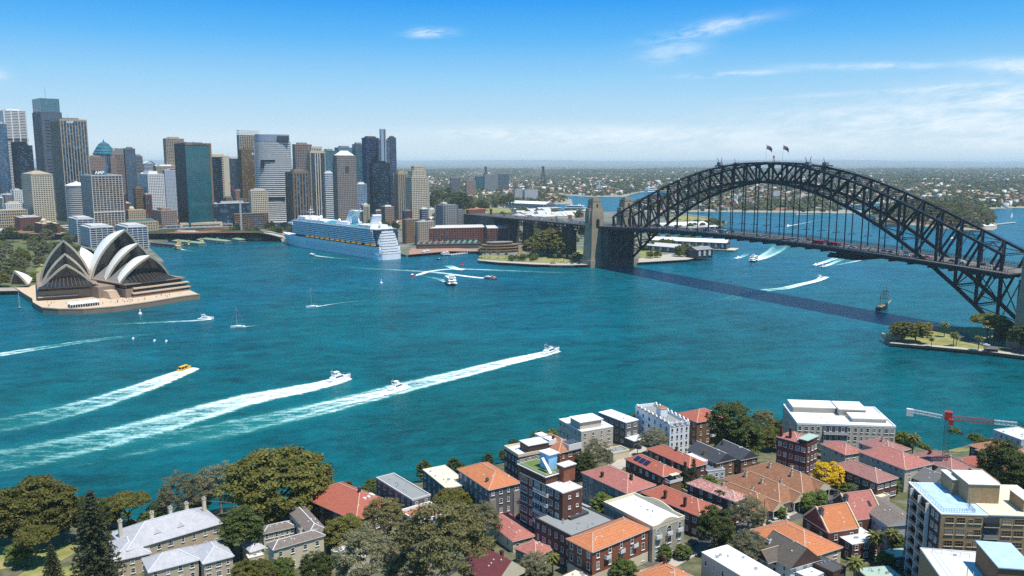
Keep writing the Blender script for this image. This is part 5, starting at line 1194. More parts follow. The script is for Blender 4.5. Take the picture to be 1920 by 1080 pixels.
for p, q in (((6.3, 0, 20), (20, 0, 5.8)), ((6.3, 0, 14), (16, 0, 4.6)), ((-.4, 0, 19), (6.2, 0, 10)), ((-7.8, 0, 15), (-.2, 0, 9)), ((6.2, 0, 18), (5, 2.8, 2.6)), ((6.2, 0, 18), (5, -2.8, 2.6)), ((-.4, 0, 18), (-1.5, 2.9, 2.4)), ((-.4, 0, 18), (-1.5, -2.9, 2.4)), ((-7.8, 0, 14), (-9, 2.6, 2.4)), ((-7.8, 0, 14), (-9, -2.6, 2.4))): b.bar(p, q, .09)
b.build('rigging', M_BLACK, o)
for i, (x, y, lb) in enumerate(((263, 589, 'white spherical buoy just off the opera broadwalk'), (715, 531, 'white buoy far out in mid harbour'), (867, 498, 'red topped channel marker beside the turning jet boats'))):
 o = thing('buoy', lb, 'buoy', at(x, y)); b = MB(); b.lathe([(.9, -.5), (1.6, 0), (1.5, 1), (.5, 1.6), (.3, 3.4), (.6, 3.6), (.1, 4.4)], 10); b.build('float', M_BWHITE if i < 2 else M_BRED, o)
# ---------------------------------------------------------------- wakes
def foam_mat():
 m = bpy.data.materials.new('wake_foam'); m.use_nodes = True; nt = m.node_tree; nt.nodes.clear(); T = NT(nt)
 uv = T.n('ShaderNodeUVMap', uv_map='flow').outputs[0]; u, v, _ = T.sep(uv)      # u: 0 at the boat .. 1 at the end; v: -1..1 across (stored 0..1)
 g = T.n('ShaderNodeNewGeometry').outputs['Position']
 st = T.n('ShaderNodeAttribute', attribute_name='strength', attribute_type='OBJECT').outputs['Fac']
 vv = T.m('ABSOLUTE', T.m('SUBTRACT', T.m('MULTIPLY', v, 2.), 1.))
 gx, gy, gz_ = T.sep(g); ln = T.comb(T.m('ADD', T.m('MULTIPLY', gx, .07), T.m('MULTIPLY', gy, -.02)), T.m('MULTIPLY', gy, .30), 0.0)
 n1 = T.noise(ln, 1.0, 7, .70, .9); n2 = T.noise(g, .42, 5, .72, .8)
 n = T.m('ADD', T.m('MULTIPLY', n1, .68), T.m('MULTIPLY', n2, .32))
 inner = T.m('SUBTRACT', 1.0, T.m('MULTIPLY', T.m('SUBTRACT', vv, .50), 2.0, clamp=True))
 ridge = T.m('SUBTRACT', 1.0, T.m('MULTIPLY', T.m('ABSOLUTE', T.m('SUBTRACT', vv, .52)), 3.4), clamp=True)
 age = T.m('SUBTRACT', 1.0, u)
 core = T.m('POWER', age, 2.6)
 th = T.m('SUBTRACT', T.m('ADD', .27, T.m('MULTIPLY', T.m('POWER', u, .55), .32)), T.m('MULTIPLY', ridge, .10))
 th = T.m('ADD', th, T.m('MULTIPLY', T.m('SUBTRACT', 1.0, inner), .25))
 th = T.m('SUBTRACT', th, T.m('MULTIPLY', T.m('SUBTRACT', st, 1.0), .5))
 a = T.m('MULTIPLY', T.m('SUBTRACT', n, th), 5.5, clamp=True)
 a = T.m('MULTIPLY', T.m('MULTIPLY', a, T.m('MULTIPLY', inner, 1.6, clamp=True)), T.m('MULTIPLY', age, 3.0, clamp=True))
 b = T.n('ShaderNodeBsdfPrincipled', ins={'Base Color': T.mix(T.m('MULTIPLY', core, 2.4, clamp=True), (.34, .62, .60), (.80, .84, .84)), 'Roughness': .9, 'Specular IOR Level': .1})
 ar = T.n('ShaderNodeBsdfPrincipled', ins={'Base Color': (.02, .30, .27, 1), 'Roughness': .35, 'Specular IOR Level': .3})
 tr = T.n('ShaderNodeBsdfTransparent')
 aa = T.m('MULTIPLY', T.m('MULTIPLY', inner, T.m('ADD', .1, n1)), T.m('MULTIPLY', T.m('POWER', age, .6), 1.25), clamp=True)
 m1 = T.n('ShaderNodeMixShader', ins={0: aa, 1: tr.outputs[0], 2: ar.outputs[0]}); m2 = T.n('ShaderNodeMixShader', ins={0: a, 1: m1.outputs[0], 2: b.outputs[0]})
 o = T.n('ShaderNodeOutputMaterial'); nt.links.new(m2.outputs[0], o.inputs[0]); return m
M_FOAM = foam_mat()
_wz = [.06]
def wake(label, pts, w0, w1, strength=1.0, lift=None, name='wake'):
 P = [at(*p) for p in pts]; Q = []; 
 for k in range(len(P) - 1):          # Catmull-Rom
  p0, p1, p2, p3 = P[max(k - 1, 0)], P[k], P[k + 1], P[min(k + 2, len(P) - 1)]
  for j in range(10):
   t = j / 10.; Q.append(.5 * ((2 * p1) + (p2 - p0) * t + (2 * p0 - 5 * p1 + 4 * p2 - p3) * t * t + (3 * p1 - p0 - 3 * p2 + p3) * t ** 3))
 Q.append(P[-1]); _wz[0] += .012; z0 = _wz[0]
 n = len(Q); M = 9; V = []; UV = []
 for i, q in enumerate(Q):
  d = Q[min(i + 1, n - 1)] - Q[max(i - 1, 0)]; d.z = 0; d.normalize(); s = Vector((-d.y, d.x, 0)); u = i / (n - 1); w = w0 + (w1 - w0) * u ** .8
  for j in range(M):
   v = j / (M - 1) * 2 - 1; x = q + s * v * w / 2; V.append((x.x, x.y, z0 + .45 * max(0, 1 - u * 3) * (1 - v * v))); UV.append((u, (v + 1) / 2))
 F = [(i * M + j, (i + 1) * M + j, (i + 1) * M + j + 1, i * M + j + 1) for i in range(n - 1) for j in range(M - 1)]
 me = np_mesh('wake', V, F, M_FOAM, smooth=True); uvl = me.uv_layers.new(name='flow')
 uvl.data.foreach_set('uv', np.asarray(UV, np.float32)[np.asarray(F).ravel()].ravel())
 o = put(me, name); o['strength'] = float(strength); return tag(o, kind='stuff', label=label)
wake('broad foaming wake of the leading motor yacht', [(1044, 658), (1020, 664), (960, 677), (880, 697), (800, 716), (720, 736), (600, 766), (500, 788), (380, 812), (250, 838), (100, 868)], 9, 46, 1.06)
wake('long wake of the sleek motor yacht running to the left edge', [(652, 709), (622, 717), (560, 731), (470, 748), (400, 767), (300, 796), (200, 821), (100, 844), (-40, 872), (-150, 890)], 9, 62, 1.1)
wake('wake of the open backed cruiser', [(764, 725), (735, 733), (680, 746), (610, 761), (560, 775), (500, 790), (430, 808), (340, 826)], 8, 34, 1.05)
wake('wake of the yellow water taxi', [(366, 691), (336, 701), (280, 722), (200, 749), (120, 772), (40, 790), (-60, 806)], 8, 52, 1.06)
wake('old wake crossing the left of the harbour', [(330, 621), (250, 630), (170, 639), (90, 651), (0, 665), (-120, 684), (-220, 700)][::-1], 22, 12, 1.0)
wake('thin wake of the small cruiser', [(396, 599), (370, 601), (310, 604), (240, 607), (180, 609)], 6, 10, 1.0)
wake('curved wake of the small red jet boat', [(772, 518), (786, 515), (806, 509), (840, 505), (880, 505), (940, 507), (1010, 510), (1090, 512)], 6, 16, 1.15)
wake('wake of the red and white jet tour boat', [(908, 522), (880, 519), (850, 515), (818, 511), (790, 509), (740, 506), (690, 504), (640, 500)], 8, 16, 1.1)
wake('splash of spray behind the jet boats', [(872, 506), (855, 504), (845, 500), (836, 498)], 14, 18, 1.25)
wake('wake of the navy catamaran ferry', [(838, 530), (824, 524), (800, 519), (770, 514)], 8, 12, .9)
wake('fan of spray behind the dark hulled ferry beyond the bridge', [(1412, 489), (1424, 485), (1440, 478), (1456, 468), (1466, 458)], 9, 44, 1.15)
wake('wake of the speedboat beside that ferry', [(1378, 485), (1392, 481), (1404, 474)], 7, 14, 1.1)
wake('left prong of the forked wake under the deck', [(1526, 498), (1545, 492), (1565, 485), (1583, 477)], 6, 16, 1.2)
wake('right prong of the forked wake under the deck', [(1540, 501), (1556, 496), (1572, 489), (1590, 481)], 6, 12, 1.15)
wake('wake of the speedboat near the deck gantry', [(1628, 485), (1600, 491), (1575, 496), (1550, 500)], 5, 9, 1.05)
wake('broad wake of the cruiser beyond the bridge shadow', [(1549, 520), (1530, 527), (1500, 534), (1470, 541), (1440, 544), (1400, 551), (1360, 563)], 8, 22, 1.15)
wake('wake of the white yacht in mid harbour', [(592, 576), (615, 572), (650, 567), (700, 562)], 3, 5, 1.0)
wake('wake of the bare masted yacht', [(455, 614), (470, 612), (492, 611)], 4, 5, .95)
wake('wake of the ferry leaving the quay', [(340, 468), (352, 470), (372, 473)], 6, 9, .9)
wake('wake of the small white ferry', [(592, 480), (610, 482), (640, 485), (680, 487)], 5, 8, 1.0)
wake('wake of the launch in the far bay', [(1474, 425), (1500, 420), (1530, 414), (1560, 410)], 7, 9, 1.0)
wake('wake near the far shore', [(1500, 403), (1530, 402), (1580, 402)], 6, 8, 1.0)
wake('pale wake far behind the bridge at the left', [(1287, 404), (1300, 405), (1330, 407), (1350, 408)], 8, 10, 1.0)
wake('wake of the launch near the island', [(1780, 448), (1795, 446), (1815, 445)], 5, 7, 1.0)
# ---------------------------------------------------------------- trees
def leaf_mat(name, a, b, rnd=.22, trans=.36):
 m = bpy.data.materials.new(name); m.use_nodes = True; nt = m.node_tree; nt.nodes.clear(); T = NT(nt)
 at_ = T.n('ShaderNodeAttribute', attribute_name='tone').outputs['Fac']
 oi = T.n('ShaderNodeObjectInfo').outputs['Random']
 c = T.mix(at_, a, b); k = T.m('ADD', 1 - rnd, T.m('MULTIPLY', oi, 2 * rnd)); k = T.m('MULTIPLY', k, 1.35); c = T.mix(1.0, c, T.comb(k, k, T.m('MULTIPLY', k, .95)), 'MULTIPLY')
 d = T.n('ShaderNodeBsdfPrincipled', ins={'Base Color': c, 'Roughness': .65, 'Specular IOR Level': .25}); t = T.n('ShaderNodeBsdfTranslucent', ins={'Color': c})
 mx = T.n('ShaderNodeMixShader', ins={0: trans, 1: d.outputs[0], 2: t.outputs[0]})
 o = T.n('ShaderNodeOutputMaterial'); nt.links.new(mx.outputs[0], o.inputs[0]); return m
LEAF = {'fig': leaf_mat('fig_leaf', (.070, .076, .017), (.185, .170, .040)), 'gum': leaf_mat('gum_leaf', (.105, .100, .040), (.225, .200, .080)), 'pine': leaf_mat('pine_needle', (.026, .036, .016), (.075, .086, .034)),
  'palm': leaf_mat('palm_frond', (.055, .065, .016), (.17, .165, .045)), 'bush': leaf_mat('shrub_leaf', (.062, .092, .022), (.16, .195, .046)), 'yellow': leaf_mat('golden_leaf', (.38, .25, .012), (.60, .42, .02)),
  'grey': leaf_mat('grey_leaf', (.105, .105, .058), (.215, .20, .115)), 'dark': leaf_mat('dark_leaf', (.034, .050, .014), (.100, .120, .032))}
M_BARK = mat('bark', (.13, .10, .075), .9, .3, .6); M_BARKP = mat('pale_bark', (.36, .31, .25), .9, .3, .6)
def leaves(C, n, size, rr, spread, up=.55):
 "n leaf quads about each clump centre C (m,4: xyz and radius); returns V, F, tone"
 m = len(C); N = m * n
 ctr = np.repeat(C[:, :3], n, 0); rad = np.repeat(C[:, 3], n)[:, None]
 d = rr.normal(size=(N, 3)); d /= np.linalg.norm(d, axis=1)[:, None] + 1e-9; d[:, 2] = np.where(d[:, 2] < -.25, -d[:, 2] * .5, d[:, 2])
 p = ctr + d * rad * (spread + (1 - spread) * rr.random((N, 1))) * np.array([1, 1, .62])
 nr = d * .6 + rr.normal(size=(N, 3)) * .45 + np.array([0, 0, up]); nr /= np.linalg.norm(nr, axis=1)[:, None]
 a = np.cross(nr, rr.normal(size=(N, 3))); a /= np.linalg.norm(a, axis=1)[:, None] + 1e-9; b = np.cross(nr, a)
 s = size * (.6 + .8 * rr.random((N, 1))); l = s * 1.35
 V = np.stack([p - a * s - b * l * .3, p + b * l * -.9, p + a * s - b * l * .2, p + b * l], 1).reshape(-1, 3)
 F = np.arange(N * 4).reshape(-1, 4)
 tone = np.clip(np.repeat(rr.random(m), n) * .6 + .4 * rr.random(N), 0, 1)
 return V, F, tone
def limbs(b, base, H, rx, rz, rr, n=6, r0=.035, fork=.35):
 r = H * r0; top = Vector((0, 0, H * fork)); b.cyl((0, 0, -.6), top, r * 1.25, r * .8, 7, False)
 for k in range(n):
  a = k * 2.4 + rr.random(); e = Vector((math.cos(a) * rx * (.45 + .4 * rr.random()), math.sin(a) * rx * (.45 + .4 * rr.random()), H - rz * (.5 + .8 * rr.random())))
  mid = top.lerp(e, .5) + Vector((0, 0, .06 * H)); b.cyl(top, mid, r * .55, r * .35, 5, False); b.cyl(mid, e, r * .35, r * .12, 5, False)
  for q in range(2):
   e2 = e + Vector((rr.normal() * rx * .3, rr.normal() * rx * .3, rz * .25 * rr.random())); b.cyl(mid.lerp(e, .4), e2, r * .2, r * .06, 4, False)
def make_tree(kind, seed, det=2):
 """unit meshes: crown radius 1 (horizontally) except palm and pine (height 1). det: 2 near, 1 middle, 0 far. returns (crown, trunk, centre height / radius)"""
 rr = np.random.default_rng(seed); b = MB(); mult = (.16, .42, 1)[det]; ls = (2.3, 1.5, 1)[det]
 if kind in ('fig', 'gum', 'bush', 'umbrella', 'yellow', 'grey', 'dark'):
  asp, H, nc, nl, sz = {'fig': (.60, .80, 380, 100, .019), 'gum': (.72, 1.45, 210, 84, .019), 'bush': (.80, .85, 150, 76, .036), 'umbrella': (.30, 1.15, 190, 90, .026), 'yellow': (.85, 1.1, 170, 80, .030), 'grey': (.85, 1.25, 210, 76, .019), 'dark': (.95, 1.4, 240, 84, .025)}[kind]
  nc = int(nc * (mult ** .5)); nl = max(8, int(nl * (mult ** .5)))
  d = rr.normal(size=(nc * 3, 3)); d /= np.linalg.norm(d, axis=1)[:, None]; d = d[d[:, 2] > (-.7 if kind in ('fig', 'dark', 'bush', 'grey', 'yellow') else -.35)][:nc]; k = len(d)
  ra = .42 + .58 * rr.random(k) ** .42
  lob = 1 + .20 * np.sin(3 * np.arctan2(d[:, 1], d[:, 0]) + seed) + .09 * np.clip(rr.normal(size=k), -2, 1.2)
  P = d * np.clip(ra * lob, 0, 1.04)[:, None] * np.array([.88, .88, asp])
  P[:, 2] += H
  cr = {'fig': .15, 'gum': .16, 'bush': .22, 'umbrella': .17, 'yellow': .19, 'grey': .17, 'dark': .19}[kind] * (.7 + .6 * rr.random(k)) * (1.0, 1.0, 1)[det]
  if kind in ('gum', 'grey'): sel = rr.random(k) > .12; P = P[sel]; cr = cr[sel]
  V, F, tone = leaves(np.c_[P, cr], nl, sz * ls, rr, .35)
  limbs(b, None, H + asp * .5, .9, asp, rr, {'gum': 9, 'grey': 9}.get(kind, 6), {'fig': .05, 'bush': .03}.get(kind, .034), .42)
  return V, F, tone, b
 if kind == 'pine':      # whorled conifer, height 1
  b.cyl((0, 0, -.03), (0, 0, .97), .022, .003, 6, False); C = []; n = (14, 20, 26)[det]
  for i in range(n):
   z = .12 + .86 * i / n; r = .26 * (1 - z) ** .85 + .012; m = int(5 + 9 * (1 - z))
   for j in range(m):
    a = j * 2 * math.pi / m + i * 1.3 + rr.normal() * .12; q = r * (.8 + .3 * rr.random()); b.cyl((0, 0, z), (math.cos(a) * q, math.sin(a) * q, z + q * .12), .005, .0015, 4, False)
    for t in ((.35, .62, .88) if r > .08 else (.6,)): C.append((math.cos(a) * q * t, math.sin(a) * q * t, z + q * t * .12 - .004, .016 + .020 * (1 - z)))
  V, F, tone = leaves(np.array(C), (5, 8, 13)[det], .0085 * ls, rr, .2, .3); return V, F, tone, b
 if kind == 'cypress':
  b.cyl((0, 0, -.02), (0, 0, .9), .02, .004, 5, False); C = []
  for i in range((60, 110, 170)[det]):
   z = .04 + .94 * rr.random(); r = .15 * math.sin(math.pi * min(1, z * .55 + .32)) * (1 - z ** 4); a = rr.random() * 6.28; C.append((math.cos(a) * r * .8, math.sin(a) * r * .8, z, .05))
  V, F, tone = leaves(np.array(C), (7, 12, 20)[det], .011 * ls, rr, .3, .3); return V, F, tone, b
 b.cyl((0, 0, -.03), (.01, 0, .74), .026, .020, 7, False); V = []; F = []
 n = 34
 for j in range(n):
  a = j * 2.4; el = 1.25 - 1.75 * (j / n); L = .30 + .06 * rr.random(); p = np.array([.01, 0, .74]); pts = [p]
  for k in range(6):
   e = el - k * .27; p = p + np.array([math.cos(a) * math.cos(e), math.sin(a) * math.cos(e), math.sin(e)]) * L / 6; pts.append(p)
  sd = np.array([-math.sin(a), math.cos(a), 0])
  for k in range(6):
   w0, w1 = [.058 * math.sin(math.pi * min(1, (q + .7) / 6.9)) for q in (k, k + 1)]
   for s_ in (-1, 1):
    o = len(V); dr = np.array([0, 0, -.45]); V += [pts[k], pts[k + 1], pts[k + 1] + (sd * s_ + dr) * w1, pts[k] + (sd * s_ + dr) * w0]; F.append((o, o + 1, o + 2, o + 3))
 return np.array(V), np.array(F), rr.random(len(F)), b
_trees = {}
def tree_meshes(kind, var, det):
 key = (kind, var, det)
 if key not in _trees:
  V, F, tone, b = make_tree(kind, 11 * var + len(kind), det)
  lm = LEAF.get({'umbrella': 'fig', 'cypress': 'pine'}.get(kind, kind))
  _trees[key] = (np_mesh('crown', V, F, lm, attr=tone), b.mesh('trunk', M_BARKP if kind in ('gum', 'grey') else M_BARK))
 return _trees[key]
NAMES = {'fig': 'fig_tree', 'gum': 'gum_tree', 'pine': 'pine_tree', 'palm': 'palm_tree', 'bush': 'shrub', 'umbrella': 'umbrella_tree', 'yellow': 'golden_tree', 'cypress': 'cypress_tree', 'grey': 'gum_tree', 'dark': 'leafy_tree'}
def tree(kind, loc, size, label, group=None, det=2, var=None, zs=1.0):
 "size = crown radius (pine, palm, cypress: height)"
 v = RNG.randrange(3) if var is None else var
 c, t = tree_meshes(kind, v, det); o = thing(NAMES[kind], label, 'tree' if kind != 'bush' else 'shrub', loc, RNG.uniform(0, 6.28), group); o.scale = (size, size, size * zs)
 put(c, 'crown', o); put(t, 'trunk', o); return o
CENT = {'fig': .9, 'gum': 1.5, 'bush': .88, 'umbrella': 1.2, 'yellow': 1.12, 'grey': 1.3, 'dark': 1.45}
def ntree(kind, px, py, rpx, label, det=2, var=None, zs=1.0, group=None):
 "near tree: centre of the crown at this pixel, crown radius in pixels (pine, palm, cypress: height in pixels, pixel = middle)"
 p = gat(px, py); d = math.hypot(p.y, CAMH - p.z)
 for _ in range(3):
  s = rpx * d / FPX; lift = CENT[kind] * s * zs if kind in CENT else s * .5; p = gat(px, py, lift); d = math.hypot(p.y, CAMH - p.z - lift)
 return tree(kind, (p.x, p.y, gz(p.x, p.y) - .1), s, label, group, det, var, zs)
for a in (('fig', 64, 946, 82, 'huge spreading fig tree at the left edge above the water'), ('umbrella', 238, 938, 38, 'layered umbrella crowned tree, right of a pair above the water', 2, 0, 1.1), ('umbrella', 196, 930, 26, 'smaller umbrella crowned tree left of its taller twin', 2, 1), ('fig', 196, 962, 32, 'low tree below the umbrella crowned pair'),
   ('umbrella', 64, 1003, 38, 'small flat topped tree on the lawn by the huge fig', 2, 2, 1.3), ('bush', 36, 1036, 24, 'round light tree at the lawn edge near the left corner'), ('pine', 98, 1062, 92, 'young pine in the bottom left corner'), ('pine', 176, 1012, 200, 'tall dark pine standing left of the slate roofed mansion', 2, 1, 1.0),
   ('dark', 168, 966, 34, 'dark tree filling behind the tall pine'), ('grey', 338, 925, 46, 'brownish gum tree behind the mansion chimneys'), ('fig', 520, 898, 104, 'enormous dome shaped fig behind the mansion', 2, 1, .86), ('grey', 412, 905, 44, 'greyish tree merging with the left of the enormous fig'),
   ('dark', 450, 988, 41, 'dark glossy tree rising in front of the mansion roof'), ('bush', 282, 975, 20, 'small shrub by the water left of the mansion chimneys'), ('fig', 650, 992, 44, 'olive tree right of the brown roofed wing'), ('gum', 722, 962, 40, 'pale barked gum before the grey flat roof'),
   ('cypress', 742, 925, 44, 'thin cypress against the grey flat roof'), ('gum', 838, 1010, 92, 'wide olive gum covering the bottom centre left'), ('fig', 850, 940, 40, 'rounded tree below the cream flat roof'), ('grey', 906, 972, 36, 'grey feathery tree left of the pink roof'),
   ('grey', 690, 1040, 64, 'large greyish gum at the bottom left of centre'), ('gum', 770, 1062, 44, 'gum below the wide olive gum at the bottom edge'), ('bush', 530, 1064, 22, 'light green young tree below the brown roofed wing'), ('dark', 592, 1066, 32, 'dark leafy tree at the bottom, right of the light green one'),
   ('fig', 472, 1074, 40, 'olive tree at the bottom edge below the mansion'), ('grey', 1006, 1058, 28, 'grey shrubby tree right of the maroon roof'), ('palm', 1036, 1056, 50, 'palm at the bottom edge right of the maroon roof'), ('grey', 1118, 850, 30, 'weeping pepper tree beside the garages'), ('dark', 1094, 868, 22, 'dark tree at the foot of the pepper tree'),
   ('grey', 1226, 822, 27, 'grey green tree in front of the white crenellated block'), ('dark', 1372, 792, 42, 'dark tree beside the red roofed brown building'), ('bush', 1398, 818, 34, 'bright green tree above the slate roofs', 2, None, 1.2), ('gum', 1432, 786, 24, 'wispy pale tree at the top of the shore cluster'),
   ('fig', 1446, 818, 30, 'broad olive tree at the right of the shore cluster'), ('bush', 1358, 832, 22, 'light green shrub tree above the slate roof ridge'), ('cypress', 1284, 893, 56, 'dark cypress, left of a pair by the red roofs'), ('cypress', 1300, 890, 60, 'dark cypress, right of a pair by the red roofs'), ('cypress', 1270, 945, 40, 'slim dark cypress against the chimneyed red roof'), ('cypress', 1283, 956, 46, 'thicker dark cypress beside the slim one'),
   ('palm', 1357, 940, 62, 'tall shaggy palm at the end of the mottled pink roof'), ('dark', 1340, 985, 36, 'dense green tree at the street corner below the palm'), ('bush', 1130, 944, 24, 'round olive bush between the stucco block and the art deco roof'), ('grey', 1404, 958, 34, 'feathery gum at the end of the brown tiled roofs'), ('yellow', 1551, 890, 30, 'bright golden yellow tree'),
   ('bush', 1512, 942, 20, 'rounded hedge tree, left of the three in the lane'), ('bush', 1536, 936, 20, 'rounded hedge tree, middle of the three in the lane'), ('bush', 1592, 920, 18, 'rounded hedge tree, right of the three in the lane'), ('palm', 1641, 1020, 64, 'palm in the back yard of the terraces'), ('palm', 1672, 1012, 52, 'second palm close to the brick tower'), ('palm', 1602, 1068, 60, 'yellowing palm at the bottom edge by the awnings'),
   ('dark', 1885, 868, 44, 'dark mass of tree at the right edge above the brick tower'), ('fig', 1862, 842, 34, 'olive tree between the terracotta roofs at the right'), ('dark', 1915, 892, 30, 'dark tree at the very right edge'), ('bush', 1692, 828, 22, 'bushy tree by the shore left of the tower crane'), ('palm', 1712, 832, 48, 'shore palm left of the tower crane'), ('bush', 1640, 908, 18, 'green shrub below the maroon tiled roof'), ('bush', 1672, 908, 18, 'green shrub beside the brick tower roof'),
   ('grey', 1404, 1024, 34, 'grey green tree left of the shingled house'), ('dark', 1806, 878, 16, 'small dark tree beside the pinkish hip roof'), ('bush', 1246, 1036, 16, 'hedge shrub below the arched windows'), ('bush', 1280, 1034, 16, 'hedge shrub right of the arched windows'), ('bush', 1168, 1070, 26, 'leafy shrub at the bottom below the orange roof'), ('bush', 1012, 905, 14, 'small green shrub left of the brick flats'), ('bush', 1388, 905, 16, 'shrub in the gap between the slate roof and the brown roofs'), ('bush', 1330, 905, 16, 'yellow green shrub before the grey lean to'), ('bush', 1470, 858, 12, 'shrub left of the tall brick flats'),
   ('palm', 800, 905, 46, 'small palm beside the cream flat roof'), ('bush', 938, 966, 12, 'clipped hedge by the red car'), ('bush', 1460, 960, 16, 'flowering shrub by the white parked car'), ('bush', 1690, 1020, 20, 'yard shrub below the palms'), ('bush', 1660, 1050, 18, 'shrub beside the green roofed shed'), ('bush', 1790, 800, 12, 'low shrub on the shore under the crane jib'), ('bush', 1830, 812, 14, 'low shrub on the shore right of the crane')):
 ntree(*a)
# ---------------------------------------------------------------- houses of the near hillside
def tile(name, c, c2=None, v=.22): return mat('roof_tile_' + name, c, .85, v, .7, lines=('Z', .34, .22), col2=c2)
TILE = {'orange': tile('orange', (.52, .19, .075), (.45, .155, .065)), 'red': tile('red', (.40, .115, .070), (.33, .095, .062)), 'terracotta': tile('terracotta', (.40, .17, .085), (.30, .125, .07), .3), 'brown': tile('brown', (.30, .135, .065), (.22, .105, .06), .35),
  'pink': tile('pink', (.42, .155, .125), (.33, .12, .10)), 'maroon': tile('maroon', (.17, .040, .045), (.13, .035, .04)), 'mottled': tile('mottled', (.36, .11, .095), (.50, .33, .29), .3), 'plum': tile('plum', (.27, .12, .105), (.33, .16, .14), .25),
  'slate': tile('slate', (.060, .064, .074), (.045, .047, .055)), 'shingle': tile('shingle', (.13, .105, .085), (.10, .085, .07)), 'grey': tile('grey', (.15, .145, .14)), 'brownslate': tile('brownslate', (.16, .125, .105), (.20, .165, .14)),
  'lead': mat('lead_roof', (.40, .39, .41), .7, .16, .5, streak=.5, lines=('X', .9, .05))}
FLATR = {'white': mat('white_roof_membrane', (.78, .78, .77), .7, .06, .25), 'grey': mat('grey_roof_membrane', (.255, .265, .255), .8, .12, .3, lines=('X', 1.2, .10)), 'cream': mat('cream_roof_membrane', (.66, .59, .44), .8, .08, .3, lines=('X', 1.2, .06)), 'pale': mat('pale_roof_membrane', (.58, .585, .58), .8, .1, .3),
   'blue': mat('pale_blue_membrane', (.36, .52, .72), .6, .1, .2, col2=(.46, .60, .76)), 'green': mat('pale_green_metal', (.36, .47, .38), .6, .08, .3, lines=('X', .8, .10)), 'dark': mat('dark_roof_membrane', (.075, .075, .08), .8, .15, .3, lines=('X', .8, .12)), 'turf': mat('roof_turf', (.12, .165, .04), .95, .2, .5), 'slateblue': mat('slate_metal', (.17, .18, .21), .6, .1, .3, lines=('X', .8, .12)), 'terr': mat('terracotta_paving', (.42, .17, .10), .85, .15, .4)}
WALL = {'brick': mat('dark_red_brick', (.135, .052, .036), .9, .25, .6, lines=('Z', .3, .10), col2=(.105, .044, .034)), 'brickred': mat('warm_red_brick', (.26, .088, .045), .9, .25, .6, lines=('Z', .3, .10), col2=(.20, .07, .04)), 'dkbrick': mat('dark_brown_brick', (.075, .044, .036), .9, .25, .6, lines=('Z', .3, .1)),
  'tanbrick': mat('tan_brick', (.35, .24, .125), .9, .2, .6, lines=('Z', .3, .12), col2=(.29, .20, .11)), 'stucco': mat('grey_stucco', (.25, .235, .22), .9, .12, .3, streak=.25), 'cream': mat('cream_stucco', (.60, .52, .37), .9, .1, .3, streak=.2), 'white': mat('white_stucco', (.76, .755, .74), .85, .06, .3, streak=.1), 'beige': mat('beige_stucco', (.50, .43, .34), .9, .1, .3, streak=.2),
  'dkgrey': mat('dark_grey_render', (.12, .12, .125), .85, .12, .3, streak=.2), 'sand': mat('mansion_sandstone', (.47, .39, .28), .9, .16, .4, streak=.25), 'art': mat('putty_stucco', (.37, .34, .27), .9, .1, .3, streak=.2), 'brownbrick': mat('brown_brick', (.19, .105, .055), .9, .22, .6, lines=('Z', .3, .1)), 'bluegrey': mat('blue_grey_weatherboard', (.46, .48, .52), .8, .08, .3, lines=('Z', .3, .12))}
M_TRIM = mat('white_trim', (.72, .70, .66), .6, .06, .5); M_WGL = glass_mat('house_window', (.028, .034, .042), .1, .7, (.36, .35, .33), .22); M_CAP = mat('ridge_tile', (.50, .33, .25), .8, .15, .6); M_CAPW = mat('lead_capping', (.62, .62, .64), .6, .1, .5); M_BLUET = mat('sky_blue_render', (.30, .58, .82), .7, .06, .4)
_wm = {}
def win_meshes(w, h, arch=False, sash=True):
 key = (round(w, 2), round(h, 2), arch)
 if key not in _wm:
  g = MB(); f = MB()     # local: x along the wall, z up, -y outward
  if arch:
   pts = [(-w / 2, 0), (w / 2, 0), (w / 2, h - w / 2)] + [(w / 2 * math.cos(t), h - w / 2 + w / 2 * math.sin(t)) for t in [math.pi * k / 8 for k in range(1, 9)]]
   g.add([(x, -.03, z) for x, z in pts], [tuple(range(len(pts)))])
   for (xa, za), (xb, zb) in zip(pts, pts[1:] + pts[:1]): f.bar((xa, -.05, za), (xb, -.05, zb), .14, .14, up=(0, 1, 0))
  else:
   g.add([(-w / 2, -.03, 0), (w / 2, -.03, 0), (w / 2, -.03, h), (-w / 2, -.03, h)], [(0, 1, 2, 3)])
   for x in (-w / 2, w / 2): f.box(x - .06, x + .06, -.10, .02, -.02, h + .02)
   f.box(-w / 2, w / 2, -.10, .02, -.05, .05); f.box(-w / 2, w / 2, -.10, .02, h - .05, h + .05)
  if sash: 
   n = 1 if w < 1.3 else 2
   for k in range(1, n + 1): 
    if w >= 1.3: x = -w / 2 + w * k / (n + 1); f.box(x - .035, x + .035, -.07, .0, 0, h - (w / 2 if arch else 0))
   f.box(-w / 2, w / 2, -.07, .0, h * .5 - .03, h * .5 + .03)
  s = MB(); s.box(-w / 2 - .15, w / 2 + .15, -.22, .02, -.16, -.06)
  _wm[key] = (g.mesh('window', M_WGL), f, s, {})
 return _wm[key]
def window(root, p, face, w, h, arch=False, trim=None, sill=None):
 "face 0: front (normal -y), 1: left (normal -x), 2: right (+x), 3: back (+y)"
 g, f, s, c = win_meshes(w, h, arch); trim = trim or M_TRIM; sill = sill or trim
 if trim.name not in c: c[trim.name] = f.mesh('window_frame', trim)
 if 's' + sill.name not in c: c['s' + sill.name] = s.mesh('window_sill', sill)
 o = put(g, 'window', root, p, (0, -math.pi / 2, math.pi / 2, math.pi)[face])
 put(c[trim.name], 'window_frame', o); put(c['s' + sill.name], 'window_sill', o); return o
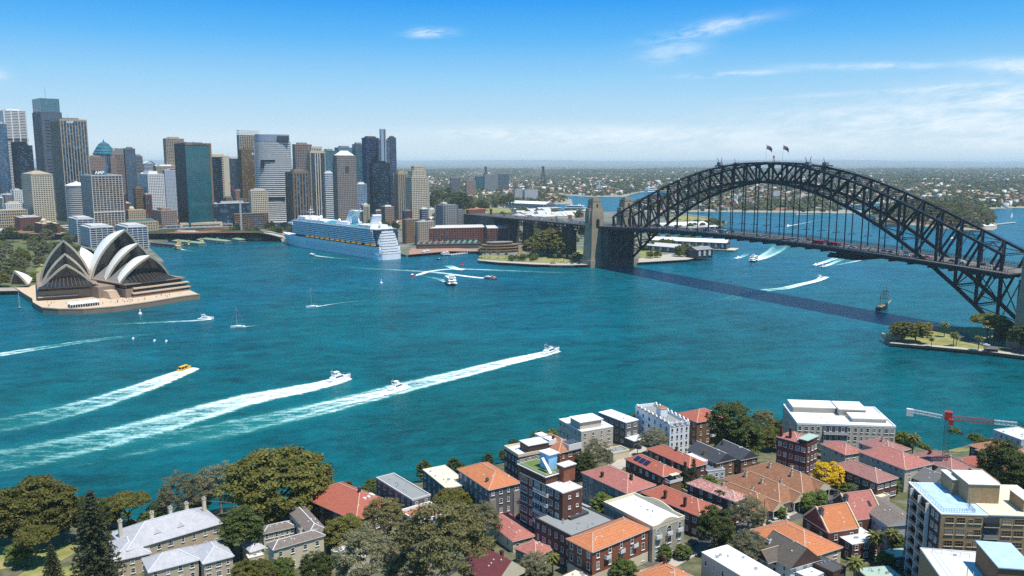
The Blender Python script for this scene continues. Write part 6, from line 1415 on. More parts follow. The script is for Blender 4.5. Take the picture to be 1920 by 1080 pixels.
def chimney(root, x, y, z, h, m, w=.8, pot=True, d=None, capm=None):
 d = d or w; b = MB(); b.box(x - w / 2, x + w / 2, y - d / 2, y + d / 2, z - 2, z + h); b.box(x - w / 2 - .12, x + w / 2 + .12, y - d / 2 - .12, y + d / 2 + .12, z + h - .35, z + h)
 o = b.build('chimney', m, root)
 if pot:
  b = MB()
  for q in ((-.22, .22) if w > .7 else (0,)): b.cyl((x + q * w, y, z + h), (x + q * w, y, z + h + .55), .15, .12, 8)
  b.build('chimney_pot', capm or TILE['terracotta'], o)
 return o
def roof_shape(W, D, z, kind, ov, rise):
 x0, x1, y0, y1 = -ov, W + ov, -ov, D + ov
 if kind == 'hip':
  if (x1 - x0) >= (y1 - y0): h = (y1 - y0) / 2; rd = ((x0 + h, (y0 + y1) / 2), (x1 - h, (y0 + y1) / 2))
  else: h = (x1 - x0) / 2; rd = (((x0 + x1) / 2, y0 + h), ((x0 + x1) / 2, y1 - h))
  zr = z + rise * h; a, b = [(q[0], q[1], zr) for q in rd]
  v = [(x0, y0, z), (x1, y0, z), (x1, y1, z), (x0, y1, z), a, b]
  f = [(0, 1, 5, 4), (1, 2, 5), (2, 3, 4, 5), (3, 0, 4)] if (x1 - x0) >= (y1 - y0) else [(0, 1, 4), (1, 2, 5, 4), (2, 3, 5), (3, 0, 4, 5)]
  e = [(0, 4), (3, 4), (1, 5), (2, 5), (4, 5)] if (x1 - x0) >= (y1 - y0) else [(0, 4), (1, 4), (2, 5), (3, 5), (4, 5)]
 elif kind == 'gable_x':
  zr = z + rise * (y1 - y0) / 2; ym = (y0 + y1) / 2; v = [(x0, y0, z), (x1, y0, z), (x1, y1, z), (x0, y1, z), (x0, ym, zr), (x1, ym, zr)]
  f = [(0, 1, 5, 4), (2, 3, 4, 5), (1, 2, 5), (3, 0, 4)]; e = [(4, 5)]
 else:
  zr = z + rise * (x1 - x0) / 2; xm = (x0 + x1) / 2; v = [(x0, y0, z), (x1, y0, z), (x1, y1, z), (x0, y1, z), (xm, y0, zr), (xm, y1, zr)]
  f = [(0, 4, 5, 3), (1, 2, 5, 4), (0, 1, 4), (2, 3, 5)]; e = [(4, 5)]
 return v, f, e
def add_roof(root, W, D, z, kind, m, ov=.5, rise=.5, cap=M_CAP, at_=(0, 0), gablem=None, name='roof', capw=.28):
 v, f, e = roof_shape(W, D, z, kind, ov, rise); b = MB(); v = [(p[0] + at_[0], p[1] + at_[1], p[2]) for p in v]
 b.cur = 0; b.add(v, f); b.add([(p[0], p[1], p[2] - .22) for p in v[:4]], [(3, 2, 1, 0)])
 for i in range(4): a, c = v[i], v[(i + 1) % 4]; b.add([(a[0], a[1], a[2] - .22), (c[0], c[1], c[2] - .22), c, a], [(0, 1, 2, 3)])
 for i in range(5): b.mi[-1 - i] = 2 if i < 4 else 0
 if gablem is not None and kind != 'hip': b.mi[2] = 1; b.mi[3] = 1
 o = b.build(name, [m, gablem or m, M_TRIM], root)
 if cap:
  b = MB()
  for i, j in e: p, q = Vector(v[i]), Vector(v[j]); b.bar(p + Vector((0, 0, .05)), q + Vector((0, 0, .05)), capw, .14)
  b.build('ridge_cap', cap, o)
 o['_ridge'] = v[4][2]; return o
class H: pass
SITES = []
def plot(L, F, Rr, h, zbase=None):
 "footprint from three eave corners (pixels) for walls of height h"
 z = 8.0 + h
 for _ in range(25):
  p = at(F[0], F[1], z); z = .5 * z + .5 * ((gz(p.x, p.y) if zbase is None else zbase) + h)
 f, l, r = at(F[0], F[1], z), at(L[0], L[1], z), at(Rr[0], Rr[1], z); v, u = r - f, l - f
 a1 = math.atan2(v.y, v.x); a2 = math.atan2(u.y, u.x) - math.pi / 2; a = (a1 + a2) / 2
 s = H(); s.a = a; s.W = v.length * math.cos(a1 - a); s.D = u.length * math.cos(a2 - a); s.h = h; s.z = z - h; s.o = Vector((f.x, f.y, s.z))
 SITES.append((s.o.x, s.o.y, a, s.W, s.D))
 s.low = min(gz(*(s.o + Matrix.Rotation(a, 3, 'Z') @ Vector((x * s.W, y * s.D, 0)))[:2]) for x in (0, 1) for y in (0, 1)) - s.z - .4
 return s
def house(label, L, F, Rr, h, wall, roof='hip', rm='orange', floors=3, wl=4, wf=3, wsz=(1.1, 1.5), ov=.45, rise=.5, chim=(), base=None, name='apartment_house', cat='house', trim=None, sill=None, par=.7, cap=M_CAP, arch=False, gablem=None, group=None, parm=None, wr=0, sky=(), top=.8):
 s = plot(L, F, Rr, h); o = thing(name, label, cat, s.o, s.a, group); s.root = o; W, D = s.W, s.D
 wm = WALL[wall] if isinstance(wall, str) else wall
 b = MB(); b.prism([(0, 0), (W, 0), (W, D), (0, D)], min(s.low, -.3), h); b.build('wall', wm, o)
 if base: bb = MB(); bb.prism([(-.06, -.06), (W + .06, -.06), (W + .06, D + .06), (-.06, D + .06)], min(s.low, -.3), h / floors * .92); bb.build('base_storey', WALL[base], o)
 if roof == 'flat':
  m = FLATR[rm]; b = MB(); b.box(.3, W - .3, .3, D - .3, h, h + .12); ro = b.build('roof', m, o); b = MB(); t = .35
  for q in ((-.08, W + .08, -.08, t), (-.08, W + .08, D - t, D + .08), (-.08, t, t, D - t), (W - t, W + .08, t, D - t)): b.box(*q, h - .15, h + par)
  b.build('parapet', parm or wm, o); s.zr = h + .12
  rr = random.Random(label)
  for _ in range(8):
   x = rr.uniform(.1, .85) * W; y = rr.uniform(.1, .85) * D; w = rr.uniform(.3, .8); b = MB()
   if _ < 5: b.box(x, x + w, y, y + w, h + .1, h + .1 + rr.uniform(.25, .7))
   else: b.cyl((x, y, h + .1), (x, y, h + .1 + rr.uniform(.6, 1.4)), .09)
   b.build('roof_vent' if _ < 5 else 'vent_pipe', M_SILVER, ro)
 elif roof == 'skillion':
  b = MB(); e = ov; b.add([(-e, -e, h), (W + e, -e, h), (W + e, D + e, h + rise * D), (-e, D + e, h + rise * D), (-e, -e, h - .2), (W + e, -e, h - .2), (W + e, D + e, h + rise * D - .2), (-e, D + e, h + rise * D - .2)], [(0, 1, 2, 3), (7, 6, 5, 4), (0, 4, 5, 1), (1, 5, 6, 2), (2, 6, 7, 3), (3, 7, 4, 0)]); ro = b.build('roof', FLATR[rm], o)
  b = MB(); b.add([(0, 0, h - .2), (0, D, h - .2), (0, D, h + rise * D - .2), (W, 0, h - .2), (W, D, h - .2), (W, D, h + rise * D - .2)], [(0, 2, 1), (3, 4, 5), (1, 2, 5, 4)]); b.build('gable_wall', wm, o); s.zr = h + rise * D
 else:
  ro = add_roof(o, W, D, h, roof, TILE[rm], ov, rise, cap, gablem=gablem); s.zr = ro['_ridge']
  rr = random.Random(label)
  for _ in range(4):   # small vents on the slopes
   b = MB()
   x = rr.uniform(.15, .85) * W; y = rr.uniform(.12, .4) * D
   k = min(x + ov, W + ov - x, y + ov, D + ov - y) if roof == 'hip' else ((y + ov) if roof == 'gable_x' else min(x + ov, W + ov - x)); b.box(x, x + .35, y, y + .35, h, h + rise * k + .3); b.build('roof_vent', M_TRIM, ro)
 s.roof = ro
 for c in chim:
  fx, fy, ch = c[:3]; x, y = fx * W, fy * D; k = min(x + ov, W + ov - x, y + ov, D + ov - y) if roof == 'hip' else ((min(y + ov, D + ov - y)) if roof == 'gable_x' else min(x + ov, W + ov - x))
  chimney(ro, x, y, h + max(0, rise * k if roof in ('hip', 'gable_x', 'gable_y') else 0), ch, c[3] if len(c) > 3 else wm, *(c[4:5] or (.8,)))
 for fx, fy, w_, d_ in sky:
  x, y = fx * W, fy * D; k = min(y + ov, D + ov - y) if roof == 'gable_x' else min(x + ov, W + ov - x, y + ov, D + ov - y); zz = h + rise * k
  b = MB(); sl = rise if y < D / 2 else -rise; b.add([(x - w_ / 2, y - d_ / 2, zz - sl * d_ / 2 + .12), (x + w_ / 2, y - d_ / 2, zz - sl * d_ / 2 + .12), (x + w_ / 2, y + d_ / 2, zz + sl * d_ / 2 + .12), (x - w_ / 2, y + d_ / 2, zz + sl * d_ / 2 + .12)], [(0, 1, 2, 3)]); b.build('skylight', M_WGL, ro)
 fh = h / floors; w, hh = wsz; hh = min(hh, fh * .62); r2 = random.Random(label + 'w')
 for face, n, Ln in ((1, wl, D), (0, wf, W), (2, wr, D)):
  for k in range(n):
   t = (k + .5) / n * Ln + r2.uniform(-.2, .2); ww = w * r2.choice((1, 1, .7, 1.35)) if n > 2 else w
   for j in range(floors):
    z = j * fh + fh * .30; p = (0, t, z) if face == 1 else ((t, 0, z) if face == 0 else (W, t, z))
    if z + hh < h - .15 and z > s.low + .3: window(o, p, face, ww, hh, arch and j == floors - 1, trim, sill)
 return s
def balcony(s, x0, x1, z, dep=1.3, face=0, rail=None, slab=None):
 b = MB(); q = MB()
 def bx(B, a0, a1, d0, d1, z0, z1):
  if face == 0: B.box(a0, a1, -d1, -d0, z0, z1)
  elif face == 1: B.box(-d1, -d0, a0, a1, z0, z1)
  else: B.box(s.W + d0, s.W + d1, a0, a1, z0, z1)
 bx(b, x0, x1, .0, dep, z - .18, z); o = b.build('balcony', slab or M_TRIM, s.root)
 bx(q, x0, x1, dep - .08, dep, z + .1, z + 1.0); bx(q, x0, x0 + .08, 0, dep, z + .1, z + 1.0); bx(q, x1 - .08, x1, 0, dep, z + .1, z + 1.0); q.build('balustrade', rail or M_TRIM, o)
def kirribilli():
 s = house('red hip roofed house among trees right of the enormous fig', (608, 917), (668, 976), (724, 937), 6.5, 'dkbrick', 'hip', 'red', 2, 4, 3, rise=.52, chim=((.5, .3, 1.4),))
 b = MB()
 for fx in (.45, .55, .66): x = s.W * fx; b.box(x, x + 1.0, s.D * .18, s.D * .18 + 2.4, s.h + 1.2, s.h + 3.6)
 b.build('dormer', M_TRIM, s.roof)
 house('long dark block with a grey flat roof at the water edge', (702, 898), (773, 939), (808, 929.5), 9.5, 'dkgrey', 'flat', 'grey', 3, 6, 2, parm=M_LTGREY, par=.5)
 house('dark block with a cream flat roof beside the orange hip roof', (791.5, 881), (837, 917), (881, 908), 10.5, 'dkgrey', 'flat', 'cream', 3, 5, 2, par=.25, parm=FLATR['cream'])
 s = house('tall grey block with a bright orange hip roof and porch', (861.7, 879), (917, 918), (974, 904), 13.5, 'dkgrey', 'hip', 'orange', 4, 6, 4, rise=.48, chim=((.15, .2, 1),), trim=M_TRIM)
 add_roof(s.root, 3.6, 2.6, 3.2, 'hip', TILE['orange'], .2, .5, None, (s.W * .36, -2.7), name='porch_roof'); b = MB(); b.box(s.W * .36 + .2, s.W * .36 + .5, -2.6, -2.3, -.4, 3.1); b.box(s.W * .36 + 3.1, s.W * .36 + 3.4, -2.6, -2.3, -.4, 3.1); b.build('porch_post', M_TRIM, s.root)
 b = MB(); b.box(s.W * .02, s.W * .2, -.5, 0, .2, 9.8); b.box(s.W * .78, s.W * 1.0, -.4, 0, .2, 11); b.build('bay', WALL['stucco'], s.root)
 s = house('dark brick block with a white roof terrace at the water', (945.5, 840), (972, 857), (1030, 846), 15, 'dkbrick', 'flat', 'white', 4, 4, 4, par=1.0, parm=WALL['cream'])
 b = MB(); b.box(s.W * .35, s.W * .98, s.D * .05, s.D * .65, s.h, s.h + 3.2); b.build('penthouse', WALL['dkbrick'], s.root); b = MB(); b.box(s.W * .33, s.W * 1.0, s.D * .03, s.D * .68, s.h + 3.2, s.h + 3.45); b.build('penthouse_roof', FLATR['pale'], s.root)
 s = house('brick flats with terracotta roof, white dormers and a glazed roof room', (990, 824), (1048, 849), (1092, 840), 11, 'brickred', 'hip', 'terracotta', 3, 5, 3, rise=.5, chim=((.2, .35, 3.0, WALL['brick']),))
 b = MB(); 
 for fy in (.32, .62): b.box(-.2, s.W * .30, s.D * fy, s.D * (fy + .22), s.h + 1.2, s.h + 3.3)
 b.build('dormer', FLATR['white'], s.roof)
 b = MB(); b.box(s.W * .40, s.W * .98, -.5, s.D * .22, s.h, s.h + 2.4); b.build('roof_room', M_TRIM, s.root); b = MB()
 for k in range(6): b.box(s.W * (.42 + .095 * k), s.W * (.49 + .095 * k), -.3, s.D * .21, s.h + 2.42, s.h + 2.52)
 b.build('roof_glazing', M_WGL, s.root)
 s = house('beige stepped block with white roofs at the shore', (1052, 786), (1090, 810), (1147.5, 799), 10.5, 'beige', 'flat', 'white', 3, 6, 4, par=.3, parm=FLATR['white'])
 b = MB(); b.box(s.W * .05, s.W * .72, s.D * .12, s.D * .55, s.h, s.h + 3.3); b.build('upper_storey', WALL['beige'], s.root); b = MB(); b.box(s.W * .02, s.W * .76, s.D * .09, s.D * .58, s.h + 3.3, s.h + 3.6); b.build('upper_roof', FLATR['white'], s.root)
 s = house('dark grey block with a white roof and lower front wing', (1124.6, 773), (1173, 793), (1196.5, 787), 10.5, 'dkgrey', 'flat', 'white', 3, 5, 2, par=.25, parm=FLATR['white'], wsz=(1.8, 1.4))
 b = MB(); b.box(0, s.W + 1, -5.5, 0, min(s.low, -1), 3.6); b.build('front_wing', WALL['dkgrey'], s.root); b = MB(); b.box(-.4, s.W + 1.4, -5.9, 0, 3.6, 3.95); b.build('front_roof', FLATR['pale'], s.root)
 s = house('white crenellated apartment block with terracotta capped parapets', (1195.5, 764), (1256, 801), (1292, 796), 12.5, 'white', 'flat', 'grey', 4, 6, 4, par=1.3, wsz=(.9, 1.3), trim=M_DKGREY, sill=M_TRIM)
 b = MB()
 for k in range(22):
  b = MB()
  if k < 18: y = s.D * (k % 9 + .5) / 9; x = 0 if k < 9 else s.W; b.cyl((x - .25, y, s.h + 1.2), (x + .25, y, s.h + 1.2), .95, n=14)
  else: x = s.W * (k - 17.5) / 4; b.cyl((x, -.25, s.h + 1.2), (x, .25, s.h + 1.2), .95, n=14)
  b.build('parapet_arch', WALL['white'], s.root)
 b = MB()
 for k in range(8): y = s.D * (k + 1) / 9; b.box(-.25, .5, y - .9, y + .9, s.h + .85, s.h + 1.35)
 for k in range(3): x = s.W * (k + 1) / 4; b.box(x - 1, x + 1, -.25, .5, s.h + .85, s.h + 1.35)
 b.build('parapet_tile', TILE['terracotta'], s.root)
 b = MB(); b.box(s.W * .3, s.W * .65, s.D * .42, s.D * .55, s.h, s.h + 4.2); b.build('stair_tower', WALL['white'], s.root); add_roof(s.root, s.W * .35, s.D * .13, s.h + 4.2, 'hip', TILE['terracotta'], .2, .4, None, (s.W * .3, s.D * .42), name='tower_roof')
 s = house('brown block with a pinkish red hip roof right of the white crenellated block', (1273.6, 775), (1307, 791.5), (1358, 780), 11, 'brownbrick', 'hip', 'red', 3, 4, 4, rise=.42, chim=((.4, .1, 2.2),))
 balcony(s, s.W * .45, s.W * .8, 3.6); balcony(s, s.W * .45, s.W * .8, 7.2)
 s = house('long pale waterfront building with white roofs and many windows', (1468, 760), (1495, 795.5), (1680, 802), 11.5, 'beige', 'flat', 'white', 3, 7, 16, par=.7, parm=FLATR['white'], wsz=(1.2, 1.9))
 b = MB()
 for x0, x1, y0, y1, z in ((.05, .5, .62, .98, 2.6), (.52, .8, .5, .9, 3.2), (.6, .95, .2, .46, 1.8)): b.box(s.W * x0, s.W * x1, s.D * y0, s.D * y1, s.h, s.h + z)
 b.build('roof_storey', WALL['beige'], s.root); b = MB()
 for x0, x1, y0, y1, z in ((.04, .51, .6, 1.0, 2.6), (.51, .81, .48, .92, 3.2), (.59, .96, .18, .48, 1.8)): b.box(s.W * x0, s.W * x1, s.D * y0, s.D * y1, s.h + z, s.h + z + .35)
 b.build('roof_canopy', FLATR['white'], s.root)
 for j in range(3): balcony(s, s.W * .27, s.W * .52, 3.8 * j + .3, 1.5, rail=M_LTGREY)
 b = MB(); b.box(s.W * .26, s.W * .53, -.06, .02, .6, s.h - .4); b.build('balcony_shade_sheet', M_DKGREY, s.root)  # flat dark sheet stands for the shade behind the balconies
 s = house('slate roofed brick house with two gables above the lane', (1352, 838), (1390, 862), (1415, 853), 6.5, 'brownbrick', 'gable_y', 'slate', 2, 3, 2, rise=.62, chim=((.3, .9, 1.2),), cap=M_LTGREY)
 s = house('slate roofed wing set back left of the two gabled slate house', (1300, 842), (1344, 868), (1372, 858), 6, 'brownbrick', 'gable_y', 'slate', 2, 3, 2, rise=.6, chim=((.1, .5, 1.4),), cap=M_LTGREY)
 house('low house with a white flat roof left of the slate roofs', (1296, 851), (1318, 866), (1340, 857), 5.5, 'white', 'flat', 'white', 2, 2, 2, par=.3)
 house('lean to with a slate blue metal roof below the white flat roof', (1320, 870), (1327, 884), (1352, 875), 3.6, 'bluegrey', 'flat', 'slateblue', 1, 1, 3, par=.15)
 house('long red roofed brick house in front of the slate roofs', (1213.6, 842), (1293, 876.5), (1324.5, 869), 7, 'brick', 'hip', 'red', 2, 6, 2, rise=.5, chim=((.5, .5, 1.2),))
 s = house('red roofed brick house with solar panels and a roof terrace', (1165.7, 862), (1243, 893), (1278, 886), 7.5, 'brick', 'hip', 'red', 2, 6, 3, rise=.5, chim=((.6, .45, 1.3), (.98, .2, 2.4)))
 b = MB()
 for k in range(3):
  y = s.D * (.72 - .13 * k); x0, x1 = .6, s.W * .34; z0 = s.h + .5 * (x0 + .45) + .22; z1 = s.h + .5 * (x1 + .45) + .22
  b.add([(x0, y, z0), (x0, y + s.D * .11, z0), (x1, y + s.D * .11, z1), (x1, y, z1)], [(0, 3, 2, 1)])
 b.build('solar_panel', glass_mat('solar_glass', (.012, .018, .06), .12, 0, share=0), s.roof)
 b = MB(); b.box(s.W * .15, s.W * .8, -2.6, .0, -.5, s.h - 2); b.build('terrace', WALL['brownbrick'], s.root); balcony(s, s.W * .1, s.W * .85, s.h - 2, 2.8); b = MB(); b.box(s.W * .3, s.W * .75, -2.2, -.2, s.h + .2, s.h + .35); b.build('terrace_awning', WALL['cream'], s.root)
 house('grey stuccoed block with a large mottled pink hip roof', (1092.4, 886), (1176, 925), (1227, 909), 9.5, 'stucco', 'hip', 'pink', 3, 7, 5, rise=.46, chim=((.12, .62, 1.6, WALL['dkbrick']), (.45, .18, 1.8, WALL['dkbrick'])), cap=M_CAP)
 house('red roofed brick house with tall chimneys beside the cypresses', (1209.6, 921), (1312, 968), (1347.6, 951), 7.5, 'brick', 'hip', 'red', 2, 7, 3, rise=.48, chim=((.1, .62, 2.6), (.1, .28, 3.0), (.6, .8, 1.2)))
 house('brick flats under a mottled pink and white tiled roof', (1295, 904), (1378, 940), (1399, 929.5), 8.5, 'brick', 'hip', 'mottled', 3, 5, 2, rise=.45)
 for nm, L, F, Rr, ch in (('furthest of three joined roofs', (1407, 878), (1505, 924), (1545, 908), ((.3, .7, 1.8), (.3, .32, 1.8), (.75, .5, 1.6), (.8, .2, 1.4))), ('middle of three joined roofs', (1366, 897), (1462, 943), (1503, 928), ((.3, .75, 1.8), (.3, .45, 1.9), (.75, .3, 2.0))), ('nearest of three joined roofs', (1330, 918), (1425, 960), (1458, 943), ((.3, .8, 1.6), (.7, .4, 1.5)))):
  s = house('brown tiled bungalow with chimneys and a front gable, ' + nm, L, F, Rr, 4.2, 'cream', 'hip', 'brown', 1, 4, 3, rise=.55, ov=.9, chim=tuple(c + (M_CREAM,) for c in ch), group='brown tiled bungalows')
  add_roof(s.root, s.W * .5, s.D * .3, 4.0, 'gable_y', TILE['brown'], .6, .7, M_CAP, (s.W * .42, -1.6), gablem=WALL['cream'], name='front_gable')
  b = MB()
  for x in (.42, .66, .9): b.box(s.W * x - .12, s.W * x + .12, -2.1, -1.85, -.4, 3.9)
  b.build('verandah_post', M_TRIM, s.root)
 s = house('tall brick flats with a pink hip roof and a pale green corner roof', (1450, 824), (1513, 836), (1542, 829), 15.5, 'brick', 'flat', 'pale', 4, 5, 3, par=.4, wsz=(1.2, 1.7))
 add_roof(s.root, s.W, s.D * .72, s.h + .5, 'hip', TILE['pink'], .3, .5, M_CAP, (0, s.D * .28)); b = MB(); b.box(-.3, s.W + .3, -.3, s.D * .30, s.h + 1.9, s.h + 2.15); b.build('corner_roof', FLATR['green'], s.root)
 b = MB(); b.box(.2, s.W - .2, .2, s.D * .27, s.h, s.h + 1.9); b.build('roof_room', M_WGL, s.root); chimney(s.roof, .8, s.D * .9, s.h, 5, WALL['brick'], 1.1); chimney(s.roof, 1.0, s.D * .6, s.h + 1, 4, WALL['brick'], .9)
 for k in range(4): window(s.root, (s.W, s.D * .25 * k + 1.5, 10), 2, 1, 1.4)
 house('pinkish red hip roof behind the golden tree', (1543, 832), (1585, 852), (1617, 846), 8, 'beige', 'hip', 'pink', 3, 4, 3, rise=.45)
 house('long beige flats under a big pinkish red hip roof', (1613.5, 846), (1697, 880), (1746, 868), 9, 'beige', 'hip', 'pink', 3, 8, 3, rise=.42, trim=M_TRIM)
 house('red hip roof behind the long beige flats', (1606, 830), (1668, 850), (1710, 843), 9, 'beige', 'hip', 'plum', 3, 5, 2, rise=.4, chim=((.4, .5, 1.6),))
 house('dark brick flats with a plum tiled hip roof', (1566, 870), (1645, 905), (1678, 894), 7.5, 'brick', 'hip', 'plum', 2, 6, 3, rise=.45, wsz=(2.0, 1.4), trim=M_TRIM)
 house('pinkish brown hip roof below the tower crane', (1714, 852), (1785, 884), (1824, 874), 7, 'dkbrick', 'hip', 'plum', 2, 4, 3, rise=.5, chim=((.3, .7, 1.2),), trim=M_TRIM)
 house('wide red hip roof right of the tower crane', (1793, 862), (1862, 890), (1892, 878), 7, 'brick', 'hip', 'red', 2, 5, 3, rise=.42, trim=M_TRIM)
 house('terracotta brown hip roof by the right shore', (1816, 836), (1892, 858), (1935, 848), 7.5, 'dkbrick', 'hip', 'terracotta', 2, 5, 3, rise=.4)
 house('second terracotta brown roof at the right edge behind the trees', (1840, 842), (1908, 872), (1950, 860), 7, 'dkbrick', 'hip', 'terracotta', 2, 4, 2, rise=.42)
 house('grey block with a pale flat roof at the right edge of the shore', (1868, 806), (1915, 826), (1958, 818), 9, 'bluegrey', 'flat', 'pale', 3, 5, 3, par=.4)
 s = house('grey roofed house left of the brick tower roof', (1707, 890), (1748, 910), (1776, 899), 5, 'dkbrick', 'gable_y', 'grey', 1, 3, 2, rise=.6, cap=M_LTGREY)
 house('small grey roofed house behind the brick tower roof', (1752, 889), (1786, 905), (1812, 896), 5, 'dkbrick', 'gable_y', 'grey', 1, 2, 2, rise=.55, cap=M_LTGREY)
 s = house('tall dark brick flats with a green roof garden and blue tank room', (976, 886), (1055, 925), (1091, 913.5), 20, 'brick', 'flat', 'pale', 6, 0, 0, par=.25, parm=M_TRIM)
 W, D, h = s.W, s.D, s.h; fh = h / 6
 for j in range(6):
  for k, (t, w) in enumerate(((.10, 3.4), (.27, 1.4), (.42, 2.6), (.58, 1.4), (.72, 2.4), (.88, 1.6))):
   window(s.root, (0, D * (1 - t), j * fh + 1), 1, w, 1.8)
  window(s.root, (W * .35, 0, j * fh + 1), 0, .9, .9); window(s.root, (W * .75, 0, j * fh + 1), 0, .9, .9)
 for j in range(2, 6): balcony(s, D * .30, D * .62, j * fh + .2, 1.2, 1, rail=M_LTGREY)
 b = MB(); b.box(-.05, W * .9, D * .38, D * 1.02, h, h + 2.6); b.build('upper_storey', WALL['brick'], s.root); z2 = h + 2.6
 b = MB(); b.box(-.6, W, D * .36, D * 1.05, z2, z2 + .25); b.build('terrace_edge', M_TRIM, s.root); b = MB(); b.box(-.2, W - .4, D * .38, D * 1.03, z2 + .25, z2 + .33); b.build('roof_garden', FLATR['turf'], s.root)
 b = MB(); b.box(W * .45, W * .95, D * .52, D * .72, z2 + .3, z2 + 5.4); b.build('tank_room', M_BLUET, s.root); b = MB(); b.box(W * .42, W * .98, D * .50, D * .74, z2 + 5.4, z2 + 5.65); b.build('tank_roof', FLATR['white'], s.root)
 b = MB(); b.bar((W * .30, D * .40, z2 + .5), (W * .30, D * .60, z2 + 4.4), 1.0, .25); b.build('steel_stair', M_TRIM, s.root)
 chimney(s.roof, W * 1.0, D * .50, z2, 4.6, WALL['brickred'], 1.2); b = MB(); b.box(W * .7, W * 1.3, D * .28, D * .42, h, z2 + 2.6); b.build('lift_room', WALL['brickred'], s.root); b = MB(); b.box(W * .66, W * 1.34, D * .26, D * .44, z2 + 2.6, z2 + 2.85); b.build('lift_roof', FLATR['pale'], s.root)
 b = MB()
 for x0, y0, x1, y1 in ((-.5, D * .37, W, D * .37), (-.5, D * .37, -.5, D * 1.04), (W, D * .37, W, D * 1.04), (-.5, D * 1.04, W, D * 1.04)):
  b.bar((x0, y0, z2 + 1.3), (x1, y1, z2 + 1.3), .07); b.bar((x0, y0, z2 + .8), (x1, y1, z2 + .8), .05)
  n = int(math.hypot(x1 - x0, y1 - y0) / 1.2)
  for k in range(n + 1): b.box(x0 + (x1 - x0) * k / n - .03, x0 + (x1 - x0) * k / n + .03, y0 + (y1 - y0) * k / n - .03, y0 + (y1 - y0) * k / n + .03, z2 + .2, z2 + 1.3)
 b.build('railing', M_TRIM, s.root)
 s = house('brick flats with a grey flat roof and light well', (1006, 972), (1072, 1008), (1150, 976), 10.5, 'brick', 'flat', 'grey', 3, 6, 0, par=.5, parm=M_DKGREY, wsz=(1.1, 1.6))
 b = MB(); b.box(s.W * .42, s.W * .85, s.D * .52, s.D * .70, s.h + .1, s.h + .9); b.build('light_well', M_DKGREY, s.root)
 s = house('brick flats with an orange hip roof and arched windows', (1066, 1010), (1111, 1034), (1213, 990), 10.5, 'brickred', 'hip', 'orange', 3, 3, 5, rise=.42, base='cream', arch=True, wsz=(1.1, 2.2))
 for x in (.25, .5, .74): balcony(s, s.W * x - 1, s.W * x + 1, 6.9, .9)
 s = house('putty coloured art deco flats with a white roof behind curved parapets', (1131, 946), (1224, 993), (1284, 973), 10.5, 'art', 'flat', 'white', 3, 3, 3, par=1.0, parm=WALL['cream'], arch=True, wsz=(1.5, 2.1))
 b = MB()
 for q, Ln in ((0, s.W), (1, s.D)):
  pts = [(-.12 + .0, 0)] ; n = 16
  for k in range(n):
   t0, t1 = k / n, (k + 1) / n; e0, e1 = [1.3 * max(0, math.sin(math.pi * min(1, max(0, (t - .2) / .6)))) for t in (t0, t1)]
   for off in ((-.14, .3) if q == 0 else (s.W - .3, s.W + .14),):
    if q == 0: b.add([(t0 * Ln, off[0], s.h + .9), (t1 * Ln, off[0], s.h + .9), (t1 * Ln, off[0], s.h + .95 + e1), (t0 * Ln, off[0], s.h + .95 + e0), (t0 * Ln, off[1], s.h + .9), (t1 * Ln, off[1], s.h + .9), (t1 * Ln, off[1], s.h + .95 + e1), (t0 * Ln, off[1], s.h + .95 + e0)], [(0, 1, 2, 3), (5, 4, 7, 6), (3, 2, 6, 7)])
    else: b.add([(off[0], t0 * Ln, s.h + .9), (off[0], t1 * Ln, s.h + .9), (off[0], t1 * Ln, s.h + .95 + e1), (off[0], t0 * Ln, s.h + .95 + e0), (off[1], t0 * Ln, s.h + .9), (off[1], t1 * Ln, s.h + .9), (off[1], t1 * Ln, s.h + .95 + e1), (off[1], t0 * Ln, s.h + .95 + e0)], [(0, 3, 2, 1), (4, 5, 6, 7), (3, 7, 6, 2)])
 b.build('curved_parapet', WALL['cream'], s.root)
 for k in range(3): balcony(s, s.W * (k + .5) / 3 - 1.1, s.W * (k + .5) / 3 + 1.1, 7.4, .8)
 for nm, L, F, Rr, tl in (('nearer of two gabled terrace houses', (1526, 966), (1553, 999), (1594, 980), 'orange'), ('further of two gabled terrace houses', (1576, 942), (1600, 976), (1637, 957), 'pink')):
  s = house('steep orange tiled roof with parapet gables, ' + nm, L, F, Rr, 7.5, 'brick', 'gable_x', tl, 2, 2, 2, rise=.95, ov=.05, cap=M_CAP, gablem=WALL['brick'], group='gabled terrace houses', sky=((.75, .25, 1.0, 1.4),) if tl == 'pink' else ())
  b = MB(); zr = s.h + .95 * (s.D / 2)
  for x in (-.2, s.W - .1):
   for y0, z0, y1, z1 in ((-.1, s.h, s.D / 2, zr), (s.D + .1, s.h, s.D / 2, zr)): b.bar((x + .15, y0, z0 + .15), (x + .15, y1, z1 + .15), .38, .5)
  b.build('gable_coping', WALL['cream'], s.roof); chimney(s.roof, .4, s.D * .35, zr - 1.4, 1.8, WALL['dkgrey'], 1.1); chimney(s.roof, s.W * .55, s.D * .62, zr - 1.2, 1.8, WALL['dkgrey'], 1.1)
 house('white and grey roofed rear wing of the nearer terrace', (1566, 984), (1598, 1021), (1635, 1002), 5.5, 'brick', 'flat', 'pale', 2, 3, 3, par=.12, parm=FLATR['white'])
 house('slate and green roofed rear wing of the further terrace', (1605, 968), (1662, 998), (1694, 990), 4.5, 'bluegrey', 'flat', 'green', 1, 3, 2, par=.12, parm=FLATR['slateblue'], trim=M_TRIM)
 house('pale gabled house with a brown grey roof beside the brick tower', (1634, 938), (1665, 985), (1712, 970), 8.5, 'bluegrey', 'gable_y', 'brownslate', 2, 4, 2, rise=.35, cap=None, gablem=WALL['bluegrey'])
